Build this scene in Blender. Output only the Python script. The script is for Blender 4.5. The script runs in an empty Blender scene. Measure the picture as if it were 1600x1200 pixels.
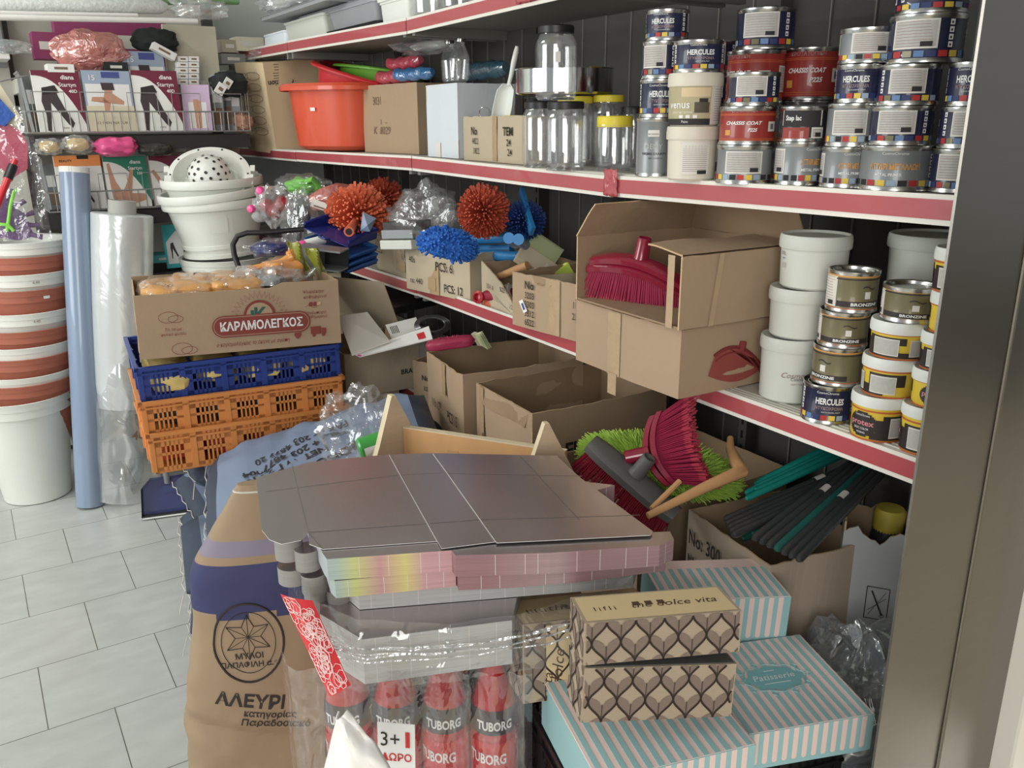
import bpy, math, random
from mathutils import Matrix, Vector, Euler, noise
from math import sin, cos, pi, radians, atan2, hypot
random.seed(7)
SC = bpy.context.scene
COL = SC.collection

# ---------------------------------------------------------------- camera
CAM_F, CAM_PITCH, CAM_ROLL, CAM_YAW, CAM_H = 1330.0, 0.2990, -0.0052, 0.5655, 1.6
_cy, _sy = cos(CAM_YAW), sin(CAM_YAW)
FW = Vector((_sy * cos(CAM_PITCH), _cy * cos(CAM_PITCH), -sin(CAM_PITCH)))
_r = Vector((_cy, -_sy, 0.0)); _u = _r.cross(FW)
RT = _r * cos(CAM_ROLL) + _u * sin(CAM_ROLL); UP = RT.cross(FW)
CP = Vector((0, 0, CAM_H))
cam = bpy.data.cameras.new('camera'); co = bpy.data.objects.new('camera', cam); COL.objects.link(co)
cam.sensor_fit = 'HORIZONTAL'; cam.sensor_width = 36; cam.lens = CAM_F * 36 / 1600; cam.clip_start = 0.05
co.matrix_world = Matrix(((RT.x, UP.x, -FW.x, CP.x), (RT.y, UP.y, -FW.y, CP.y), (RT.z, UP.z, -FW.z, CP.z), (0, 0, 0, 1)))
SC.camera = co

# ---------------------------------------------------------------- light and exposure
SC.view_settings.view_transform = 'Standard'; SC.view_settings.look = 'None'
SC.view_settings.gamma = 1; SC.view_settings.use_curve_mapping = False
SC.view_settings.exposure = 0.0
w = bpy.data.worlds.new('daylight'); SC.world = w; w.use_nodes = True
bg = w.node_tree.nodes['Background']; bg.inputs[0].default_value = (0.93, 0.97, 1.0, 1); bg.inputs[1].default_value = 0.36
def area(name, loc, target, sx, sy, power, color):
    l = bpy.data.lights.new(name, 'AREA'); l.shape = 'RECTANGLE'; l.size = sx; l.size_y = sy; l.energy = power; l.color = color
    o = bpy.data.objects.new(name, l); COL.objects.link(o); o.location = loc
    o.rotation_euler = (Vector(target) - Vector(loc)).to_track_quat('-Z', 'Y').to_euler()
    return o
sn = bpy.data.lights.new('street_sun', 'SUN'); sn.energy = 3.2; sn.angle = .01; sn.color = (1, .95, .86); so = bpy.data.objects.new('street_sun', sn); COL.objects.link(so)
so.rotation_euler = Vector((-.75, .25, -.6)).to_track_quat('-Z', 'Y').to_euler()
area('doorway_daylight', (-1.6, -1.6, 2.0), (0.9, 2.0, 0.9), 1.6, 2.2, 78, (1.0, 0.98, 0.94))
area('shop_window_daylight', (-3.2, 3.0, 2.0), (0.5, 3.6, 0.8), 2.2, 2.0, 98, (0.97, 1.0, 0.98))
area('ceiling_tube_light', (-0.6, 3.2, 2.9), (-0.5, 3.2, 0), 1.2, 0.2, 22, (1.0, 1.0, 0.96))

# ---------------------------------------------------------------- pixel -> place on a known plane
def ray(px, py): return FW + RT * ((px - 800) / CAM_F) + UP * ((600 - py) / CAM_F)
def onx(px, py, X): d = ray(px, py); return CP + d * (X / d.x)
def ony(px, py, Y): d = ray(px, py); return CP + d * (Y / d.y)
def onz(px, py, Z): d = ray(px, py); return CP + d * ((Z - CAM_H) / d.z)
def ond(px, py, D): return CP + ray(px, py) * D
def depth(p): return (Vector(p) - CP).dot(FW)
def zat(x, y, py):
    # height above (x, y) that shows at picture row py
    k = (600 - py) / CAM_F; a = UP - FW * k
    return CAM_H - (a.x * x + a.y * y) / a.z
def facing(x, y, off=0): return atan2(-y, -x) + pi / 2 + radians(off)

# ---------------------------------------------------------------- materials
MATS = {}
def srgb(c):
    f = lambda u: u / 12.92 if u <= .04045 else ((u + .055) / 1.055) ** 2.4
    return tuple(f(x / 255) for x in c)
def mat(name, col=(128, 128, 128), rough=.6, metal=0.0, var=0.0, vs=8.0, bump=0.0, bs=60.0, trans=0.0, ior=1.45, sheen=0.0, coat=0.0, stretch=None, alpha=1.0):
    if name in MATS: return MATS[name]
    m = bpy.data.materials.new(name); m.use_nodes = True; nt = m.node_tree; b = nt.nodes['Principled BSDF']
    c = srgb(col); b.inputs['Base Color'].default_value = (*c, 1); b.inputs['Roughness'].default_value = rough
    b.inputs['Metallic'].default_value = metal; b.inputs['Transmission Weight'].default_value = trans; b.inputs['IOR'].default_value = ior
    b.inputs['Coat Weight'].default_value = coat; b.inputs['Alpha'].default_value = alpha
    tc = nt.nodes.new('ShaderNodeTexCoord'); src = tc.outputs['Object']
    if stretch:
        mp = nt.nodes.new('ShaderNodeMapping'); mp.inputs['Scale'].default_value = stretch
        nt.links.new(src, mp.inputs[0]); src = mp.outputs[0]
    if var > 0:
        n = nt.nodes.new('ShaderNodeTexNoise'); n.inputs['Scale'].default_value = vs; n.inputs['Detail'].default_value = 4
        nt.links.new(src, n.inputs['Vector'])
        mx = nt.nodes.new('ShaderNodeMix'); mx.data_type = 'RGBA'
        mx.inputs['A'].default_value = (*[x * (1 - var) for x in c], 1); mx.inputs['B'].default_value = (*[min(1, x * (1 + var)) for x in c], 1)
        nt.links.new(n.outputs[0], mx.inputs['Factor']); nt.links.new(mx.outputs['Result'], b.inputs['Base Color'])
    if bump > 0:
        n = nt.nodes.new('ShaderNodeTexNoise'); n.inputs['Scale'].default_value = bs; n.inputs['Detail'].default_value = 3
        nt.links.new(src, n.inputs['Vector'])
        bp = nt.nodes.new('ShaderNodeBump'); bp.inputs['Strength'].default_value = bump; bp.inputs['Distance'].default_value = .01
        nt.links.new(n.outputs[0], bp.inputs['Height']); nt.links.new(bp.outputs[0], b.inputs['Normal'])
    MATS[name] = m; return m
def film(name, col, opacity=.25, rough=.12, gloss=.5, bs=14, bump=.6):
    # thin clear plastic: mostly see-through, with a crinkled glossy surface
    if name in MATS: return MATS[name]
    m = bpy.data.materials.new(name); m.use_nodes = True; nt = m.node_tree; nt.nodes.clear()
    out = nt.nodes.new('ShaderNodeOutputMaterial'); tr = nt.nodes.new('ShaderNodeBsdfTransparent'); gl = nt.nodes.new('ShaderNodeBsdfGlossy')
    df = nt.nodes.new('ShaderNodeBsdfDiffuse'); m1 = nt.nodes.new('ShaderNodeMixShader'); m2 = nt.nodes.new('ShaderNodeMixShader')
    c = (*srgb(col), 1); df.inputs[0].default_value = c; gl.inputs[0].default_value = (1, 1, 1, 1); gl.inputs['Roughness'].default_value = rough
    m1.inputs[0].default_value = gloss; m2.inputs[0].default_value = opacity
    nt.links.new(df.outputs[0], m1.inputs[1]); nt.links.new(gl.outputs[0], m1.inputs[2])
    nt.links.new(tr.outputs[0], m2.inputs[1]); nt.links.new(m1.outputs[0], m2.inputs[2]); nt.links.new(m2.outputs[0], out.inputs[0])
    tc = nt.nodes.new('ShaderNodeTexCoord'); n = nt.nodes.new('ShaderNodeTexNoise'); n.inputs['Scale'].default_value = bs; n.inputs['Detail'].default_value = 3
    n.inputs['Distortion'].default_value = 1.2
    bp = nt.nodes.new('ShaderNodeBump'); bp.inputs['Strength'].default_value = bump; bp.inputs['Distance'].default_value = .03
    nt.links.new(tc.outputs['Object'], n.inputs[0]); nt.links.new(n.outputs[0], bp.inputs['Height'])
    nt.links.new(bp.outputs[0], gl.inputs['Normal']); nt.links.new(bp.outputs[0], df.inputs['Normal'])
    MATS[name] = m; return m
def nodes_of(m):
    return m.node_tree, m.node_tree.nodes['Principled BSDF']

# ---------------------------------------------------------------- text outlines
_TX = {}
def glyphs(s, bold=0.0):
    k = (s, bold)
    if k not in _TX:
        c = bpy.data.curves.new('t', 'FONT'); c.body = s; c.size = 1; c.offset = bold; c.resolution_u = 2
        o = bpy.data.objects.new('t', c); me = o.to_mesh()
        vs = [(v.co.x, v.co.y) for v in me.vertices]; fs = [tuple(p.vertices) for p in me.polygons]
        o.to_mesh_clear(); bpy.data.objects.remove(o); bpy.data.curves.remove(c)
        if vs:
            x0 = min(v[0] for v in vs); x1 = max(v[0] for v in vs)
            vs = [(x - (x0 + x1) / 2, y) for x, y in vs]
        _TX[k] = (vs, fs, (x1 - x0) if vs else 0)
    return _TX[k]

# ---------------------------------------------------------------- mesh builder
def T(x=0, y=0, z=0): return Matrix.Translation((x, y, z))
def RX(a): return Matrix.Rotation(radians(a), 4, 'X')
def RY(a): return Matrix.Rotation(radians(a), 4, 'Y')
def RZ(a): return Matrix.Rotation(radians(a), 4, 'Z')
FRONT = Matrix(((1, 0, 0, 0), (0, 0, -1, 0), (0, 1, 0, 0), (0, 0, 0, 1)))   # xy drawing -> standing in the xz plane, read from -y
class Mb:
    def __init__(s): s.v = []; s.f = []; s.k = []; s.s = []; s.mats = []; s.M = Matrix.Identity(4)
    def mi(s, m):
        m = MATS[m] if isinstance(m, str) else m
        if m not in s.mats: s.mats.append(m)
        return s.mats.index(m)
    def add(s, vs, fs, m, smooth=False, M=None):
        M = s.M @ M if M is not None else s.M
        o = len(s.v); s.v += [tuple(M @ Vector(v)) for v in vs]
        k = s.mi(m)
        for f in fs: s.f.append([i + o for i in f]); s.k.append(k); s.s.append(smooth)
        return s
    def box(s, c, d, m, M=None):
        x, y, z = c; a, b, h = d[0] / 2, d[1] / 2, d[2] / 2
        vs = [(x + i * a, y + j * b, z + k * h) for k in (-1, 1) for j in (-1, 1) for i in (-1, 1)]
        return s.add(vs, [(0, 2, 3, 1), (4, 5, 7, 6), (0, 1, 5, 4), (2, 6, 7, 3), (0, 4, 6, 2), (1, 3, 7, 5)], m, False, M)
    def prism(s, pts, z0, z1, m, M=None, side=None, top=True, bot=True):
        n = len(pts)
        a = sum(pts[i][0] * pts[(i + 1) % n][1] - pts[(i + 1) % n][0] * pts[i][1] for i in range(n))
        if a < 0: pts = pts[::-1]
        vs = [(x, y, z0) for x, y in pts] + [(x, y, z1) for x, y in pts]
        if top: s.add(vs, [tuple(range(n, 2 * n))], m, False, M)
        if bot: s.add(vs, [tuple(range(n - 1, -1, -1))], m, False, M)
        s.add(vs, [(i, (i + 1) % n, n + (i + 1) % n, n + i) for i in range(n)], side or m, False, M)
        return s
    def lathe(s, prof, m, n=32, M=None, mats=None, a0=0, a1=360, sx=1, sy=1):
        full = abs(a1 - a0 - 360) < 1e-6; k = n if full else n + 1
        vs = []
        for r, z in prof:
            for i in range(k):
                a = radians(a0 + (a1 - a0) * i / n); vs.append((r * cos(a) * sx, r * sin(a) * sy, z))
        groups = {}
        for j in range(len(prof) - 1):
            mm = mats[j] if mats else m
            for i in range(n):
                i2 = (i + 1) % k if full else i + 1
                q = [j * k + i, j * k + i2, (j + 1) * k + i2, (j + 1) * k + i]
                if prof[j][0] < 1e-7: q = [q[0], q[2], q[3]]
                elif prof[j + 1][0] < 1e-7: q = [q[0], q[1], q[2]]
                groups.setdefault(mm, []).append(tuple(q))
        o = len(s.v); MM = s.M @ M if M is not None else s.M; s.v += [tuple(MM @ Vector(v)) for v in vs]
        for mm, fs in groups.items():
            ki = s.mi(mm)
            for f in fs: s.f.append([i + o for i in f]); s.k.append(ki); s.s.append(True)
        return s
    def tube(s, path, r, m, n=8, M=None, closed=False, caps=True):
        P = [Vector(p) for p in path]; N = len(P); rr = r if isinstance(r, (list, tuple)) else [r] * N
        vs = []; up = None
        for i, p in enumerate(P):
            if closed: t = (P[(i + 1) % N] - P[i - 1]).normalized()
            else: t = (P[min(i + 1, N - 1)] - P[max(i - 1, 0)]).normalized()
            if up is None:
                up = Vector((0, 0, 1)) if abs(t.z) < .9 else Vector((1, 0, 0))
            b = t.cross(up)
            if b.length < 1e-6: b = t.orthogonal()
            b.normalize(); up = b.cross(t).normalized()
            for q in range(n):
                a = 2 * pi * q / n; vs.append(p + (b * cos(a) + up * sin(a)) * rr[i])
        fs = []
        for i in range(N if closed else N - 1):
            j = (i + 1) % N
            for q in range(n):
                fs.append((i * n + q, i * n + (q + 1) % n, j * n + (q + 1) % n, j * n + q))
        if caps and not closed: fs += [tuple(range(n - 1, -1, -1)), tuple(range((N - 1) * n, N * n))]
        return s.add(vs, fs, m, True, M)
    def grid(s, fn, nu, nv, m, smooth=True, M=None, thick=0.0):
        vs = [tuple(fn(i / nu, j / nv)) for j in range(nv + 1) for i in range(nu + 1)]
        fs = [(j * (nu + 1) + i, j * (nu + 1) + i + 1, (j + 1) * (nu + 1) + i + 1, (j + 1) * (nu + 1) + i) for j in range(nv) for i in range(nu)]
        return s.add(vs, fs, m, smooth, M)
    def blob(s, c, d, m, seed=0, amp=.12, freq=6.0, nu=28, nv=16, M=None, sq=1.0, ridge=0.0):
        def fn(u, v):
            a = 2 * pi * u; b = pi * (v - .5)
            e = lambda t: math.copysign(abs(t) ** sq, t)
            x, y, z = e(cos(a)) * e(cos(b)) if sq != 1 else cos(a) * cos(b), e(sin(a)) * e(cos(b)) if sq != 1 else sin(a) * cos(b), e(sin(b))
            p = Vector((x, y, z)); q = p * freq * .3 + Vector((seed * 3.1, seed * 1.7, 0))
            k = 1 + amp * noise.noise(q) * 2
            if ridge: k += ridge * (abs(noise.noise(q * 2.6)) - .2)
            return (c[0] + x * d[0] / 2 * k, c[1] + y * d[1] / 2 * k, c[2] + z * d[2] / 2 * k)
        return s.grid(fn, nu, nv, m, True, M)
    def patch(s, r0, r1, z0, z1, a0, a1, m, M=None, step=8):
        # patch of a cone or cylinder wall; angles in degrees, 0 faces -y, positive to the reader's right
        n = max(1, int(abs(a1 - a0) / step) + 1); vs = []
        for r, z in ((r0, z0), (r1, z1)):
            for i in range(n + 1):
                a = radians(-90 + a0 + (a1 - a0) * i / n); vs.append((r * cos(a), r * sin(a), z))
        return s.add(vs, [(i, i + 1, n + 2 + i, n + 1 + i) for i in range(n)], m, True, M)
    def text(s, t, size, m, M=None, bold=0.0, sx=1.0, shear=0.0, fit=None):
        vs, fs, wd = glyphs(t, bold)
        if fit and wd: sx = fit / (wd * size)
        return s.add([(x * size * sx + y * size * shear, y * size, 0) for x, y in vs], fs, m, False, M)
    def ftext(s, t, size, m, x, y, z, **k):
        # text on a standing face that looks towards -y
        return s.text(t, size, m, M=T(x, y, z) @ FRONT, **k)
    def ctext(s, t, size, m, r, z, ang=0, bold=0.0, sx=1.0, shear=0.0, fit=None, slope=0.0):
        vs, fs, wd = glyphs(t, bold)
        if fit and wd: sx = fit / (wd * size)
        out = []
        for x, y in vs:
            X = x * size * sx + y * size * shear; Y = y * size; rr = r + slope * Y
            a = radians(-90 + ang) + X / r; out.append((rr * cos(a), rr * sin(a), z + Y))
        return s.add(out, fs, m, False)
    def link(s, name, parent=None, bevel=0, **tags):
        me = bpy.data.meshes.new(name); me.from_pydata(s.v, [], s.f)
        for m in s.mats: me.materials.append(m)
        me.polygons.foreach_set('material_index', s.k); me.polygons.foreach_set('use_smooth', s.s)
        if any(s.s): me.set_sharp_from_angle(angle=radians(38))
        me.update()
        o = bpy.data.objects.new(name, me); COL.objects.link(o)
        if parent: o.parent = parent
        if bevel:
            b = o.modifiers.new('edge', 'BEVEL'); b.width = bevel; b.segments = 2; b.limit_method = 'ANGLE'
        tag(o, **tags); return o
def tag(o, label=None, cat=None, group=None, kind=None):
    if label: o['label'] = label
    if cat: o['category'] = cat
    if group: o['group'] = group
    if kind: o['kind'] = kind
    return o
def thing(name, label, cat, loc=(0, 0, 0), rz=0.0, group=None, rot=None):
    o = bpy.data.objects.new(name, None); COL.objects.link(o); o.location = loc; o.empty_display_size = .05
    o.rotation_euler = rot if rot is not None else (0, 0, rz)
    return tag(o, label, cat, group)
def copy_tree(root, loc, rz=None, label=None, group=None, rot=None, scale=None):
    def rec(o, par):
        c = o.copy(); COL.objects.link(c); c.parent = par
        for ch in [x for x in bpy.data.objects if x.parent == o]: rec(ch, c)
        return c
    r = rec(root, None); r.location = loc
    if rz is not None: r.rotation_euler = (0, 0, rz)
    if rot is not None: r.rotation_euler = rot
    if scale: r.scale = scale
    if label: r['label'] = label
    if group: r['group'] = group
    return r
# ---------------------------------------------------------------- shared materials
mat('plaster', (205, 208, 203), .9, var=.05, vs=2)
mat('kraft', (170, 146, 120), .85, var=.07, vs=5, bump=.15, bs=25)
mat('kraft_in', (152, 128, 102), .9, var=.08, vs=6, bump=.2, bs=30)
mat('kraft_pale', (184, 170, 146), .85, var=.07, vs=5, bump=.15, bs=25)
mat('kraft_edge', (196, 168, 132), .9, var=.25, vs=120)
mat('kraft_corr', (150, 122, 92), .9, var=.18, vs=30, stretch=(6, 6, .3))
mat('tape', (178, 152, 120), .25, var=.1, vs=20, bump=.4, bs=30, coat=.6)
mat('ink', (52, 46, 44), .8)
mat('ink_brown', (112, 52, 48), .8)
mat('white_plastic', (222, 224, 218), .45, var=.04, vs=6)
mat('dull_white_plastic', (200, 203, 194), .5, var=.05, vs=6)
mat('steel', (136, 132, 125), .34, 1.0, var=.06, vs=3, stretch=(2, 2, 30))
mat('tin', (190, 190, 186), .25, 1.0)
mat('black_plastic', (28, 28, 30), .4)
mat('shelf_paint', (196, 193, 182), .55, var=.09, vs=9)
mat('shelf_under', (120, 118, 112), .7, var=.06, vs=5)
mat('strip_red', (174, 76, 82), .38, var=.07, vs=5, coat=.5, bump=.06, bs=40)
mat('strip_white', (226, 222, 212), .45, var=.04, vs=10)
mat('rack_dark', (72, 70, 68), .65, var=.08, vs=4)
mat('paper_white', (232, 232, 228), .7)
film('clear_film', (225, 228, 230), .15, .1, .7, bump=.4)
film('clear_film_dense', (222, 226, 228), .36, .16, .45, bump=.4)

# ---------------------------------------------------------------- floor, walls, ceiling
def build_floor():
    m = bpy.data.materials.new('floor_tiles'); m.use_nodes = True; nt = m.node_tree; b = nt.nodes['Principled BSDF']
    tc = nt.nodes.new('ShaderNodeTexCoord'); mp = nt.nodes.new('ShaderNodeMapping')
    mp.inputs['Location'].default_value = (.031, -.018, 0)
    br = nt.nodes.new('ShaderNodeTexBrick'); br.inputs['Scale'].default_value = 1.0
    br.inputs['Brick Width'].default_value = .3385; br.inputs['Row Height'].default_value = .3335
    br.inputs['Mortar Size'].default_value = .0016; br.inputs['Mortar Smooth'].default_value = .2
    br.inputs['Color1'].default_value = (*srgb((188, 190, 186)), 1); br.inputs['Color2'].default_value = (*srgb((181, 184, 180)), 1)
    br.inputs['Mortar'].default_value = (*srgb((92, 90, 84)), 1)
    nt.links.new(tc.outputs['Object'], mp.inputs[0]); nt.links.new(mp.outputs[0], br.inputs['Vector'])
    n = nt.nodes.new('ShaderNodeTexNoise'); n.inputs['Scale'].default_value = 7; n.inputs['Detail'].default_value = 6
    mp2 = nt.nodes.new('ShaderNodeMapping'); mp2.inputs['Scale'].default_value = (1, 2.2, 1)
    nt.links.new(tc.outputs['Object'], mp2.inputs[0]); nt.links.new(mp2.outputs[0], n.inputs['Vector'])
    rmp = nt.nodes.new('ShaderNodeMapRange'); rmp.inputs['From Min'].default_value = .35; rmp.inputs['From Max'].default_value = .7
    rmp.inputs['To Min'].default_value = .93; rmp.inputs['To Max'].default_value = 1.06
    nt.links.new(n.outputs[0], rmp.inputs[0])
    mx = nt.nodes.new('ShaderNodeVectorMath'); mx.operation = 'SCALE'
    nt.links.new(br.outputs['Color'], mx.inputs[0]); nt.links.new(rmp.outputs[0], mx.inputs['Scale'])
    nt.links.new(mx.outputs[0], b.inputs['Base Color']); b.inputs['Roughness'].default_value = .33
    MATS['floor_tiles'] = m
    mb = Mb(); mb.box((-.7, 2.85, -.03), (5.6, 5.1, .06), m); mb.link('floor', kind='structure')
build_floor()
mb = Mb(); mb.box((-.8, 5.05, 1.5), (5.4, .1, 3.0), 'plaster'); mb.link('wall_back', kind='structure')
mb = Mb(); mb.box((1.95, 2.9, 1.5), (.1, 4.2, 3.0), 'plaster'); mb.link('wall_right', kind='structure')
mb = Mb(); mb.box((-.7, 2.9, 3.03), (5.6, 4.5, .06), 'plaster'); mb.link('ceiling', kind='structure')

mat('pavement', (176, 168, 150), .85, var=.12, vs=3)
mb = Mb(); mb.box((2.0, -3.85, -.05), (16, 8.3, .06), 'pavement'); mb.box((8.0, -3.85, -.05), (6, 8.3, .06), 'pavement'); mb.link('pavement', kind='structure')
mb = Mb(); mb.box((4.05, .80, 1.5), (4.9, .16, 3.2), 'plaster'); mb.link('wall_front', kind='structure')
# ---------------------------------------------------------------- steel door jamb at the right
CX, CYY = 1.077, .632
mb = Mb()
mb.box((CX + .096, CYY + .002, 1.45), (.192, .004, 2.9), 'steel'); mb.box((CX + .34, CYY + .08, 1.45), (.14, .13, 2.9), 'steel')
mb.box((CX + .2915, CYY + .008, 1.45), (.191, .012, 2.9), 'steel')
mb.tube([(CX + .191, CYY - .001, .0), (CX + .191, CYY - .001, 2.9)], .0035, 'steel', 8)
mb.link('trim_1', kind='structure')
mb = Mb(); mb.box((CX + .42, CYY + .03, 1.45), (.065, .13, 2.9), 'strip_white'); mb.link('trim_2', bevel=.004, kind='structure')

# ---------------------------------------------------------------- the wall shelving with red price strips
XF = 1.3
JY = [.66, 1.60, 2.668, 3.84, 4.85]
Z1, Z2, Z3, Z4 = 1.914, 1.481, 1.053, .65           # top surfaces of the four shelves
def build_shelving():
    u = thing('shelving_unit', 'long grey steel shelving unit with red price strips along the right wall', 'shelving', (XF, 2.7, 0))
    def P(mb): mb.M = T(-XF, -2.7, 0)
    mb = Mb(); P(mb); mb.box((1.86, 2.76, 1.1), (.02, 4.2, 2.2), 'rack_dark')
    for i in range(34):
        mb.box((1.848, .72 + i * .124, 1.1), (.006, .004, 2.2), 'shelf_under')
    mb.link('back_panel', u)
    for y in JY[1:]:
        mb = Mb(); P(mb); mb.box((1.83, y, 1.1), (.05, .03, 2.2), 'rack_dark')
        for k in range(50): mb.box((1.8035, y, .1 + k * .042), (.002, .006, .022), 'black_plastic')
        mb.link('upright', u)
    jig = {(1, 0): (1.882, 1.884), (1, 1): (1.884, 1.871), (1, 2): (1.871, 1.889), (1, 3): (1.889, 1.9),
           (2, 0): (1.441, 1.430), (2, 1): (1.428, 1.444), (2, 2): (1.444, 1.435), (2, 3): (1.434, 1.431),
           (3, 0): (1.001, 1.010), (3, 1): (1.009, 1.018), (3, 2): (1.016, 1.004), (3, 3): (1.006, 1.006)}
    for lev, zt, dep in ((1, Z1, .36), (2, Z2, .45), (3, Z3, .5), (4, Z4, .5)):
        for i in range(4):
            if lev == 4 and i == 0: continue
            y0, y1 = JY[i] + .003, JY[i + 1] - .003
            za, zb = jig.get((lev, i), (zt - .045, zt - .045))
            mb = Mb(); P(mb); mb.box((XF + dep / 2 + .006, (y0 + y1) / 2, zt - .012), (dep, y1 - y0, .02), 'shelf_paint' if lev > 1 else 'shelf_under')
            for k in range(3): mb.box((XF + .012 + k * .012, (y0 + y1) / 2, zt - .001), (.004, y1 - y0, .004), 'shelf_paint')
            for yy in (y0 + .03, y1 - .03): mb.box((XF + dep / 2, yy, zt - .035), (dep * .96, .02, .03), 'shelf_under')
            sh = mb.link('shelf', u)
            s = Mb(); P(s)
            H = .046; h0 = za; h1 = zb
            def strip(x, a, b, m):
                vs = [(x, y0, h0 + a), (x, y1, h1 + a), (x, y1, h1 + b), (x, y0, h0 + b)]
                vs2 = [(x + .004, p[1], p[2]) for p in vs]
                s.add(vs + vs2, [(3, 2, 1, 0), (4, 5, 6, 7), (0, 1, 5, 4), (3, 7, 6, 2), (0, 4, 7, 3), (1, 2, 6, 5)], m)
            strip(XF, 0, .048, 'strip_white'); strip(XF - .002, .009, .040, 'strip_red')
            s.link('price_strip', sh)
    s = Mb(); P(s); s.box((XF + .28, 2.75, .05), (.5, 4.1, .1), 'rack_dark'); s.link('base_plinth', u)
    return u
build_shelving()
# torn sticky tape over the joints of the strips
def tape_piece(y, z, w, h, label, seed):
    mb = Mb()
    def fn(u, v):
        e = .006 * noise.noise(Vector((u * 6, v * 6, seed)))
        return (XF - .004 - .004 * abs(noise.noise(Vector((u * 5, v * 5, seed + 3)))) - .002, y + (u - .5) * w + e, z + (v - .5) * h + e)
    mb.grid(fn, 10, 10, 'strip_red'); o = mb.link('tape_patch', label=label, cat='tape', group='tape over shelf strip joints')
    b = o.modifiers.new('t', 'SOLIDIFY'); b.thickness = .0006
tape_piece(1.603, 1.462, .05, .062, 'crumpled red tape patch wrapped over the middle shelf strip joint', 2)
tape_piece(1.96, 1.915, .10, .05, 'shiny red tape patch on the top shelf strip above the jar and scoop', 5)
# ---------------------------------------------------------------- cardboard cartons
def panel(mb, p0, p1, z0, z1, m, mi, t=.004, rag=0.0, seed=0, bulge=.003, lean=0.0, n=14, edge='kraft_edge', zfn=None):
    # a standing cardboard wall from p0 to p1 (plan), its outside on the right-hand side of p0->p1
    p0 = Vector((*p0, 0)); p1 = Vector((*p1, 0)); d = (p1 - p0); L = d.length; d.normalize(); nn = Vector((d.y, -d.x, 0))
    R = 4; vo = []; vi = []
    for j in range(R + 1):
        for i in range(n + 1):
            u = i / n; v = j / R
            zt = (zfn(u) if zfn else z1) + (rag * (noise.noise(Vector((u * L * 60, seed, 1))) + .4 * noise.noise(Vector((u * L * 200, seed, 4)))) if j == R else 0)
            e = bulge * sin(pi * u) * (noise.noise(Vector((u * 2.5, v * 2.5, seed))) + .3) + lean * v
            base = p0 + d * (u * L) + nn * e
            z = z0 + (zt - z0) * v
            vo.append((base.x, base.y, z)); q = base - nn * t; vi.append((q.x, q.y, z))
    W = n + 1; N = len(vo)
    out = [(j * W + i, j * W + i + 1, (j + 1) * W + i + 1, (j + 1) * W + i) for j in range(R) for i in range(n)]
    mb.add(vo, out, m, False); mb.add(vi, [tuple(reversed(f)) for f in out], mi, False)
    vs = vo[R * W:] + vi[R * W:]; mb.add(vs, [(i, i + 1, W + i + 1, W + i) for i in range(n)], edge)
    vs = [vo[j * W] for j in range(R + 1)] + [vi[j * W] for j in range(R + 1)]
    mb.add(vs, [(j, j + 1, R + 2 + j, R + 1 + j) for j in range(R)], edge)
    vs = [vo[j * W + n] for j in range(R + 1)] + [vi[j * W + n] for j in range(R + 1)]
    mb.add(vs, [(j + 1, j, R + 1 + j, R + 2 + j) for j in range(R)], edge)
def flap_mesh(w, l, m, mi, t=.0035, cut=.02, rag=.004, seed=0, curl=.01):
    # flap lying in +y from its hinge on the x axis; outside faces -z ... built once, then turned
    mb = Mb(); n = 12; R = 5
    def top(u, v):
        ins = cut * v
        x = (u - .5) * (w - 2 * ins); y = l * v + (rag * noise.noise(Vector((u * w * 60, seed, 2))) if v == 1 else 0)
        return (x, y, curl * v * v * (noise.noise(Vector((u * 2, v, seed))) + .3))
    def bot(u, v): a = top(u, v); return (a[0], a[1], a[2] - t)
    mb.grid(top, n, R, mi, False)
    mb.grid(lambda u, v: bot(1 - u, v), n, R, m, False)
    vs = [top(i / n, 1) for i in range(n + 1)] + [bot(i / n, 1) for i in range(n + 1)]
    mb.add(vs, [(i + 1, i, n + 1 + i, n + 2 + i) for i in range(n)], 'kraft_edge')
    for u in (0, 1):
        vs = [top(u, j / R) for j in range(R + 1)] + [bot(u, j / R) for j in range(R + 1)]
        fs = [(j, j + 1, R + 2 + j, R + 1 + j) for j in range(R)]
        mb.add(vs, fs if u == 1 else [f[::-1] for f in fs], 'kraft_edge')
    return mb
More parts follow.
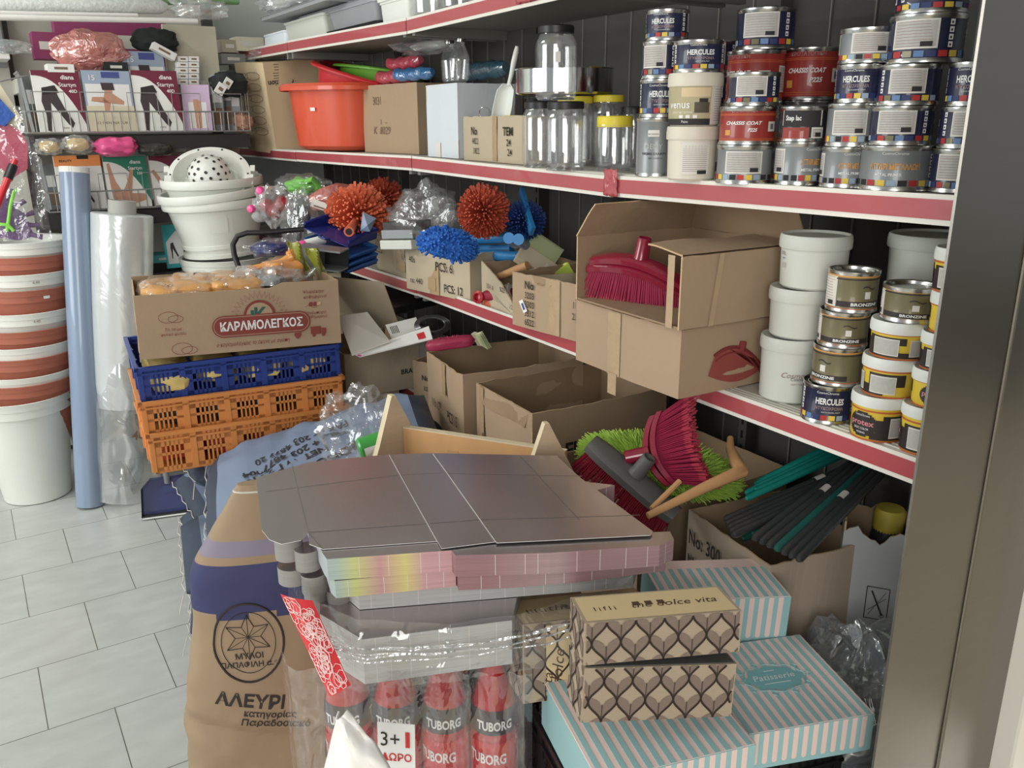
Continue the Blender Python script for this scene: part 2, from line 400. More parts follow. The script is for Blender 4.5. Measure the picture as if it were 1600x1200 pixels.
def carton(name, label, loc, yaw, w, d, h, m='kraft', mi='kraft_in', rag=.002, bulge=.003, flaps=None, deco=None, closed=False, group=None, seed=1, rot=None, t=.004, zf=None, cat='box', fl=None, floor_z=.003, skip=()):
    r = thing(name, label, cat, loc, radians(yaw), group, rot=tuple(radians(a) for a in rot) if rot else None)
    mb = Mb(); a, b = w / 2, d / 2
    zf = zf or {}
    if 'F' not in skip: panel(mb, (-a, -b), (a, -b), 0, h, m, mi, t, rag, seed, bulge, zfn=zf.get('F'))
    if 'R' not in skip: panel(mb, (a, -b), (a, b), 0, h, m, mi, t, rag, seed + 1, bulge, zfn=zf.get('R'))
    if 'B' not in skip: panel(mb, (a, b), (-a, b), 0, h, m, mi, t, rag, seed + 2, bulge, zfn=zf.get('B'))
    if 'L' not in skip: panel(mb, (-a, b), (-a, -b), 0, h, m, mi, t, rag, seed + 3, bulge, zfn=zf.get('L'))
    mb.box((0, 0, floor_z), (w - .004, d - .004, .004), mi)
    if closed: mb.box((0, 0, h - .002), (w + .001, d + .001, .004), m); mb.box((0, 0, h + .0005), (w, .002, .001), 'kraft_edge')
    if deco: deco(mb, a, b, h)
    mb.link('box_body', r)
    for k, (ang, l, ww) in (flaps or {}).items():
        fm = flap_mesh(ww or (w if k in 'FB' else d), l, m, mi, seed=seed + ord(k))
        o = fm.link('flap', r)
        # hinge frames: +y of the flap points up the wall, then falls outwards by ang
        yawk = {'F': 180, 'B': 0, 'L': 90, 'R': -90}[k]
        pos = {'F': (0, -b, h), 'B': (0, b, h), 'L': (-a, 0, h), 'R': (a, 0, h)}[k]
        o.matrix_local = T(*pos) @ RZ(yawk) @ RX(90 - ang)
    return r
def lines_of(mb, x, z, w, n, dz, y, m='ink', h=.0012, seed=0):
    rr = random.Random(seed)
    for i in range(n): ww = w * rr.uniform(.6, 1); mb.box((x + ww / 2, y, z - i * dz), (ww, .0006, h), m)
def ftape(mb, x, z0, z1, w, y):
    mb.grid(lambda u, v: (x + (u - .5) * w, y - .001 - .0012 * abs(noise.noise(Vector((u * 4, v * 9, x * 50)))), z0 + (z1 - z0) * v), 5, 16, 'tape')

# ---- second shelf
def d_kraft(mb, a, b, h):
    y = -b - .004
    mb.ftext('3031', .045, 'ink_faint', -.09, y, h - .075, sx=.8); mb.ftext('1   –', .03, 'ink_faint', -.04, y, h * .42)
    mb.ftext('K  8029', .042, 'ink_faint', -.06, y, h * .28, shear=.2)
    mb.box((0, -b + .002, h - .0), (a * 2, .004, .002), 'kraft_edge')
mat('ink_faint', (128, 106, 88), .85)
carton('cardboard_box', 'plain brown cardboard box with faint handwriting, between orange basin and white box', (1.603, 3.285, Z2), -84.4, .429, .2, .262, deco=d_kraft, closed=True, group='boxes on the second shelf', seed=3)
mat('white_card', (214, 220, 226), .6, var=.03, vs=5, bump=.1, bs=20)
mat('grey_card', (176, 168, 152), .8, var=.05, vs=5)
def d_white(mb, a, b, h):
    mb.box((-.03, -b - .0035, .025), (.04, .001, .05), 'strip_white'); mb.box((.0, -b + .02, h + .001), (.25, .03, .001), 'strip_white')
carton('cardboard_box', 'white cardboard box under the glass bottles on the second shelf', (1.565, 2.732, Z2), -93.3, .256, .22, .242, m='white_card', mi='grey_card', deco=d_white, closed=True, group='boxes on the second shelf', seed=8)
def d_tem(mb, a, b, h):
    y = -b - .004
    mb.ftext('No', .034, 'ink', -.125, y, h - .055, bold=.02); mb.ftext('4822', .026, 'ink', -.12, y, h - .083, sx=.85); mb.ftext('3822', .026, 'ink', -.112, y, h - .113, sx=.85)
    mb.ftext('TEM', .034, 'ink', .105, y, h - .055, bold=.025); mb.ftext('24', .028, 'ink', .11, y, h - .085, bold=.01); mb.ftext('24', .028, 'ink', .116, y, h - .113, bold=.01)
    ftape(mb, .02, .004, h, .03, -b - .003)
carton('cardboard_box', 'low open kraft box printed TEM 24 24 holding a white scoop', (1.505, 2.309, Z2), -94.6, .424, .2, .135, m='kraft_pale', deco=d_tem, group='boxes on the second shelf', seed=12, rag=.004)
def d_cano(mb, a, b, h):
    y = -b - .004
    M = T(-.095, y, h * .80) @ FRONT @ RZ(180)
    mb.text('canostion', .034, 'ink', M=M, bold=.02)
    lines_of(mb, -.12, h - .012, .1, 3, .012, y, 'ink_faint', .003); lines_of(mb, -.13, h - .05, .12, 4, .011, y, 'ink_faint', .003, 4)
    for i in range(6):      # cup outlines on the left side
        z = h - .06 - i * .05
        mb.tube([(-a - .004, b * .5 * cos(t * .7) - b * .2, z + .018 * sin(t * .7)) for t in range(9)], .0012, 'ink_faint', 4)
        mb.tube([(-a - .004, b * .35 * cos(t * .7) + b * .45, z + .014 * sin(t * .7)) for t in range(7)], .0012, 'ink_faint', 4)
mat('kraft_cream', (214, 192, 156), .85, var=.05, vs=5)
carton('cardboard_box', 'tall cream cardboard box with upside-down printing beside the orange basin', (1.455, 4.32, Z2), 8, .34, .31, .41, m='kraft_cream', mi='kraft_cream', deco=d_cano, closed=True, rot=(2.5, -5.8, 8), group='boxes on the second shelf', seed=17, bulge=.012)

# ---- third shelf
def d_caldo(mb, a, b, h):
    y = -b - .005
    mb.ftext('CALDO', .03, 'ink', .12, y, h * .52, sx=.9)
    for p, q in (((-.19, h - .075), (.05, .06)),):
        x, z = p
        for c, s in (((x + .03, y, z), (.06, .001, .002)), ((x + .03, y, z + .065), (.06, .001, .002)), ((x, y, z + .032), (.002, .001, .065)), ((x + .06, y, z + .032), (.002, .001, .065))): mb.box(c, s, 'ink_faint')
    mb.ftext('NETTO', .012, 'ink_faint', -.16, y, h - .035); mb.ftext('11.8', .014, 'ink_faint', -.16, y, h - .055)
    ftape(mb, .06, h * .2, h, .09, -b - .003)
carton('cardboard_box', 'pale open cardboard box under the clear bag', (1.46, 2.87, Z3), -93.9, .40, .28, .145, m='kraft_pale', deco=d_caldo, group='open boxes on the third shelf', seed=21, rag=.006, flaps={'L': (165, .10, .22)})
def d_pcs(mb, a, b, h):
    y = -b - .006
    mb.ftext('40s', .03, 'ink', -.125, y, h - .055, sx=.85); mb.ftext('PCS: 6', .042, 'ink', .045, y, h - .068, sx=.8, bold=.01)
    mb.ftext('ns: 440', .028, 'ink', -.105, y, .026, sx=.85); mb.ftext('PCS: 12', .038, 'ink', .09, y, .016, sx=.8, bold=.01)
    mb.box((-.02, y, .035), (.04, .0008, .04), 'tape'); ftape(mb, -.01, .0, h * .95, .05, -b - .003)
carton('cardboard_box', 'open cardboard box printed PCS: 6 and PCS: 12 with a blue mop head', (1.415, 2.505, Z3), -79, .335, .27, .15, deco=d_pcs, group='open boxes on the third shelf', seed=27, rag=.005, m='kraft_pale', bulge=.012)
def d_rol(mb, a, b, h):
    y = -b - .006
    mb.ftext('504 A', .022, 'ink_faint', -.07, y, h * .45); mb.ftext('SIZE', .02, 'ink', .02, y, h * .5); mb.ftext('1.2', .02, 'ink_faint', .08, y, h * .2)
carton('cardboard_box', 'open cardboard box holding white paint rollers and an orange brush', (1.45, 2.115, Z3), -97, .29, .27, .13, deco=d_rol, group='open boxes on the third shelf', seed=31, rag=.004, m='kraft_pale', bulge=.015,
       zf={'F': lambda u: .135 - .09 * u if u < .5 else max(.006, .09 - (u - .5) * .2)})
def d_3203(mb, a, b, h):
    y = -b - .005
    mb.ftext('No', .03, 'ink', -.055, y, h - .038, bold=.025)
    for i, s in enumerate(('3203', '3303', '3312', '6522')): mb.ftext(s, .025, 'ink', -.055, y, h - .065 - i * .025, sx=.8, bold=.01)
    ftape(mb, .045, .002, h, .045, -b - .003)
    mb.text('', .01, 'ink')
    
    mb.add([(-.098, y - .001, h - .078), (-.083, y - .001, h - .07), (-.062, y - .001, h - .1), (-.077, y - .001, h - .108)], [(0, 3, 2, 1)], 'paper_white')
    mb.add([(-.088, y - .0015, h - .083), (-.08, y - .0015, h - .079), (-.07, y - .0015, h - .096), (-.078, y - .0015, h - .1)], [(0, 3, 2, 1)], 'label_blue')
    mb.ftext('1', .025, 'ink', a - .012, y, h * .58); mb.ftext('2', .025, 'ink', a - .012, y, h * .38)
mat('label_blue', (70, 80, 140), .6)
carton('cardboard_box', 'open cardboard box numbered 3203 to 6522 next to the broom box', (1.41, 1.865, Z3), -83.2, .265, .27, .15, deco=d_3203, group='open boxes on the third shelf', seed=37, rag=.005, flaps={'F': (172, .02, .1)})
# broom boxes
def d_low(mb, a, b, h):
    M = T(a + .005, -.015, h * .42) @ RZ(90) @ FRONT
    # printed broom head on the right side
    arc = [(-.075 + .15 * i / 14, .028 - .035 * (i / 14 - .3) ** 2 * 4 + .0) for i in range(15)]
    low = [(-.09 + .175 * i / 14, -.022 - .025 * sin(pi * i / 14)) for i in range(15)]
    mb.add([(x, y, 0) for x, y in arc + low[::-1]], [tuple(range(29, -1, -1))], 'print_red', M=M)
    mb.tube([(x, y + .004, .0005) for x, y in arc], .0035, 'print_red_dark', 5, M=M); mb.tube([(x * .95, y - .008, .0005) for x, y in arc], .0016, 'print_red_dark', 5, M=M)
    mb.tube([(.0, .02, .0005), (.004, .04, .0005)], .008, 'print_red_dark', 8, M=M)
    ftape(mb, -.03, .0, h, .045, -b - .004)
    mb.box((-.03, -b - .007, -.02), (.03, .001, .05), 'tape')
mat('print_red', (150, 72, 66), .8); mat('print_red_dark', (128, 50, 50), .8)
carton('cardboard_box', 'lower brown box with a red printed broom on its side', (1.36, 1.395, Z3 + .001), -91.3, .362, .36, .145, deco=d_low, closed=True, group='broom boxes', seed=41, bulge=.008)
def d_up(mb, a, b, h):
    ftape(mb, a - .03, 0, h, .02, -b + .0)
    mb.grid(lambda u, v: (a + .0035 + .001 * abs(noise.noise(Vector((u * 4, v * 9, 7)))), -.09 + .02 * v + (u - .5) * .014, h * v), 4, 10, 'tape')
carton('cardboard_box', 'upper brown box on its side with its flaps open around a magenta broom', (1.33, 1.375, Z3 + .152), -92.4, .36, .34, .145, skip=('F',), flaps={'L': (-28, .085, .34), 'B': (-14, .08, .36), 'R': (-86, .13, .34)}, deco=d_up, group='broom boxes', seed=47, bulge=.006, rot=(0, 0, -92.4))
mb = Mb(); mb.add([(XF - .035, 1.55, Z3 + .156), (XF - .03, 1.26, Z3 + .150), (XF + .06, 1.24, Z3 + .158), (XF + .06, 1.55, Z3 + .158)], [(0, 1, 2, 3)], 'kraft_in'); o = mb.link('cardboard_lip', label='bent cardboard lip under the magenta broom between the two broom boxes', cat='cardboard'); o.modifiers.new('t', 'SOLIDIFY').thickness = .004
# ---------------------------------------------------------------- paint cans, tubs and jars
mat('navy', (36, 38, 66), .35, coat=.4); mat('can_grey', (132, 136, 138), .4, .3, coat=.3); mat('can_red', (150, 50, 44), .38, coat=.4)
mat('label_grey', (182, 180, 174), .5, var=.12, vs=160); mat('label_white', (216, 212, 204), .5); mat('can_dark', (44, 46, 52), .4, coat=.3)
mat('sw_red', (176, 52, 48), .5); mat('sw_yellow', (222, 190, 76), .5); mat('sw_blue', (96, 128, 172), .5); mat('sw_ltblue', (150, 168, 186), .5); mat('sw_navy', (44, 56, 104), .5)
mat('txt_white', (228, 228, 226), .6); mat('txt_grey', (150, 128, 128), .6); mat('txt_orange', (206, 148, 74), .6); mat('txt_dark', (44, 42, 44), .7); mat('txt_pink', (206, 130, 140), .6)
mat('bronze', (116, 109, 80), .45, .25, var=.05, vs=10, coat=.3); mat('orange_line', (190, 96, 52), .5); mat('yellow_label', (220, 190, 62), .45, coat=.2)
mat('brown_dark', (48, 40, 38), .5); mat('photo_tan', (176, 166, 132), .6, var=.2, vs=30); mat('photo_dark', (84, 76, 62), .6, var=.3, vs=40)
def can_body(r, h, m, rim='tin'):
    mb = Mb(); e = r * .03
    mb.lathe([(0, .004), (r * .93, .004), (r * .95, 0), (r + e, 0), (r + e, .004), (r, .007), (r, h - .009), (r + e, h - .006), (r + e, h - .001), (r + e * .3, h), (r * .95, h - .002), (r * .93, h - .007)],
             m, 40, mats=[rim, rim, rim, rim, rim, m, rim, rim, rim, rim, rim])
    return mb
def can_lid(root, r, h, m='tin'):
    mb = Mb()
    mb.lathe([(r * .935, h - .0065), (r * .86, h - .0065), (r * .84, h - .003), (r * .8, h - .0025), (r * .78, h - .006), (0, h - .0062)], m, 36)
    mb.lathe([(r * .94, h - .008), (r * .94, h - .0055)], m, 36)
    mb.link('lid', root)
def swatches(mb, r, z, s, cols, step, a0=0, n=None):
    n = n or int(360 / step)
    for i in range(n):
        c = cols[i % len(cols)]
        if c: mb.patch(r + .0006, r + .0006, z, z + s, a0 + i * step, a0 + i * step + step * .82, c)
def back_label(mb, r, z0, z1, a0, a1, m='label_grey', lines=9):
    mb.patch(r + .0005, r + .0005, z0, z1, a0, a1, 'label_white'); mb.patch(r + .0007, r + .0007, z0 + .003, z1 - .003, a0 + 3, a1 - 3, m)
    for i in range(lines):
        z = z0 + (z1 - z0) * (i + .8) / (lines + .6); mb.patch(r + .0009, r + .0009, z, z + .0008, a0 + 6, a1 - 6 - (i * 37 % 9), 'txt_grey')
    mb.patch(r + .001, r + .001, z0 + .003, z0 + .011, a1 - 26, a1 - 8, 'txt_dark')
def pictos(mb, r, z0, z1, a):
    for i in range(4):
        z = z0 + (z1 - z0) * i / 4; mb.patch(r + .0006, r + .0006, z, z + (z1 - z0) * .19, a - 4, a + 4, 'txt_white')
        mb.patch(r + .0009, r + .0009, z + .002, z + (z1 - z0) * .12, a - 2, a + 1, 'txt_dark')
SWN = ['sw_blue', 'sw_navy', 'sw_red', 'sw_yellow', 'sw_ltblue', 'sw_navy', 'sw_red', 'bronze']
SWG = ['txt_dark', 'sw_red', 'sw_yellow', 'sw_ltblue']
def k_hercules(root, r, h):
    mb = can_body(r, h, 'navy')
    mb.ctext('CosmoChrome', h * .085, 'txt_white', r + .0008, h * .80, -6)
    mb.ctext('HERCULES', h * .22, 'txt_white', r + .0008, h * .53, 0, bold=.03, fit=r * 1.12)
    mb.ctext('ΝΤΥΚΟΧΡΩΜΑ', h * .12, 'txt_grey', r + .0008, h * .385, 0, bold=.02, fit=r * 1.12)
    mb.ctext('ALKYD ENAMEL PAINT', h * .045, 'txt_white', r + .0008, h * .31, 4)
    swatches(mb, r, h * .11, h * .13, SWN, 18, a0=-54)
    pictos(mb, r, h * .3, h * .9, 62); pictos(mb, r, h * .3, h * .9, -72)
    back_label(mb, r, h * .28, h * .88, 80, 150); back_label(mb, r, h * .28, h * .88, -165, -92)
    mb.link('can_body', root); can_lid(root, r, h)
def k_grey(root, r, h):
    mb = can_body(r, h, 'can_grey')
    mb.ctext('CosmoChrome', h * .09, 'label_white', r + .0008, h * .8, 0)
    mb.ctext('ΑΣΤΑΡΙ ΜΕΤΑΛΛΩΝ', h * .17, 'txt_orange', r + .0008, h * .48, 0, bold=.04, fit=r * 1.4)
    mb.ctext('METAL PRIMER', h * .09, 'txt_white', r + .0008, h * .33, -8, bold=.02)
    swatches(mb, r, h * .11, h * .13, SWG, 17, a0=-60)
    pictos(mb, r, h * .3, h * .85, 66); back_label(mb, r, h * .27, h * .84, 85, 160); back_label(mb, r, h * .27, h * .84, -160, -80)
    mb.link('can_body', root); can_lid(root, r, h)
def k_red(root, r, h):
    mb = can_body(r, h, 'can_red')
    for z in (.1, .14, .76, .79): mb.patch(r + .0005, r + .0005, h * z, h * z + .0012, -180, 180, 'orange_line')
    mb.ctext('ΚΡΟΖΑΤΟΠΙΚΗ', h * .1, 'txt_grey', r + .0008, h * .84, -10)
    mb.ctext('CHASSIS COAT', h * .125, 'txt_white', r + .0008, h * .52, -12, bold=.03, shear=.25, fit=r * 1.35)
    mb.ctext('P225', h * .125, 'txt_white', r + .0008, h * .34, 8, bold=.03, shear=.25)
    mb.patch(r + .0006, r + .0006, h * .34, h * .6, 44, 68, 'label_white'); mb.patch(r + .0009, r + .0009, h * .4, h * .54, 50, 60, 'can_grey')
    mb.patch(r + .0006, r + .0006, h * .24, h * .38, -52, -38, 'txt_orange')
    back_label(mb, r, h * .2, h * .7, 90, 150)
    mb.link('can_body', root); can_lid(root, r, h)
def k_step(root, r, h):
    mb = can_body(r, h, 'can_dark')
    mb.patch(r + .0006, r + .0006, h * .45, h * .93, -52, 52, 'label_white'); mb.patch(r + .0008, r + .0008, h * .42, h * .88, -50, 48, 'txt_dark')
    mb.ctext('Step lac', h * .2, 'txt_white', r + .001, h * .6, -22, bold=.02, fit=r * .7)
    mb.patch(r + .0009, r + .0009, h * .06, h * .4, -50, 18, 'print_red'); mb.patch(r + .001, r + .001, h * .1, h * .3, -30, 5, 'can_red')
    back_label(mb, r, h * .08, h * .4, 24, 60, lines=3)
    mb.link('can_body', root); can_lid(root, r, h)
def k_deny(root, r, h):
    mb = can_body(r, h, 'can_grey')
    mb.patch(r + .0006, r + .0006, h * .68, h * .79, -26, 6, 'label_white'); mb.ctext('ΝΟ ΧΡΩΜΑ', h * .035, 'txt_dark', r + .001, h * .71, -10)
    mb.ctext('DENY', h * .13, 'label_grey', r + .0008, h * .47, -8, fit=r * .85)
    mb.ctext('ΧΡΩΜΟ ΕΛΑΦΡΥ', h * .055, 'txt_dark', r + .0008, h * .37, -8, bold=.02); mb.ctext('VER. CARBON', h * .04, 'txt_dark', r + .0008, h * .3, -4)
    pictos(mb, r, h * .1, h * .5, 55); back_label(mb, r, h * .1, h * .9, 85, 160)
    mb.link('can_body', root); can_lid(root, r, h)
def k_bronze(root, r, h):
    mb = can_body(r, h, 'bronze')
    mb.patch(r + .0006, r + .0006, h * .86, h * .9, -180, 180, 'txt_orange'); mb.patch(r + .0006, r + .0006, h * .8, h * .83, -180, 180, 'brown_dark')
    mb.patch(r + .0006, r + .0006, h * .14, h * .28, -60, 70, 'brown_dark'); mb.ctext('BRONZINE', h * .105, 'txt_white', r + .001, h * .175, 8, bold=.03, sx=1.4)
    mb.patch(r + .0006, r + .0006, h * .35, h * .52, 4, 18, 'label_white')
    mb.grid(lambda u, v: tuple((lambda a, z: ((r + .0008) * cos(a), (r + .0008) * sin(a), z))(radians(-92 + 32 * u), h * (.6 + .035 * sin(u * 6) + .03 * v))), 10, 1, 'brown_dark')
    mb.patch(r + .0006, r + .0006, h * .08, h * .1, -180, 180, 'orange_line')
    back_label(mb, r, h * .12, h * .88, -115, -62, 'label_white', 11)
    mb.link('can_body', root); can_lid(root, r, h)
def tub_shell(root, r, h, m='white_plastic', taper=.93, lidm='white_plastic', lidh=.02):
    mb = Mb(); rb = r * taper
    mb.lathe([(0, .003), (rb * .9, .003), (rb * .93, 0), (rb, .004), (r * .965, h - lidh), (r * .965, h - .004)], m, 44)
    return mb
def tub_lid(root, r, h, m, lidh=.02):
    mb = Mb()
    mb.lathe([(r * .97, h - lidh), (r * 1.02, h - lidh), (r * 1.03, h - lidh + .003), (r * 1.03, h - lidh * .45), (r * 1.01, h - .002), (r * .99, h), (r * .955, h), (r * .94, h - .005), (0, h - .005)], m, 44)
    mb.link('lid', root)
def k_tub(root, r, h, text=None, lm='white_plastic'):
    mb = tub_shell(root, r, h, lm)
    if text: text(mb, r, h)
    mb.link('tub_body', root); tub_lid(root, r, h, lm, .026)
def k_protex(root, r, h):
    mb = tub_shell(root, r, h, 'yellow_label')
    R0 = lambda z: r * (.93 + .035 * z / (h - .02)) + .0007
    def P(z0, z1, a0, a1, m, e=0): mb.patch(R0(h * z0) + e, R0(h * z1) + e, h * z0, h * z1, a0, a1, m)
    P(.0, .04, -180, 180, 'orange_line'); P(.66, .7, -180, 180, 'orange_line')
    P(.05, .3, -180, -115, 'brown_dark'); P(.3, .62, -150, -70, 'brown_dark'); P(.08, .5, 30, 70, 'brown_dark'); P(.4, .6, 45, 130, 'brown_dark'); P(.05, .2, 20, 180, 'brown_dark')
    for k in range(14):
        q0, q1 = -1 + 2 * k / 14, -1 + 2 * (k + 1) / 14; w_ = 34 * math.sqrt(max(0, 1 - ((q0 + q1) / 2) ** 2)); z0, z1 = h * (.36 + .28 * q0), h * (.36 + .28 * q1)
        mb.patch(R0(z0) + .0007, R0(z1) + .0007, z0, z1, -w_, w_, 'brown_dark')
    mb.ctext('CosmoChrome', h * .07, 'txt_white', R0(h * .5) + .0008, h * .54, 0, fit=r * .6, slope=.04)
    mb.ctext('protex', h * .18, 'txt_pink', R0(h * .35) + .001, h * .34, 0, bold=.02, fit=r * .95, slope=.04)
    mb.ctext('BASIC COLOR', h * .07, 'txt_white', R0(h * .2) + .0012, h * .24, 0, fit=r * .6, slope=.04); mb.ctext('MIXING', h * .06, 'txt_white', R0(h * .14) + .001, h * .15, 0, slope=.04)
    for a in (88, -118, 165):
        P(.1, .56, a - 28, a + 28, 'label_white', .0006); P(.13, .53, a - 26, a + 26, 'label_grey', .0008)
    mb.link('tub_body', root); tub_lid(root, r, h, 'white_plastic')
def k_venus(root, r, h):
    def deco(mb, r, h):
        R0 = lambda z: r * (.93 + .035 * z / (h - .026)) + .0007
        def P(z0, z1, a0, a1, m, e=0): mb.patch(R0(h * z0) + e, R0(h * z1) + e, h * z0, h * z1, a0, a1, m)
        P(.02, .78, -95, 38, 'photo_tan'); P(.02, .14, -95, 38, 'txt_dark', .0003); P(.25, .45, 0, 34, 'photo_dark', .0004); P(.45, .52, 10, 30, 'brown_dark', .0004); P(.55, .72, -30, 36, 'kraft_cream', .0003)
        mb.ctext('venus', h * .2, 'txt_white', R0(h * .4) + .0012, h * .34, -36, bold=.02, fit=r * .9, slope=.03); mb.ctext('ΠΛΑΣΤΙΚΟ ΧΡΩΜΑ', h * .05, 'txt_white', R0(h * .2) + .0012, h * .24, -28)
        for i in range(3): P(.15, .21, -34 + i * 16, -25 + i * 16, 'txt_white', .0006)
        P(.04, .78, 42, 95, 'label_white', .0003)
        for i in range(14): P(.1 + i * .045, .108 + i * .045, 48, 90, 'txt_grey', .0006)
        mb.ctext('Paint', h * .07, 'txt_white', R0(h * .05) + .0012, h * .06, -20)
    k_tub(root, r, h, deco, 'tub_cream')
mat('tub_cream', (216, 208, 192), .45, var=.03, vs=6)
def scribble(mb, r, h):
    R0 = lambda z: r * (.93 + .035 * z / (h - .026)) + .0007
    mb.ctext('Cosmochrome', h * .12, 'txt_grey', R0(h * .4) + .0004, h * .42, 30, bold=.01, shear=.3, slope=.03); mb.ctext('Cosmochrome', h * .07, 'txt_dark', R0(h * .4) + .0008, h * .38, 30, slope=.03)
    mb.ctext('ΑΚΡΥΛΙΚΗ ΥΑΛΩΔΗΣ', h * .04, 'txt_grey', R0(h * .3) + .0004, h * .31, 30, slope=.03)
def stub(mb, r, h):
    R0 = lambda z: r * (.93 + .035 * z / (h - .026)) + .0007
    mb.ctext('STIL', h * .09, 'txt_grey', R0(h * .6) + .0004, h * .62, -62, bold=.02, slope=.03); mb.ctext('sealer', h * .05, 'label_blue', R0(h * .5) + .0004, h * .55, -60, slope=.03)
    mb.patch(R0(h * .38), R0(h * .48), h * .38, h * .48, -66, -54, 'label_grey')
def place(xL, xR, yb, z):
    # standing round thing whose base spans xL..xR with its nearest point on picture row yb, on the surface at height z
    xm = (xL + xR) / 2; p = onz(xm, yb, z); dh = Vector((p.x, p.y, 0)).normalized(); r = .05
    for _ in range(4):
        c = p + dh * r; r = (xR - xL) / 2 * depth((c.x, c.y, z)) / CAM_F
    return c.x, c.y, r
def ztop(x, y, r, py):
    dh = Vector((x, y, 0)).normalized(); return zat(x - dh.x * r, y - dh.y * r, py)
KN = {'h': (k_hercules, 'paint_can', 'paint can'), 'g': (k_grey, 'paint_can', 'paint can'), 'r': (k_red, 'paint_can', 'paint can'), 's': (k_step, 'paint_can', 'paint can'),
      'd': (k_deny, 'paint_can', 'paint can'), 'b': (k_bronze, 'paint_can', 'paint can'), 'p': (k_protex, 'plastic_tub', 'tub'), 'v': (k_venus, 'plastic_tub', 'tub')}
def can_stack(xL, xR, yb, z, items, group, cx=None):
    x, y, r = cx or place(xL, xR, yb, z)
    for kind, ytop, dx, scale, off, label in items:
        rr = r * scale; X = x; Y = y
        if dx: v = Vector((y, -x, 0)).normalized(); X += v.x * dx; Y += v.y * dx
        zt = ztop(X, Y, rr, ytop); h = max(.03, zt - z)
        fn, nm, cat = KN[kind] if isinstance(kind, str) else kind
        t = thing(nm, label, cat, (X, Y, z), facing(X, Y, off), group); fn(t, rr / 1.03, h - .0008)
        z += h
    return x, y, r
GS = 'paint cans on the second shelf'
can_stack(1000, 1044, 278, Z2, [
    ('d', 183, 0, 1, 0, 'tall slim grey paint can at the bottom of the first stack beside the jars'),
    ('h', 122, .004, 1, 0, 'navy can with bold white lettering standing on the tall slim grey can'),
    ('h', 62, .006, 1, 100, 'navy can with its grey back label, third up above the slim grey can'),
    ('h', 12, .012, 1.0, -14, 'navy can with bold white lettering on top of the first stack beside the jars')], GS, cx=place(992, 1056, 276, Z2))
can_stack(1040, 1117, 283, Z2, [
    ((lambda t, r, h: k_tub(t, r, h, lambda mb, r, h: [mb.patch(r * .955 + .001, r * .97 + .001, h * .12, h * .72, -25, 42, 'label_white')] + [mb.patch(r * .958 + .0014, r * .962 + .0014, h * (.18 + .035 * i), h * (.188 + .035 * i), -20, 36, 'txt_grey') for i in range(14)] + [mb.patch(r * .96 + .0016, r * .962 + .0016, h * .13, h * .2, 14, 36, 'txt_dark')], 'tub_cream'), 'plastic_tub', 'tub'), 197, 0, 1.04, 0, 'cream plastic tub with small print, under the tub with a kitchen photo'),
    ('v', 112, .0, 1.08, 0, 'cream plastic tub with a kitchen photo on its label'),
    ('h', 60, .004, .98, 4, 'navy can with bold white lettering standing on the cream kitchen-photo tub')], GS)
can_stack(1118, 1203, 288, Z2, [
    ('g', 226, 0, 1, 118, 'grey can with large pale label, under the small red can'),
    ('r', 165, .001, 1.0, 2, 'small white-lettered red can on a grey can'),
    ('h', 111, .008, .9, 122, 'navy can with pale back label in front of a large red can')], GS)
# large red can behind, on which the top navy can stands
_x, _y, _r = place(1118, 1203, 288, Z2)
def behind(px, py, z, extra, rpx):
    p = onz(px, py, z); d = Vector((p.x, p.y, 0)).normalized(); c = p + d * extra; return c.x, c.y, rpx * depth((c.x, c.y, z)) / CAM_F
_bx = behind(1168, 282, Z2, .165, 43)
can_stack(0, 0, 0, Z2, [
    ('g', 160, 0, 1, 60, 'grey can hidden behind the red and grey cans at the back'),
    ('r', 76, 0, 1, -38, 'large red can just behind the small navy can, dark navy can on its lid'),
    ('h', 9, .014, 1.0, 118, 'navy can with hazard diamonds on its label, top of the red stack')], GS, cx=_bx)
can_stack(1208, 1281, 290, Z2, [
    ('g', 221, 0, 1, 45, 'grey can under the black wood lacquer can'),
    ('s', 165, .0, .98, 0, 'black wood lacquer can with a white-edged label')], GS)
_bx = behind(1250, 280, Z2, .15, 43)
can_stack(0, 0, 0, Z2, [
    ('g', 156, 0, 1, 90, 'grey can at the back hidden behind the lacquer can'),
    ('r', 72, 0, 1.0, 4, 'large white-lettered red can above the black lacquer can')], GS, cx=_bx)
can_stack(1280, 1352, 294, Z2, [
    ('g', 229, 0, 1, 24, 'grey metal primer can, bottom of the fourth stack from the jars'),
    ('g', 160, .006, 1.06, 112, 'grey can with wide pale label above a grey primer can'),
    ('h', 98, .012, 1.0, -12, 'navy can with bold white lettering under the tilted grey can'),
    ('g', 40, .018, 1.14, 125, 'grey can with pale label at the top, slightly askew')], GS)
can_stack(1341, 1450, 299, Z2, [
    ('g', 227, 0, 1, -3, 'widest grey can with orange lettering, bottom of the stack near the steel jamb'),
    ('h', 164, .0, .84, 118, 'dark navy can with a square grey label, on the widest grey can'),
    ('h', 98, .004, .82, -118, 'dark navy can with worn whitish label, third up on the widest grey can'),
    ('h', 18, .022, .98, 110, 'large navy can with torn sticker near the top of the tallest stack'),
    ('h', -48, .024, .92, 20, 'navy can cut by the top edge of the picture')], GS)
can_stack(1452, 1530, 302, Z2, [
    ('h', 232, 0, 1, 118, 'navy can with pale label at the shelf front by the steel jamb'),
    ('h', 165, .004, 1, -112, 'navy can with white sticker, middle of the stack by the steel jamb'),
    ('h', 94, .008, 1, -10, 'navy can with bold white lettering, top of the stack touching the steel jamb')], GS)
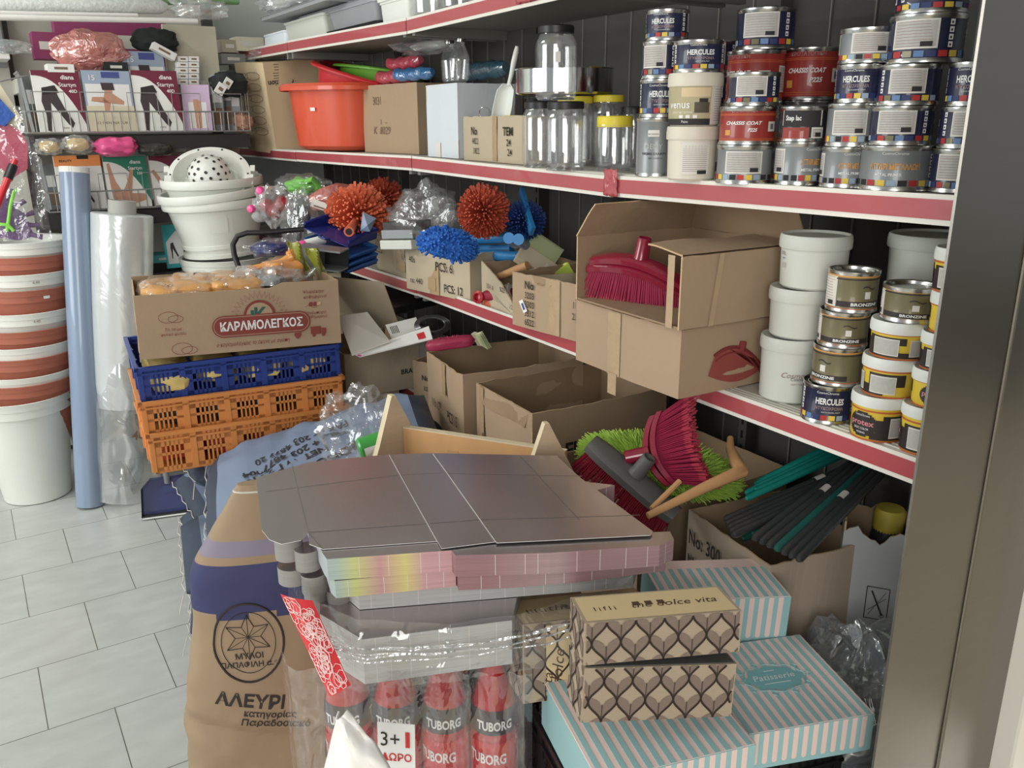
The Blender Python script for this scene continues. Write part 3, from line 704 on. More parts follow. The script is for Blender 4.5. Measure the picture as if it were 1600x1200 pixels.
# darker cans standing further back
for px, py, e, rp, yt, lab in ((1108, 270, .17, 40, 62, 'dark navy can in the back row under a clear-sided jar'), (1255, 262, .27, 40, 20, 'dark can far back above the small red can'),
                          (1405, 272, .18, 44, 97, 'dark navy can in the back row near the steel jamb')):
    c = behind(px, py, Z2, e, rp)
    n = 3 if yt > 90 else 4
    zt = ztop(c[0], c[1], c[2], yt); hh = (zt - Z2) / n; z = Z2
    for i in range(n):
        t = thing('paint_can', lab + (', top one' if i == n - 1 else ', number %s up' % ('one', 'two', 'three')[i]), 'paint can', (c[0], c[1], z), facing(c[0], c[1], 110), GS); k_hercules(t, c[2], hh - .001); z += hh

# ---- third shelf: tubs and cans
G3 = 'tubs and cans on the third shelf'
TW = lambda tx=None: ((lambda t, r, h: k_tub(t, r, h, tx, 'dull_white_plastic')), 'plastic_tub', 'tub')
can_stack(1177, 1268, 632, Z3, [
    (TW(scribble), 533, .008, 1.05, 0, 'big white tub with faint script lettering, bottom of three'),
    (TW(), 455, .018, 1.06, 0, 'big plain white tub, middle of three'),
    (TW(stub), 371, .034, 1.13, 0, 'big white tub with a small side print, top of three')], G3)
can_stack(1250, 1327, 664, Z3, [
    ('h', 604, 0, 1, 6, 'navy can with bold white lettering under three bronze cans on the third shelf'),
    ('b', 545, .010, .96, -44, 'bronze can standing on the navy can, lowest of three'),
    ('b', 489, .014, .94, 2, 'middle bronze can of the stack of three'),
    ('b', 425, .022, .95, 26, 'bronze can with white label on top of the stack of three')], G3)
can_stack(1326, 1408, 692, Z3, [
    ('p', 623, .0, 1.04, -34, 'yellow and black tub with white lid, lowest of three under the bronze can'),
    ('p', 563, .010, 1.02, 105, 'yellow and black tub with wide grey label, middle under the bronze can'),
    ('p', 506, .018, 1.06, -115, 'yellow and black tub with two grey labels directly under the bronze can'),
    ('b', 450, .028, 1.0, 0, 'largest bronze can with silver lid, on the yellow tubs')], G3)
can_stack(1403, 1476, 714, Z3, [
    ('p', 640, 0, 1.04, -100, 'yellow tub at the very bottom of the stack by the steel jamb'),
    ('p', 583, .008, 1.02, -4, 'yellow tub with round black emblem, second up by the steel jamb'),
    ('p', 525, .014, 1.02, -105, 'yellow tub with grey label, third up by the steel jamb'),
    ('p', 461, .020, 1.02, -6, 'yellow tub with round black emblem, fourth up by the steel jamb'),
    ('p', 391, .020, 1.10, -112, 'yellow tub with white lid on top of the stack by the steel jamb')], G3)
_b = behind(1420, 655, Z3, .12, 62)
can_stack(0, 0, 0, Z3, [(TW(), 470, 0, 1, 0, 'large grey-white bucket hidden behind the bronze can stack'), (TW(), 372, 0, 1.02, 0, 'large grey-white bucket at the back behind the largest bronze can')], G3, cx=_b)
# ---------------------------------------------------------------- things on the second shelf, left and middle
def glass(name='jar_glass', col=(236, 240, 240)):
    return film(name, col, .13, .04, .8, bs=3, bump=.08)
glass(); mat('lid_black', (34, 34, 36), .4); mat('lid_yellow', (222, 202, 62), .45); mat('chrome', (200, 200, 200), .12, 1.0)
def glass_jar(label, x, y, z, r, h, lid='lid_black', lr=.82, group='glass jars', sticker=False, lh=.018, flip=None):
    t = thing('glass_jar', label, 'jar', (x, y, z), facing(x, y, 10), group)
    mb = Mb(); n = r * lr
    prof = [(0, .006), (r * .8, .004), (r * .86, .0), (r * .96, .008), (r, .02), (r, h * .72), (r * .97, h * .78), (n * 1.02, h * .86), (n * .96, h * .89), (n * .96, h - lh)]
    mb.lathe(prof, 'jar_glass', 36); mb.lathe([(p[0] * .95, p[1] + .002) for p in prof], 'jar_glass', 36)
    mb.lathe([(r * .86, .0), (r * .93, .004), (r * .8, .008)], 'jar_rim', 36)
    if sticker: mb.patch(r + .0006, r + .0006, h * .5, h * .64, -12, 2, 'label_white')
    mb.link('jar_body', t)
    if lid:
        mb = Mb(); mb.lathe([(n, h - lh), (n * 1.03, h - lh), (n * 1.04, h - .003), (n * .98, h), (0, h - .001)], lid, 32); mb.link('lid', t)
    return t
film('jar_rim', (210, 220, 220), .45, .05, .7, bs=3, bump=.1)
def jar_px(label, xL, xR, yb, ytop, z=Z2, **k):
    x, y, r = place(xL, xR, yb, z); h = ztop(x, y, r * .8, ytop) - z
    return glass_jar(label, x, y, z, r, h, **k), (x, y, r, h)
_, J1 = jar_px('glass jar with black lid, half hidden beside the TEM box', 815, 872, 263, 158)
_, J2 = jar_px('tall glass jar with black lid at the front of the shelf', 849, 916, 268, 158)
_, J3 = jar_px('short glass jar with bright yellow screw lid', 929, 988, 269, 181, lid='lid_yellow', lr=.9, lh=.026)
jx, jy = (J1[0] + J2[0]) / 2, (J1[1] + J2[1]) / 2
_zt = Z2 + max(J1[3], J2[3]) + .001
glass_jar('clear glass jar stacked on the black lids of two others', jx + .01, jy, _zt, J2[2] * .98, zat(jx, jy, 40) - _zt, sticker=True)
for i, (px, py, e, rp, yt, lid, lab) in enumerate(((897, 262, .12, 30, 150, 'lid_yellow', 'glass jar with yellow lid in the second row under the steel pot'),
        (948, 262, .13, 27, 148, 'lid_yellow', 'glass jar with yellow lid in the second row, right of the steel pot centre'), (850, 255, .20, 30, 150, 'lid_black', 'glass jar in the back row behind the clear jar stack'),
        (988, 262, .10, 22, 166, 'lid_black', 'narrow glass jar beside the slim grey paint can'))):
    c = behind(px, py, Z2, e, rp); glass_jar(lab, c[0], c[1], Z2, c[2], ztop(c[0], c[1], c[2], yt) - Z2, lid=lid, lr=.86)
# steel pot resting on the back jars
c = behind(880, 262, Z2, .19, 74)
pz = zat(c[0], c[1], 149); ph = zat(c[0], c[1], 110) - pz
t = thing('steel_pot', 'wide shiny steel pot behind the stacked glass jars', 'pot', (c[0], c[1], pz))
mb = Mb(); r = c[2]
mb.lathe([(0, 0), (r * .94, 0), (r, .006), (r, ph), (r * 1.03, ph + .003), (r * .98, ph + .002), (r * .98, .01), (0, .008)], 'chrome', 48); mb.link('pot_body', t)
mb = Mb(); mb.box((0, 0, -.005), (r * 1.2, r * 1.2, .004), 'lid_black'); mb.box((0, 0, -.001), (.01, .01, .008), 'lid_black'); mb.link('base_board', t)
# white scoop standing in the TEM box
t = thing('scoop', 'white plastic scoop standing in the TEM box', 'scoop', onx(786, 185, 1.44))
mb = Mb()
def sc(u, v):
    a = pi * (u - .5) * .9; w = .034 * (1 - .25 * abs(v - .45)) * (1 if v < .85 else max(.35, 1 - (v - .85) * 4))
    return (w * sin(a) + .03 * v - .02, .026 * cos(a) * (1 if v > .1 else .9), -.03 + .13 * v)
mb.grid(sc, 12, 14, 'white_plastic'); o = mb.link('scoop_bowl', t); m_ = o.modifiers.new('t', 'SOLIDIFY'); m_.thickness = .002
mb = Mb(); mb.tube([(.008, .02, .095), (.018, .02, .125), (.028, .018, .16), (.038, .016, .19), (.043, .014, .205)], [.006, .007, .0085, .008, .005], 'white_plastic', 10); mb.link('handle', t)
t.rotation_euler = (0, 0, radians(-65))
mb = Mb(); mb.tube([(.02 * cos(a * .45), .004 * sin(a * .9), .02 * sin(a * .45)) for a in range(14)], .0016, 'chrome', 6, closed=True); o = mb.link('wire_coil', label='thin wire coil ring beside the white scoop', cat='wire'); o.location = onx(757, 178, 1.42); o.rotation_euler = (0, 0, radians(-70))
mb = Mb(); mb.lathe([(0, 0), (.03, 0), (.031, .002), (.031, .014), (.029, .017), (0, .017)], 'lid_yellow', 28); o = mb.link('jar_lid', label='loose yellow jar lid lying in the TEM box', cat='lid'); o.location = onx(803, 184, 1.47) - Vector((0, 0, .01))
# glass bottle with metal cap, lying tilted on the white box
mb = Mb(); t = thing('glass_bottle', 'ribbed glass bottle with a metal cap leaning on the white box', 'bottle', (1.50, 2.70, Z2 + .252))
prof = [(0, 0), (.03, 0), (.036, .006)] + [(.036 + .0018 * (i % 2), .01 + i * .0065) for i in range(11)] + [(.032, .088), (.022, .105), (.0155, .118), (.0145, .13)]
mb.lathe(prof, 'jar_glass', 30); mb.lathe([(a * .93, b) for a, b in prof], 'jar_glass', 30); mb.link('bottle_body', t)
mb = Mb(); mb.lathe([(.015, .126), (.0165, .127), (.0165, .149), (.0155, .151), (0, .151)], 'tin', 24); mb.link('cap', t)
t.rotation_euler = (radians(4), radians(9), radians(-60))
t2 = copy_tree(t, (1.53, 2.79, Z2 + .252), rot=(radians(0), radians(-4), 0), label='second ribbed glass bottle half hidden behind the capped bottle')
# rolled plastic bags in pink and blue
film('pink_film', (226, 92, 112), .8, .2, .3, bs=20); film('blue_film', (38, 128, 190), .8, .2, .3, bs=20); film('teal_film', (40, 90, 110), .8, .2, .3); film('salmon_film', (232, 130, 120), .72, .2, .35, bs=16)
def roll(label, c, L, r, m, rz, seed, cat='bag roll', name='bag_roll', group='rolled plastic bags'):
    mb = Mb(); mb.tube([(L * (i / 10 - .5), .004 * sin(i * 1.7), .004 * cos(i * 2.1)) for i in range(11)], [r * (.86 + .1 * noise.noise(Vector((i * .8, seed, 0)))) * (.6 if i in (0, 10) else 1) for i in range(11)], m, 14)
    o = mb.link(name, label=label, cat=cat, group=group); o.location = c; o.rotation_euler = (0, 0, radians(rz)); return o
roll('pink plastic bag roll at the front of the brown box top', (1.55, 3.30, Z2 + .293), .30, .028, 'pink_film', 95, 1)
roll('pink plastic bag roll lying on another pink roll', (1.58, 3.28, Z2 + .345), .28, .026, 'pink_film', 92, 2)
roll('blue plastic bag roll on the brown box, left of the glass bottle', (1.52, 3.08, Z2 + .292), .24, .026, 'blue_film', 100, 3)
roll('dark teal bag roll behind the glass bottle', (1.62, 2.74, Z2 + .29), .34, .034, 'teal_film', 88, 4)
mb = Mb(); mb.blob((0, 0, 0), (.18, .46, .075), 'clear_film_dense', 5, .22, 9, 36, 20, ridge=.3); mb.blob((0.02, -.03, -.005), (.12, .34, .045), 'white_plastic', 9, .1, 5); o = mb.link('plastic_bag', label='crumpled clear bag of white things on the pink rolls', cat='bag'); o.location = (1.60, 3.12, Z2 + .405)
# basins
mat('basin_orange', (212, 86, 58), .32, coat=.4); mat('basin_red', (196, 46, 52), .35, coat=.3); mat('basin_green', (128, 196, 66), .4)
def basin(name, label, loc, r, h, m, rot, sticker=False, sc=1.0):
    t = thing(name, label, 'basin', loc, rot=rot)
    mb = Mb(); n = 56
    def ring(rad, z, q):
        out = []
        for i in range(n):
            a = 2 * pi * i / n; c, s = cos(a), sin(a); k = (abs(c) ** q + abs(s) ** q) ** (-1 / q); out.append((rad * c * k, rad * s * k, z))
        return out
    prof = [(.55, .0), (.62, .004), (.74, .03), (.8, .08), (.84, .4), (.88, .85), (.9, .965), (1.0, .955), (1.03, .90), (1.035, .955), (1.0, 1.0), (.89, 1.0), (.86, .85), (.82, .4), (.76, .09), (.6, .03)]
    vs = []
    for a, b in prof: vs += ring(r * a, h * b, 2.9)
    fs = [(j * n + i, j * n + (i + 1) % n, (j + 1) * n + (i + 1) % n, (j + 1) * n + i) for j in range(len(prof) - 1) for i in range(n)]
    fs += [tuple(range(n - 1, -1, -1)), tuple(range((len(prof) - 1) * n, len(prof) * n))]
    mb.add(vs, fs, m, True)
    if sticker: mb.add([(-.02, -r * .885, h * .6), (.006, -r * .885, h * .6), (.006, -r * .893, h * .65), (-.02, -r * .893, h * .65)], [(0, 1, 2, 3)], 'paper_white')
    return mb.link('basin_body', t)
basin('basin', 'big orange plastic basin with a price sticker', (1.515, 3.72, Z2 + .001), .255, .275, 'basin_orange', (0, 0, radians(-62)), True)
basin('basin', 'red plastic basin tilted inside the orange basin', (1.56, 3.69, Z2 + .19), .21, .14, 'basin_red', (radians(2), radians(16), radians(-50)))
basin('basin', 'green plastic basin behind the tilted red basin', (1.66, 3.70, Z2 + .22), .19, .12, 'basin_green', (radians(-4), radians(6), radians(-60)))
mb = Mb(); mb.blob((0, 0, 0), (.3, .4, .05), 'clear_film_dense', 15, .25, 8, 30, 16, ridge=.3); o = mb.link('plastic_bag', label='clear plastic sheet spilling over the tall cream box', cat='bag'); o.location = (1.42, 4.30, Z2 + .43)
mb = Mb(); mb.grid(lambda u, v: (-.02 - .006 * sin(9 * v) - .012 * abs(noise.noise(Vector((u * 3, v * 4, 3)))), (u - .5) * .28, -.34 * v), 14, 16, 'clear_film'); o = mb.link('plastic_sheet', label='clear film hanging down the left side of the cream box', cat='plastic film'); o.location = (1.255, 4.30, Z2 + .42); o.rotation_euler = (0, radians(-6), radians(8))

# ---------------------------------------------------------------- top shelf, seen from below
Zt = Z1 + .001
mat('foil_grey', (160, 164, 168), .35, .4); mat('smoke_plastic', (150, 152, 156), .35)
def tray(label, px0, px1, py, X, z, h, d, m, rimm=None, group='containers on the top shelf', flare=.02, name='food_container', cat='container', lid=None, yaw=-90):
    ya = onx(px0, py, X).y; yb = onx(px1, py, X).y; w = abs(ya - yb); yc = (ya + yb) / 2
    t = thing(name, label, cat, (X + d / 2, yc, z), radians(yaw), group)
    mb = Mb(); rr = lambda a, b, r=.02: [(sx * (a / 2 - r) + r * cos(q), sy * (b / 2 - r) + r * sin(q)) for sx, sy, q0 in ((1, 1, 0), (-1, 1, 90), (-1, -1, 180), (1, -1, 270)) for q in [radians(q0 + k * 22.5) for k in range(5)]]
    A = rr(w - flare * 2, d - flare * 2); B = rr(w, d); n = len(A)
    vs = [(x, y, 0) for x, y in A] + [(x, y, h * .9) for x, y in [(q[0] * .97, q[1] * .97) for q in B]] + [(x, y, h * .9) for x, y in B] + [(x, y, h) for x, y in B]
    fs = [tuple(range(n - 1, -1, -1)), tuple(range(3 * n, 4 * n))] + [(j * n + i, j * n + (i + 1) % n, (j + 1) * n + (i + 1) % n, (j + 1) * n + i) for j in range(3) for i in range(n)]
    mb.add(vs, fs, m, True); mb.link('container_body', t)
    if lid:
        mb = Mb(); mb.prism(rr(w + .012, d + .012), h, h + .014, lid); mb.link('lid', t, bevel=.002)
    return t, h
tray('flat white box at the far end of the top shelf', 412, 446, 76, 1.32, Zt, .075, .22, 'white_card', flare=0)
tray('white tray wrapped in clear film on the top shelf', 444, 506, 68, 1.32, Zt, .10, .24, 'dull_white_plastic')
tray('black plastic tray under a grey tray on the top shelf', 508, 592, 54, 1.31, Zt, .022, .26, 'black_plastic', flare=.01)
tray('grey plastic tray with ribbed corners on the top shelf', 512, 586, 45, 1.32, Zt + .024, .07, .24, 'smoke_plastic', flare=.018)
tray('white tub with overhanging lid next to the glass jars on the top shelf', 592, 640, 42, 1.32, Zt, .075, .22, 'white_plastic', lid='white_plastic', flare=.008)
tray('upper white tub stacked on a lidded white tub', 590, 636, 22, 1.32, Zt + .092, .06, .22, 'white_plastic', lid='white_plastic', flare=.01)
tray('dark slab tray laid across the stacked trays on the top shelf', 462, 588, 22, 1.33, Zt + .098, .012, .30, 'smoke_plastic', flare=.004)
tray('long grey board tray carrying a crumpled white bag on the top shelf', 405, 510, 36, 1.25, Zt + .115, .015, .28, 'smoke_plastic', flare=.004)
mb = Mb(); mb.blob((0, 0, 0), (.22, .34, .10), 'clear_film_dense', 21, .3, 9, 34, 20, ridge=.35); mb.blob((0, 0, 0), (.15, .24, .06), 'white_plastic', 22, .2, 5)
o = mb.link('plastic_bag', label='crumpled white bubble bag at the top near the back wall', cat='bag'); o.location = (1.36, 3.95, Zt + .185)
for i, (a, b, py) in enumerate(((637, 682, 27), (684, 728, 20), (729, 771, 13), (772, 812, 6), (813, 850, 0))):
    p0 = onx(a, py, 1.36); p1 = onx(b, py, 1.36); r = abs(p0.y - p1.y) / 2 * .86
    glass_jar(('glass jar next to the white tubs', 'second glass jar from the white tubs', 'third glass jar from the white tubs', 'fourth glass jar from the white tubs', 'glass jar furthest from the white tubs')[i] + ' on the top shelf', 1.30 + r + .02, (p0.y + p1.y) / 2, Zt, r, .17, group='jars on the top shelf')
# ---------------------------------------------------------------- brooms, brushes, dusters
mat('magenta', (158, 44, 76), .5, coat=.2); mat('magenta_shiny', (132, 26, 50), .22, coat=.7); mat('magenta_tip', (182, 64, 84), .6)
mat('orange_bristle', (216, 108, 74), .5); mat('rust_bristle', (186, 82, 58), .6); mat('blue_bristle', (30, 56, 116), .6); mat('blue_chenille', (44, 104, 188), .7); mat('blue_handle', (44, 120, 178), .35, coat=.3)
mat('lime_fluff', (158, 192, 78), .85); mat('darkred_bristle', (140, 30, 48), .6); mat('grey_block', (92, 90, 88), .5); mat('wood', (196, 150, 104), .5, var=.15, vs=9, stretch=(1, 1, 6), bump=.1); mat('wool_white', (232, 230, 222), .95, bump=.6, bs=120)
mat('pale_green_bristle', (206, 214, 168), .7); mat('lime_bristle', (200, 220, 96), .7); mat('wood_pale', (206, 192, 168), .6, var=.08, vs=12)
def blade(mb, p, q, w0, w1, m, axis=None):
    p = Vector(p); q = Vector(q); d = (q - p).normalized(); a = d.orthogonal().normalized() if axis is None else Vector(axis); b = d.cross(a).normalized(); a = b.cross(d).normalized()
    vs = []
    for c, w in ((p, w0), (q, w1)):
        for k in range(3):
            t = 2 * pi * k / 3; vs.append(c + (a * cos(t) + b * sin(t)) * w)
    mb.add(vs, [(0, 1, 4, 3), (1, 2, 5, 4), (2, 0, 3, 5), (3, 4, 5)], m)
def broom(label, loc, rot, group=None, W=.30, bm='magenta', hm='magenta_shiny', tip='magenta_tip', L=.095, flare=1.22, seed=1, socket=True, straight=False, name='push_broom', bow=.03):
    t = thing(name, label, 'broom', loc, rot=tuple(radians(a) for a in rot), group=group); rr = random.Random(seed)
    mb = Mb(); n = 24
    bowz = lambda u: 0 if straight else -bow * (2 * u - 1) ** 2
    for lay, (zz, dd, th) in enumerate(((0, .05, .016), (.018, .036, .016)) if not straight else ((0, .055, .026),)):
        def top(u, v): return ((u - .5) * W * (1 - .05 * lay), (v - .5) * dd * (1 - .25 * abs(2 * u - 1) ** 4), bowz(u) + zz + th * (1 - .25 * (2 * v - 1) ** 4))
        def bot(u, v): p = top(1 - u, v); return (p[0], p[1], bowz(1 - u) + zz)
        mb.grid(top, n, 6, hm); mb.grid(bot, n, 6, hm)
        for v in (0, 1):
            vs = [top(i / n, v) for i in range(n + 1)] + [(top(i / n, v)[0], top(i / n, v)[1], bowz(i / n) + zz) for i in range(n + 1)]
            fs = [(i + 1, i, n + 1 + i, n + 2 + i) for i in range(n)]; mb.add(vs, fs if v == 1 else [f[::-1] for f in fs], hm, True)
        for u in (0, 1): 
            vs = [top(u, j / 6) for j in range(7)] + [(top(u, j / 6)[0], top(u, j / 6)[1], bowz(u) + zz) for j in range(7)]
            mb.add(vs, [(j, j + 1, 8 + j, 7 + j) if u == 1 else (j + 1, j, 7 + j, 8 + j) for j in range(6)], hm, True)
    mb.link('block', t)
    if socket:
        mb = Mb(); mb.lathe([(.020, .024), (.017, .034), (.0155, .075), (.013, .077), (.0125, .05), (0, .05)], hm, 20, M=RX(-18)); mb.link('socket', t)
    mb = Mb()
    for i in range(52):
        for j in range(7):
            u = (i + .5) / 52; v = (j + .5) / 7
            x = (u - .5) * W * .95; y = (v - .5) * .04; z = bowz(u) + .002
            fx = x * flare + rr.uniform(-.004, .004); fy = y * 1.9 + rr.uniform(-.004, .004); l = L * rr.uniform(.94, 1.03)
            dz = z - l * (1 if straight else cos((u - .5) * .9))
            e = Vector((fx, fy, dz)); s = Vector((x, y, z)); k = s.lerp(e, .8)
            blade(mb, s, k, .0012, .0016, bm); blade(mb, k, e, .0016, .0022, tip)
    mb.link('bristles', t); return t
broom('magenta broom head lying in the open upper brown box', (1.245, 1.435, Z3 + .228), (20, 10, -66), 'magenta broom heads', W=.25, L=.088)

def screen_rot(xv, dv):
    # rotation whose x axis follows xv and whose -z axis (the bristles) follows dv, both as (right, up, towards camera)
    X = (RT * xv[0] + UP * xv[1] - FW * xv[2]).normalized(); Z = -(RT * dv[0] + UP * dv[1] - FW * dv[2]).normalized()
    Yv = Z.cross(X).normalized(); X = Yv.cross(Z)
    return Matrix(((X.x, Yv.x, Z.x), (X.y, Yv.y, Z.y), (X.z, Yv.z, Z.z))).to_euler()
def turn(o, xv, dv): o.rotation_euler = screen_rot(xv, dv)
# ---------------------------------------------------------------- cartons below the third shelf
mat('kraft_grey', (168, 152, 134), .85, var=.06, vs=5)
def d_br(mb, a, b, h):
    mb.ftext('BRAVO', .026, 'ink', a - .035, -b - .006, h * .36, bold=.02)
carton('cardboard_box', 'beige open box of blister packs beside the crate stack', (1.201, 2.915, .652), -.6, .29, .30, .166, m='kraft_pale', deco=d_br, group='open boxes below the third shelf', seed=51, rag=.006, bulge=.01)
carton('cardboard_box', 'closed brown box supporting the beige box of blister packs', (1.13, 2.93, .1), -3, .28, .30, .548, closed=True, group='open boxes below the third shelf', seed=52)
def d_small(mb, a, b, h):
    mb.ftext('No', .026, 'ink', 0, -b - .005, h * .62, bold=.02); mb.ftext('3203', .022, 'ink', .01, -b - .005, h * .4)
carton('cardboard_box', 'narrow open box with red sponges between beige box and big carton', (1.36, 2.56, Z4 + .001), -68, .12, .24, .165, deco=d_small, group='open boxes below the third shelf', seed=54, rag=.004)
def d_A(mb, a, b, h):
    y = -b - .008
    mb.ftext('No 123', .042, 'ink', -.055, y, h * .26, sx=.62); mb.ftext('PCS 15', .05, 'ink', .075, y, h * .2, sx=.55)
    ftape(mb, .01, h * .55, h, .03, -b - .006); ftape(mb, .02, 0, h * .2, .03, -b - .006)
carton('cardboard_box', 'large open carton marked No 123 PCS 15 on the lowest shelf', (1.41, 2.27, Z4 + .001), -96, .30, .42, .225, deco=d_A, group='open boxes below the third shelf', seed=57, rag=.007, bulge=.015)
def d_B(mb, a, b, h):
    mb.ftext('1cm', .05, 'ink', -.09, -b - .009, h * .12, sx=.6, bold=.02); ftape(mb, -.12, h * .2, h, .03, -b - .006)
    mb.text('EUROPA', .062, 'ink', M=T(a + .007, -.02, h * .27) @ RZ(90) @ FRONT, bold=.03, sx=.9)
carton('cardboard_box', 'large open carton printed with large dark capitals with a frayed top edge', (1.44, 1.945, Z4 + .001), -93, .33, .46, .20, deco=d_B, group='open boxes below the third shelf', seed=61, rag=.008, bulge=.012, flaps={'F': (176, .05, .30)})
carton('cardboard_box', 'open brown carton full of broom heads and a green mop', (1.47, 1.56, .1), -91, .40, .50, .63, group='open boxes below the third shelf', seed=64, rag=.002, bulge=.004)
def d_300(mb, a, b, h):
    y = -b - .006
    for i, s in enumerate(('No: 300', 'No: 400', 'No: 500')):
        z = h - .075 - i * .062; mb.ftext(s, .05, 'ink', -.068, y, z, sx=.72, bold=.015)
        for c, q in (((.025, y, z + .018), (.04, .001, .0025)), ((.025, y, z - .012), (.04, .001, .0025)), ((.005, y, z + .003), (.0025, .001, .03)), ((.045, y, z + .003), (.0025, .001, .03))): mb.box(c, q, 'ink')
        mb.ftext('PCS', .05, 'ink', .095, y, z, sx=.75, bold=.015)
carton('cardboard_box', 'grey-brown open carton marked No: 300 PCS full of handles', (1.40, 1.125, .1), -99.5, .285, .26, .648, m='kraft_grey', mi='kraft_in', deco=d_300, group='open boxes below the third shelf', seed=67, rag=.004, bulge=.008)

turn(broom('magenta broom head standing on its side in the broom carton', ond(1030, 705, 1.86), (0, 0, 0), 'magenta broom heads', W=.165, L=.085, seed=4, flare=1.35), (.40, -.9, .35), (.85, .25, .35))
_b = broom('grey block broom with dark red bristles in the broom carton', ond(985, 752, 1.86), (0, 0, 0), None, W=.24, bm='darkred_bristle', tip='darkred_bristle', hm='grey_block', L=.075, seed=5, straight=True, flare=1.1); turn(_b, (.75, -.5, .35), (-.30, -.62, -.75))
def fluff(mb, n, d, m, L, seed, w=.0016):
    rr = random.Random(seed)
    for i in range(n):
        a = rr.uniform(0, 2 * pi); b = math.asin(rr.uniform(-.3, 1)); nrm = Vector((cos(a) * cos(b), sin(a) * cos(b), sin(b)))
        p = Vector((nrm.x * d[0] / 2, nrm.y * d[1] / 2, nrm.z * d[2] / 2)); o = nrm + Vector((rr.uniform(-.5, .5), rr.uniform(-.5, .5), rr.uniform(-.5, .5)))
        blade(mb, p * .9, p + o * L * rr.uniform(.6, 1.1), w, w * .5, m)
mb = Mb(); mb.blob((0, 0, 0), (.36, .17, .07), 'lime_fluff', 3, .08, 8); fluff(mb, 3600, (.36, .17, .07), 'lime_fluff', .016, 3, .0022)
o = mb.link('dust_mop', label='fluffy lime green dust mop between the broom heads', cat='mop'); o.location = ond(1030, 728, 1.98); o.rotation_euler = (radians(14), radians(8), radians(-50))
mb = Mb(); pth = [ond(1012, 806, 1.69), ond(1060, 782, 1.71), ond(1100, 762, 1.74), ond(1138, 745, 1.77), ond(1158, 737, 1.79), ond(1150, 722, 1.83), ond(1141, 700, 1.87), ond(1141, 684, 1.89)]
mb.tube(pth, [.007, .009, .011, .013, .015, .014, .010, .007], 'wood', 12)
mb.link('wooden_stick', label='curved wooden stick with a knob lying across the broom carton', cat='stick')
mb = Mb(); mb.tube([ond(1018, 795, 1.72), ond(1062, 752, 1.76)], .006, 'wood', 8); mb.link('wooden_stick', label='thin straight wooden stick in front of the curved wooden one', cat='stick')
# handles in the carton marked 300
mat('teal_handle', (26, 132, 122), .35, coat=.3); mat('dark_handle', (50, 52, 54), .32, coat=.3); mat('green_dark', (30, 84, 76), .4)
def stick(label, a, b, r, m, band=None, group='mop sticks in the carton', name='mop_stick'):
    a = Vector(a); b = Vector(b); d = (b - a); L = d.length
    t = thing(name, label, 'stick', a, group=group); t.rotation_euler = d.to_track_quat('Z', 'Y').to_euler()
    mb = Mb(); mb.lathe([(0, -.002), (r * .6, 0), (r, .006), (r, L), (0, L)], m, 14); mb.link('tube', t)
    if band: mb = Mb(); mb.lathe([(r * 1.12, L * band), (r * 1.12, L * band + .03)], 'label_white', 14); mb.link('price_label', t)
    return t
rr = random.Random(5)
for i in range(8):
    px, py = 1166 + 3.2 * i + (i % 2) * 5, 779 - (i * 4.4)
    if i % 3 == 2: px -= 7
    a = ond(px, py, 1.80 + .01 * i); b = ond(px + 175, py - 78 - i * 1.5, 2.06 + .01 * i)
    stick('teal handle in the fan of teal handles above the dark ones', a, b, .0068, 'teal_handle', group='teal handles')
for i in range(5):
    px, py = 1133 + i * 3, 812 + i * 6
    a = ond(px, py, 1.74 - .012 * i); b = ond(px + 215 + i * 4, py - 92 - i * 3, 1.96 - .012 * i)
    stick('dark grey handle in the upper bundle of dark handles', a, b, .0082, 'dark_handle', band=.62 if i in (0, 3) else None, group='upper dark handles')
for i in range(7):
    px, py = 1178 + i * 11.5, 842 + i * 5.5
    a = ond(px, py, 1.66 - .008 * i); b = ond(px + 150 - i * 3, py - 118 - i * 3, 1.92 - .008 * i)
    stick('dark grey handle in the lower bundle pointing to the carton front', a, b, .0085, 'dark_handle' if i != 3 else 'green_dark', band=.6 if i in (1, 4) else None, group='lower dark handles')
for i in range(4):
    a = ond(1160 + i * 16, 842 - i * 8, 1.85); b = ond(1310 + i * 14, 775 - i * 14, 2.12)
    stick('dark green handle deep in the carton', a, b, .0075, 'green_dark', group='deep green handles')
# white carton with the crossed knife mark
def d_knife(mb, a, b, h):
    y = -b - .006; zc = h * .50; x0 = .018
    P = [(x0 - .022, zc + .037), (x0 + .022, zc + .037), (x0 + .022, zc - .037), (x0 - .022, zc - .037)]
    for i in range(4):
        p, q = P[i], P[(i + 1) % 4]; mb.tube([(p[0], y, p[1]), (q[0], y, q[1])], .0009, 'ink', 4)
    for p, q, w in (((x0 - .012, zc + .028), (x0 + .012, zc - .026), .0035), ((x0 - .016, zc - .018), (x0 + .016, zc + .014), .001), ((x0 + .015, zc + .028), (x0 - .015, zc - .03), .001)): mb.tube([(p[0], y, p[1]), (q[0], y, q[1])], w * .5, 'ink', 5)
    mb.tube([(x0 + .0125 + .004 * cos(k), y, zc - .027 + .004 * sin(k)) for k in range(7)], .0006, 'ink', 4)
mat('white_card_dull', (186, 188, 190), .7, var=.05, vs=5)
carton('cardboard_box', 'torn white carton with a crossed knife symbol beside the steel jamb', (1.535, .975, .46), -53.6, .125, .12, .33, m='white_card_dull', mi='kraft_in', deco=d_knife, group='boxes by the steel jamb', seed=71, rag=.014, zf={'F': lambda u: .315 + .012 * sin(u * 9), 'L': lambda u: .34})
carton('cardboard_box', 'closed carton under the torn white carton with the knife symbol', (1.56, .95, .1), -50, .2, .2, .358, closed=True, group='boxes by the steel jamb', seed=72)
mat('cap_olive', (176, 160, 60), .5); mb = Mb()
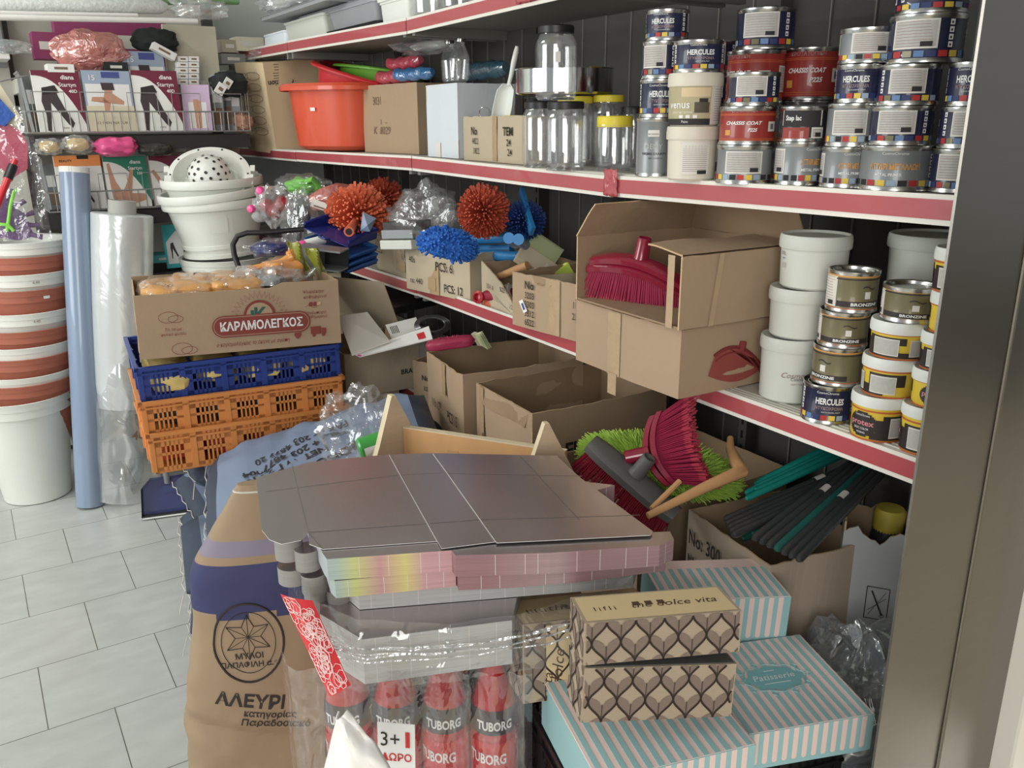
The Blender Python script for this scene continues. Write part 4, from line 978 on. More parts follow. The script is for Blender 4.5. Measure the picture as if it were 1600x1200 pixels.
t = thing('glass_bottle', 'jar with a ribbed olive yellow cap in the torn white carton', 'jar', (1.55, .955, .475))
mb.lathe([(0, 0), (.04, 0), (.042, .2), (.03, .3)], 'can_dark', 24); mb.link('bottle_body', t)
mb = Mb(); n = 60
prof = lambda r, z: [(r * (1 + .02 * (i % 2)) * cos(2 * pi * i / n), r * (1 + .02 * (i % 2)) * sin(2 * pi * i / n), z) for i in range(n)]
vs = prof(.03, .295) + prof(.031, .335) + prof(.027, .343); mb.add(vs, [(j * n + i, j * n + (i + 1) % n, (j + 1) * n + (i + 1) % n, (j + 1) * n + i) for j in range(2) for i in range(n)] + [tuple(range(2 * n, 3 * n))], 'cap_olive', True); mb.link('cap', t)
# crumpled clear bag in front of it
film('grey_film', (170, 178, 186), .5, .2, .45, bs=9, bump=.8)
mb = Mb(); mb.blob((0, 0, 0), (.34, .30, .30), 'grey_film', 31, .22, 7, 40, 26, ridge=.3); mb.blob((.02, -.02, -.03), (.26, .22, .22), 'grey_film', 33, .25, 9, 32, 20, ridge=.4)
o = mb.link('plastic_bag', label='crumpled clear plastic bag between the striped boxes and the steel jamb', cat='bag'); o.location = (1.36, .86, .47)
carton('cardboard_box', 'brown carton underneath the crumpled clear bag by the jamb', (1.38, .86, .1), -30, .26, .24, .23, closed=True, group='boxes by the steel jamb', seed=73)

# ---------------------------------------------------------------- wooden stand behind the silver boards
mat('plywood', (196, 172, 142), .7, var=.1, vs=8, bump=.1, stretch=(1, 1, 5)); mat('plywood_edge', (214, 198, 168), .8, var=.15, vs=40); mat('plank_orange', (206, 158, 108), .55, var=.1, vs=7, stretch=(6, 1, 1))
t = thing('wooden_stand', 'wooden stand with two pointed end boards and a plank between them', 'stand', (1.0, 1.9, .5))
def end_board(apex, yaw, dz=.46, flip=1):
    mb = Mb(); ax, ay, az = apex
    pts = [(-.004, 0), (.006, 0), (.055 * flip + .01, -.12), (.085, -.22), (.09, -dz), (-.09, -dz), (-.085, -.22), (-.045, -.12)]
    mb.prism(pts, -.009, .009, 'plywood', M=T(ax - 1.0, ay - 1.9, az - .5) @ RZ(yaw) @ FRONT, side='plywood_edge')
    mb.link('end_board', t)
pa = ond(611, 617, 2.02); pb = ond(852, 660, 1.86)
end_board(pa, 8); end_board(pb, -14)
mb = Mb(); q0 = Vector(pa) + Vector((.03, -.005, -.085)); q1 = Vector(pb) + Vector((.05, -.01, -.085)); d = (q1 - q0); L = d.length; ang = math.degrees(atan2(d.y, d.x))
mb.M = T(q0.x - 1.0, q0.y - 1.9, q0.z - .5) @ RZ(ang)
mb.box((L / 2, 0, -.08), (L, .016, .16), 'plank_orange'); mb.box((L / 2, 0, .0008), (L, .017, .003), 'plywood_edge'); mb.box((L * .32, -.0085, -.045), (.03, .001, .012), 'wood'); mb.link('plank', t)
carton('cardboard_box', 'low brown carton carrying the wooden stand behind the silver boards', (1.0, 1.83, .02), -34, .30, .24, .49, closed=True, seed=75)
# ---------------------------------------------------------------- silver cake boards on bottles
def wpoly(pts, z): return [(lambda p: (p.x, p.y))(onz(a, b, z)) for a, b in pts]
def silver_mat():
    m = mat('silver_card', (198, 190, 190), .27, .9, var=.05, vs=3, bump=.05, bs=14); return m
silver_mat(); mat('board_white', (206, 204, 200), .7, var=.1, vs=40, stretch=(1, 1, 30)); mat('crease', (150, 142, 142), .4, .6)
def edge_mat(name, cols):
    # printed sheet edges: bands of ink colour along the stack and fine horizontal sheet lines
    m = bpy.data.materials.new(name); m.use_nodes = True; nt = m.node_tree; b = nt.nodes['Principled BSDF']
    tc = nt.nodes.new('ShaderNodeTexCoord'); sp = nt.nodes.new('ShaderNodeSeparateXYZ'); nt.links.new(tc.outputs['Object'], sp.inputs[0])
    mr = nt.nodes.new('ShaderNodeMapRange'); mr.inputs['From Min'].default_value = cols[0][0]; mr.inputs['From Max'].default_value = cols[-1][0]
    nt.links.new(sp.outputs['X'], mr.inputs[0]); cr = nt.nodes.new('ShaderNodeValToRGB'); r = cr.color_ramp
    a0, a1 = cols[0][0], cols[-1][0]
    while len(r.elements) < len(cols): r.elements.new(.5)
    for e, (x, c) in zip(r.elements, cols): e.position = (x - a0) / (a1 - a0); e.color = (*srgb(c), 1)
    nt.links.new(mr.outputs[0], cr.inputs[0])
    n = nt.nodes.new('ShaderNodeTexNoise'); n.inputs['Scale'].default_value = 1; n.inputs['Detail'].default_value = 2
    mp = nt.nodes.new('ShaderNodeMapping'); mp.inputs['Scale'].default_value = (6, 6, 900); nt.links.new(tc.outputs['Object'], mp.inputs[0]); nt.links.new(mp.outputs[0], n.inputs['Vector'])
    m2 = nt.nodes.new('ShaderNodeMapRange'); m2.inputs['To Min'].default_value = .62; m2.inputs['To Max'].default_value = 1.25; nt.links.new(n.outputs[0], m2.inputs[0])
    sc = nt.nodes.new('ShaderNodeVectorMath'); sc.operation = 'SCALE'; nt.links.new(cr.outputs[0], sc.inputs[0]); nt.links.new(m2.outputs[0], sc.inputs['Scale'])
    nt.links.new(sc.outputs[0], b.inputs['Base Color']); b.inputs['Roughness'].default_value = .7; MATS[name] = m
edge_mat('edge_rainbow', [(0, (176, 170, 182)), (.06, (170, 186, 180)), (.09, (198, 200, 130)), (.13, (196, 150, 150)), (.17, (214, 200, 130)), (.2, (200, 156, 160)), (.3, (190, 150, 150))])
edge_mat('edge_pink', [(0, (158, 120, 122)), (.3, (152, 114, 118)), (.42, (170, 146, 146)), (.46, (150, 116, 120)), (.55, (160, 130, 132))])
edge_mat('edge_grey', [(0, (190, 188, 184)), (.3, (182, 182, 180)), (.55, (160, 160, 160))])
SO = Vector((*wpoly([(482, 850)], .92)[0], 0)); SANG = math.degrees(atan2(-.352, .492))
def loc2(pts, z):
    # traced corners on the board plane, turned into the stack's own frame
    out = []
    c, s = cos(radians(-SANG)), sin(radians(-SANG))
    for p in wpoly(pts, z): x, y = p[0] - SO.x, p[1] - SO.y; out.append((x * c - y * s, x * s + y * c))
    return out
ZT = .925
rt = random.Random(12); mat('edge_tick', (216, 208, 206), .7)
def board(label, pts, z0, z1, creases=(), side='board_white', top='silver_card', name='silver_board', cat='board', group='silver boards', warp=0, zt=None):
    t = thing(name, label, cat, (SO.x, SO.y, z0), radians(SANG), group)
    P = loc2(pts, z1 if zt is None else zt)
    mb = Mb(); mb.prism(P, 0, z1 - z0, top, side=side)
    for a, b in creases:
        q = loc2([a, b], z1 if zt is None else zt); d = Vector((q[1][0] - q[0][0], q[1][1] - q[0][1], 0)).normalized(); nn = Vector((-d.y, d.x, 0)) * .0007
        z = z1 - z0 + .0004; mb.add([(q[0][0] + nn.x, q[0][1] + nn.y, z), (q[0][0] - nn.x, q[0][1] - nn.y, z), (q[1][0] - nn.x, q[1][1] - nn.y, z), (q[1][0] + nn.x, q[1][1] + nn.y, z)], [(0, 1, 2, 3)], 'crease')
    if z1 - z0 > .01:
        for i in range(len(P)):
            a, b = Vector((*P[i], 0)), Vector((*P[(i + 1) % len(P)], 0)); L = (b - a).length
            if L < .03: continue
            d = (b - a) / L; nn = Vector((d.y, -d.x, 0)); mid = (a + b) / 2 + nn * .001
            if sum((P[k][0] * P[(k + 1) % len(P)][1] - P[(k + 1) % len(P)][0] * P[k][1]) for k in range(len(P))) < 0: nn = -nn
            k = .02
            while k < L - .01:
                p = a + d * k + nn * .0003; q = p + d * .0009
                mb.add([(p.x, p.y, .001), (q.x, q.y, .001), (q.x, q.y, z1 - z0 - .001), (p.x, p.y, z1 - z0 - .001)], [(0, 1, 2, 3)], 'edge_tick'); k += rt.uniform(.02, .06)
    mb.link('board_sheet', t); return t
# the two top sheets lying side by side
board('left half of the silver top sheets with a tongue-shaped end', [(400, 746), (483, 722), (608, 710), (628, 735), (690, 845), (505, 858), (483, 850), (482, 832), (470, 844), (440, 850), (421, 843), (409, 828)], ZT, ZT + .0012,
      [((456, 724), (482, 832)), ((416, 768), (625, 742)), ((483, 832), (672, 818)), ((482, 832), (505, 858))])
board('long narrow silver sheet lying across the middle of the stack', [(608, 710), (676, 708), (698, 738), (776, 846), (690, 857), (679, 838), (622, 736)], ZT + .0014, ZT + .0026, [((628, 742), (700, 738)), ((672, 818), (752, 812))])
board('right half of the silver top sheets reaching the flower-shaped corner', [(676, 708), (870, 712), (905, 745), (943, 773), (1020, 830), (1016, 836), (860, 844), (776, 848), (698, 738)], ZT + .0028, ZT + .004,
      [((698, 740), (910, 744)), ((752, 812), (1000, 805)), ((812, 712), (905, 812))])
# bundles underneath
LB = board('bundle of boards with rainbow-printed edges below the top sheets', [(500, 858), (690, 846), (702, 866), (706, 876), (512, 890), (505, 880), (470, 800), (640, 760), (660, 780)], .885, ZT - .001, side='edge_rainbow', name='board_bundle', cat='board bundle', group='board bundles', zt=.905)
board('bundle of boards with pink edges at the right of the stack', [(690, 850), (740, 858), (1046, 846), (1052, 858), (1030, 868), (860, 880), (712, 884), (700, 868), (680, 800), (860, 760), (960, 772)], .885, ZT - .001, side='edge_pink', name='board_bundle', cat='board bundle', group='board bundles', zt=.905)
board('lower bundle of boards with rainbow edges, shifted left', [(514, 905), (706, 878), (716, 890), (712, 900), (524, 918), (516, 910), (500, 860), (690, 800), (700, 850)], .852, .884, side='edge_rainbow', name='board_bundle', cat='board bundle', group='board bundles', zt=.872)
board('lower bundle of boards with pink edges under the right half', [(712, 893), (802, 882), (1042, 858), (1040, 876), (900, 894), (800, 902), (716, 906), (700, 850), (960, 800)], .852, .884, side='edge_pink', name='board_bundle', cat='board bundle', group='board bundles', zt=.872)
board('thick grey-edged board bundle partly wrapped in film', [(560, 922), (990, 888), (1000, 860), (960, 800), (560, 840), (470, 880), (480, 900), (540, 905)], .802, .851, side='edge_grey', name='board_bundle', cat='board bundle', group='board bundles', zt=.84)
board('bottom board bundle wrapped tightly in clear film', [(566, 1000), (800, 970), (815, 900), (760, 860), (560, 880), (500, 900), (500, 960)], .716, .801, side='edge_grey', name='board_bundle', cat='board bundle', group='board bundles', zt=.80)
# round tongue ends showing as little grey columns at the left corner
mat('round_edge', (150, 147, 142), .6, .2, var=.3, vs=1, stretch=(3, 3, 400))
for i, (px, py, z0, z1, r, lab) in enumerate(((452, 862, .880, .922, .024, 'round board ends at the left corner, upper back pile'), (482, 880, .868, .905, .022, 'round board ends at the left corner, upper front pile'), (460, 905, .835, .866, .027, 'wide round board ends below the upper piles'),
        (492, 918, .822, .858, .022, 'round board ends below the front pile'), (497, 950, .765, .82, .022, 'grey column of round ends, left of two in film'), (532, 955, .755, .822, .022, 'grey column of round ends, right of two in film'))):
    p = onz(px, py, (z0 + z1) / 2); mb = Mb(); d = Vector((p.x, p.y, 0)).normalized() * r
    mb.lathe([(0, 0), (r, 0), (r, z1 - z0), (0, z1 - z0)], 'round_edge', 32, mats=['round_edge', 'round_edge', 'silver_card']); o = mb.link('round_board_pile', label=lab, cat='board pile', group='round board ends'); o.location = (p.x + d.x, p.y + d.y, z0)
# film around the lower bundles
film('wrap_film', (228, 230, 230), .13, .1, .75, bs=9, bump=.45); film('wrap_ridge', (232, 234, 234), .55, .12, .6, bs=18, bump=1.0)
def wrap(u, v):
    pts = loc2([(452, 885), (500, 985), (560, 1000), (700, 985), (850, 965), (985, 935)], .80)
    k = u * (len(pts) - 1); i = min(int(k), len(pts) - 2); f = k - i; x = pts[i][0] * (1 - f) + pts[i + 1][0] * f; y = pts[i][1] * (1 - f) + pts[i + 1][1] * f
    e = .006 * noise.noise(Vector((u * 14, v * 5, 2))) + .004 * noise.noise(Vector((u * 30, v * 12, 5)))
    return (x, y - .012 - e - .006 * sin(v * 3), -.012 + (.13 + .02 * sin(u * 7)) * v)
mb = Mb(); mb.grid(wrap, 60, 16, 'wrap_film')
# twisted ridges of gathered film
for s in range(5):
    pth = [Vector(wrap(.18 + .78 * q / 16, .46 + .05 * s + .05 * noise.noise(Vector((q * .5, s, 1))) + .06 * (s % 2) * q / 16)) + Vector((0, -.004, 0)) for q in range(17)]
    mb.tube(pth, [.001 + .0026 * abs(noise.noise(Vector((q * .9, s * 2.2, 0)))) for q in range(17)], 'wrap_ridge', 6)
o = mb.link('wrapping_film', label='clear film wrapped around the lower silver board bundles', cat='plastic film'); o.location = (SO.x, SO.y, .722); o.rotation_euler = (0, 0, radians(SANG))

# ---------------------------------------------------------------- bottles in shrink wrap under the boards
mat('bottle_red', (176, 34, 38), .12, coat=.8); mat('bottle_dark', (70, 14, 16), .15, coat=.6); mat('cap_red', (216, 44, 44), .35); mat('label_charcoal', (44, 42, 46), .4, coat=.3); mat('label_red', (196, 40, 42), .4, coat=.3)
def beer_bottle(loc, rz, label, seed):
    t = thing('soda_bottle', label, 'bottle', loc, rz, 'red bottles in shrink wrap')
    mb = Mb(); r = .044
    prof = [(0, .006), (r * .7, 0), (r * .92, .006), (r, .02), (r, .16), (r * .985, .165), (r, .17), (r, .2), (r * .93, .222), (r * .7, .255), (r * .45, .285), (r * .33, .3), (r * .33, .318), (r * .42, .32), (r * .42, .324), (0, .324)]
    mb.lathe(prof, 'bottle_red', 32)
    mb.lathe([(r + .0006, .07), (r + .0006, .155)], 'label_red', 32)
    mb.lathe([(r + .0004, .172), (r + .0006, .2), (r * .945, .222)], 'label_charcoal', 32)
    for a in (0, 120, 240): mb.ctext('TUBORG', .026, 'txt_white', r + .001, .183, a, bold=.035, fit=.068)
    for a in (-20, 160): mb.ctext('TUBORG', .03, 'txt_white', r + .0012, .11, a, bold=.03, fit=.075)
    mb.link('bottle_body', t)
    mb = Mb(); n = 48; z0 = .317; vs = []
    for rr_, z in ((.0155, z0), (.0155, z0 + .016), (.0135, z0 + .019)): vs += [(rr_ * (1 + .025 * (i % 2)) * cos(2 * pi * i / n), rr_ * (1 + .025 * (i % 2)) * sin(2 * pi * i / n), z) for i in range(n)]
    mb.add(vs, [(j * n + i, j * n + (i + 1) % n, (j + 1) * n + (i + 1) % n, (j + 1) * n + i) for j in range(2) for i in range(n)] + [tuple(range(2 * n, 3 * n))], 'cap_red', True); mb.link('cap', t)
    return t
e1 = Vector((cos(radians(SANG)), sin(radians(SANG)), 0)); e2 = Vector((-e1.y, e1.x, 0)); B0 = Vector((SO.x, SO.y, 0)) + e1 * .035 + e2 * .045
bp = None
BL = {(0, 0): 'front row red bottle at the left edge, its dark neck label in view', (1, 0): 'front row red bottle behind the white paper bag', (2, 0): 'front row red bottle beside the 3+1 offer card', (3, 0): 'front row red bottle at the right end next to the black crate'}
for j in range(3):
    for i in range(4):
        p = B0 + e1 * (i * .0905) + e2 * (j * .0905); rz = atan2(-p.y, -p.x) + pi / 2 + radians((i * 47 + j * 31) % 40 - 20)
        lab = BL.get((i, j), 'red bottle in the %s row of the wrapped pack under the boards' % ('second' if j == 1 else 'back'))
        if bp is None: bp = beer_bottle((p.x, p.y, .370), rz, lab, 0)
        else: copy_tree(bp, (p.x, p.y, .370), rz, label=lab)
cc = B0 + e1 * .135 + e2 * .09
carton('cardboard_box', 'brown carton underneath the pack of red bottles', (cc.x, cc.y, .002), SANG, .34, .27, .366, closed=True, seed=81)
# card with the offer, standing against the bottles
t = thing('offer_card', 'small white card reading 3+1 in front of the red bottles', 'card', onz(620, 1195, .60), radians(SANG - 4))
mb = Mb(); mb.box((0, 0, .03), (.062, .0012, .09), 'paper_white', M=RX(-6))
mb.M = RX(-6); mb.ftext('3+', .036, 'ink', -.01, -.0016, .034, sx=.9); mb.ftext('1', .038, 'label_red', .019, -.0016, .034, bold=.025, sx=1.3); mb.ftext('ΔΩΡΟ', .018, 'label_red', .0, -.0016, .008, bold=.02)
mb.link('card_sheet', t)
# shrink film in front of the bottles
film('shrink_film', (226, 206, 206), .2, .08, .75, bs=7, bump=.7)
mb = Mb()
def shr(u, v):
    x = -.09 + .47 * u; b = .010 * noise.noise(Vector((u * 9, v * 3, 8))) + .006 * noise.noise(Vector((u * 22, v * 9, 9)))
    y = -.034 - b + (.10 * max(0, .1 - u) * 10 if u < .1 else 0)
    return (x, y - .012 * sin(u * 31) ** 2, .33 * v)
mb.grid(shr, 70, 20, 'shrink_film'); o = mb.link('shrink_wrap', label='glossy shrink film around the red bottles', cat='plastic film'); o.location = (SO.x, SO.y, .373); o.rotation_euler = (0, 0, radians(SANG))
# red coral-pattern band hanging from the film
mat('coral_red', (206, 44, 50), .4, coat=.3); mat('coral_line', (236, 200, 196), .45, coat=.3)
mb = Mb(); Q = [ond(438, 928, 1.40), ond(488, 938, 1.38), ond(548, 1070, 1.31), ond(515, 1088, 1.32)]
def band(u, v, k=0):
    a = Q[0].lerp(Q[3], v); b = Q[1].lerp(Q[2], v); p = a.lerp(b, u) + FW * (-.008 * sin(pi * u) - k); return p
mb.grid(lambda u, v: band(u, v), 10, 20, 'coral_red')
rr = random.Random(3)
for i in range(46):
    cu, cv, r = rr.uniform(.1, .9), rr.uniform(.05, .97), rr.uniform(.05, .15)
    mb.tube([band(min(.97, max(.03, cu + r * 1.6 * cos(q * .785))), min(.99, max(.01, cv + r * .7 * sin(q * .785))), .0012) for q in range(8)], .0007, 'coral_line', 4, closed=True)
    if i % 3 == 0: mb.tube([band(min(.97, max(.03, cu + r * .7 * cos(q * .785))), min(.99, max(.01, cv + r * .3 * sin(q * .785))), .0012) for q in range(8)], .0007, 'coral_line', 4, closed=True)
mb.link('printed_wrapper', label='red printed wrapper with white ring pattern hanging at the board stack corner', cat='wrapper')
# white paper bag in the front
mat('bag_paper', (238, 236, 230), .8, bump=.15, bs=8)
mb = Mb()
C = [ond(522, 1112, 1.20), ond(545, 1110, 1.18), ond(600, 1200, 1.12), ond(500, 1250, 1.10), ond(680, 1290, 1.08)]
def pb(u, v):
    l = ond(530 - 36 * v, 1112 + 150 * v, 1.17); r_ = ond(540 + 100 * v ** .8, 1112 + 150 * v, 1.13); p = l.lerp(r_, u)
    return p + FW * (-.03 * sin(pi * u) + .014 * noise.noise(Vector((u * 5, v * 4, 3))) + .006 * abs(sin(u * 9 + v * 4)))
mb.grid(pb, 26, 26, 'bag_paper')
o = mb.link('paper_bag', label='crumpled white paper bag at the bottom in front of the red bottles', cat='bag'); s_ = o.modifiers.new('t', 'SOLIDIFY'); s_.thickness = .003

# ---------------------------------------------------------------- patterned cake boxes in a black crate
mat('cake_pink', (232, 206, 198), .55); mat('cake_blue', (150, 190, 192), .55); mat('cake_brown_bg', (168, 152, 130), .7, var=.12, vs=90, stretch=(1, 1, 8)); mat('cake_brown_line', (80, 66, 62), .6); mat('cake_brown_mid', (126, 110, 98), .65, var=.2, vs=160, stretch=(1, 1, 6))
mat('cake_gold', (212, 190, 146), .6); mat('cake_inner', (88, 90, 88), .8); mat('cake_script', (82, 58, 40), .7)
def leaf_pattern(mb, w, h, M, cell=.045, ch=.033):
    # interlocking leaf lattice drawn on a w x h panel in the xy plane
    def inside(x, y): return abs(x) <= w / 2 and 0 <= y <= h
    def seg(pts, hw, m, z):
        P = [Vector((x, y, 0)) for x, y in pts]
        for i in range(len(P) - 1):
            p, q = P[i], P[i + 1]
            if not (inside(p.x, p.y) and inside(q.x, q.y)): continue
            d = (q - p)
            if d.length < 1e-6: continue
            nn = Vector((-d.y, d.x, 0)).normalized() * hw
            mb.add([(p.x - nn.x, p.y - nn.y, z), (q.x - nn.x, q.y - nn.y, z), (q.x + nn.x, q.y + nn.y, z), (p.x + nn.x, p.y + nn.y, z)], [(0, 1, 2, 3)], m, M=M)
    nx = int(w / cell) + 3; ny = int(h / ch) + 3
    hw = lambda t: cell / 2 * (.5 - .5 * cos(2 * pi * t))
    cl = lambda x, y: (min(w / 2, max(-w / 2, x)), min(h, max(0, y)))
    for j in range(-2, ny):
        for i in range(-nx // 2 - 1, nx // 2 + 2):
            x0 = i * cell + (cell / 2 if j % 2 else 0); y0 = j * ch
            for s in (-1, 1):
                seg([(x0 + s * hw(t / 20), y0 + 2 * ch * t / 20) for t in range(21)], .0017, 'cake_brown_line', .001)
                # leaf half: outer side follows the lattice, inner side the stem, open to a V at the top
                out = [(x0 + s * max(.0012, hw(t / 20) - .0022), y0 + 2 * ch * t / 20) for t in range(3, 13)]
                inn = [(x0 + s * .0016, y0 + 2 * ch * .40), (x0 + s * .0016, y0 + 2 * ch * .16)]
                mid = [(x0 + s * cell * .26, y0 + 2 * ch * .565), (x0 + s * cell * .10, y0 + 2 * ch * .49)]
                poly = [cl(*p) for p in out + mid + inn]
                xs_ = [p[0] for p in poly]; ys_ = [p[1] for p in poly]
                if max(xs_) - min(xs_) > .002 and max(ys_) - min(ys_) > .002: mb.add([(x, y, .0005) for x, y in (poly if s > 0 else poly[::-1])], [tuple(range(len(poly)))], 'cake_brown_mid', M=M)
            seg([(x0, y0 + 2 * ch * (.1 + .32 * t / 8)) for t in range(9)], .0011, 'cake_brown_line', .0011)
def brown_cake_box(label, loc, yaw, w, d, h, rot, split=True):
    t = thing('cake_box', label, 'box', loc, group='patterned cake boxes', rot=tuple(radians(a) for a in rot))
    mb = Mb(); hh = h * .45 if split else 0
    mb.box((0, 0, (h - hh) / 2 if split else h / 2), (w, d, h - hh if split else h), 'cake_brown_bg')
    leaf_pattern(mb, w - .004, (h - hh if split else h) - .001, T(0, -d / 2 - .0003, .0005) @ FRONT)
    leaf_pattern(mb, d - .004, (h - hh if split else h) - .001, T(-w / 2 - .0003, 0, .0005) @ RZ(-90) @ FRONT)
    leaf_pattern(mb, d - .004, (h - hh if split else h) - .001, T(w / 2 + .0003, 0, .0005) @ RZ(90) @ FRONT)
    if split: mb.box((0, 0, h - hh + .0008), (w - .006, d - .006, .001), 'cake_inner')
    mb.link('box_body', t)
    mb = Mb()
    if split:
        mb.M = T(-w / 2, 0, h - hh) @ RY(-3.6) @ T(w / 2, d / 2, 0) @ RX(1.5)
        mb.box((0, -d / 2, hh / 2 + .006), (w + .004, d + .003, hh - .004), 'cake_brown_bg')
        leaf_pattern(mb, w - .002, hh - .005, T(0, -d - .0022, .009) @ FRONT); leaf_pattern(mb, d - .004, hh - .005, T(-w / 2 - .0025, -d / 2, .009) @ RZ(-90) @ FRONT)
        top = T(0, -d / 2, hh + .0045)
    else: top = T(0, 0, h + .0006)
    mb.add([(-w / 2 + .003, -d / 2 + .003, 0), (w / 2 - .003, -d / 2 + .003, 0), (w / 2 - .003, d / 2 - .003, 0), (-w / 2 + .003, d / 2 - .003, 0)], [(0, 1, 2, 3)], 'cake_gold', M=top)
    mb.text('the dolce vita', d * .3, 'cake_script', M=top @ T(w * .12, -d * .1, .0005), shear=.3)
    for k in range(5): mb.text('Iif'[k % 3], d * .22, 'cake_script', M=top @ T(-w * .4 + k * .008, -d * .12, .0005))
    for k in range(3): mb.box((-w * .12 + k * .02, .004, .0006), (.011, .012, .0004), 'cake_script', M=top)
    mb.link('lid', t); return t
brown_cake_box('brown leaf-patterned cake box with its lid ajar, on the striped boxes', (.79, .848, .716), -23, .243, .085, .160, (-7, 5, -23))
bc = brown_cake_box('brown leaf-patterned cake box standing behind the ajar one with a gold label', (.812, 1.048, .630), -16.5, .258, .120, .139, (-12, 3, -16.5), split=False)
mb = Mb(); mb.box((.02, -.0606, .069), (.215, .001, .128), 'cake_gold'); mb.text('the dolce', .03, 'cake_script', M=T(-.06, -.0614, .03) @ FRONT @ RZ(84), shear=.3); mb.text('vita', .026, 'cake_script', M=T(-.078, -.0614, .03) @ FRONT @ RZ(84), shear=.3); mb.link('gold_label', bc)
def striped_box(label, loc, yaw, w, d, h, rot=None, emblem=False, lidh=.07, back=0, nst=15, stripes_top=True, group='striped cake boxes'):
    t = thing('cake_box', label, 'box', loc, radians(yaw), group, rot=tuple(radians(a) for a in rot) if rot else None)
    mb = Mb(); mb.box((0, 0, h / 2), (w - .004, d - .004, h - .002), 'cake_blue'); mb.link('box_body', t)
    mb = Mb(); mb.box((0, 0, h - .0005), (w, d, .003), 'cake_pink')
    s = w / nst
    for i in range(nst):
        x = -w / 2 + (i + .5) * s
        mb.box((x, -back / 2, h + .0014), (s * .5, d - back, .0008), 'cake_blue')
    # front flap with round-ended stripes
    mb.box((0, -d / 2 - .0006, h - lidh / 2), (w, .0016, lidh), 'cake_blue')
    for i in range(nst):
        x = -w / 2 + (i + 1) * s if i < nst - 1 else -w / 2 + .002
        L = lidh * .82; r = s * .26; pts = [(x - r, h), (x - r, h - L)] + [(x + r * cos(a), h - L + r * sin(a)) for a in [pi + pi * k / 6 for k in range(1, 6)]] + [(x + r, h - L), (x + r, h)]
        mb.add([(a, -d / 2 - .0017, b) for a, b in pts], [tuple(range(len(pts)))], 'cake_pink')
    ns = max(3, int(d / s))
    for sx in (1,):
        mb.box((sx * (w / 2 + .0006), 0, h - lidh / 2), (.0016, d, lidh), 'cake_blue')
        for i in range(ns):
            y = -d / 2 + (i + .5) * d / ns; r = s * .26; L = lidh * .82
            pts = [(y - r, h), (y - r, h - L)] + [(y + r * cos(a), h - L + r * sin(a)) for a in [pi + pi * k / 6 for k in range(1, 6)]] + [(y + r, h - L), (y + r, h)]
            mb.add([(sx * (w / 2 + .0018), a, b) for a, b in pts], [tuple(range(len(pts)))], 'cake_pink')
    if emblem:
        M = T(.0, .005, h + .0024); n = 40; R = .052
        pts = [(R * (1 + .06 * cos(8 * 2 * pi * i / n)) * cos(2 * pi * i / n), R * .62 * (1 + .06 * cos(8 * 2 * pi * i / n)) * sin(2 * pi * i / n), 0) for i in range(n)]
        mb.add(pts, [tuple(range(n))], 'cake_emblem', M=M)
        mb.tube([(p[0] * 1.12, p[1] * 1.15, .0002) for p in pts], .0008, 'cake_blue', 4, M=M, closed=True)
        for k in range(10):
            a = 2 * pi * k / 10; mb.tube([(R * 1.22 * cos(a) + .006 * cos(q), R * .8 * sin(a) + .006 * sin(q), 0) for q in (0, 1.2, 2.4, 3.6, 4.8)], .0007, 'cake_blue', 4, M=M, closed=True)
        mb.text('Patisserie', .021, 'txt_white', M=M @ T(0, -.004, .0006), shear=.2); mb.box((0, -.014, .0006), (.05, .001, .0004), 'txt_white', M=M); mb.box((0, .02, .0006), (.02, .001, .0004), 'txt_white', M=M)
    mb.link('lid', t); return t
mat('cake_emblem', (122, 178, 184), .55)
striped_box('pink and blue striped cake box at the front, under the brown boxes', (.811, .885, .577), -15.4, .262, .262, .1, emblem=False, rot=(0, 0, -15.4), nst=14)
striped_box('striped cake box with a round Patisserie emblem on its lid', (1.082, .838, .575), -20.1, .232, .235, .075, emblem=True, nst=13)
striped_box('striped cake box tilted at the back with a plain pink lid edge', (1.124, 1.043, .640), -25.2, .25, .15, .10, rot=(-.5, 2.5, -25.2), nst=13, back=.035, lidh=.098)
carton('cardboard_box', 'brown carton standing under the rear striped cake box', (1.12, 1.05, .36), -25, .22, .16, .27, closed=True, seed=83)
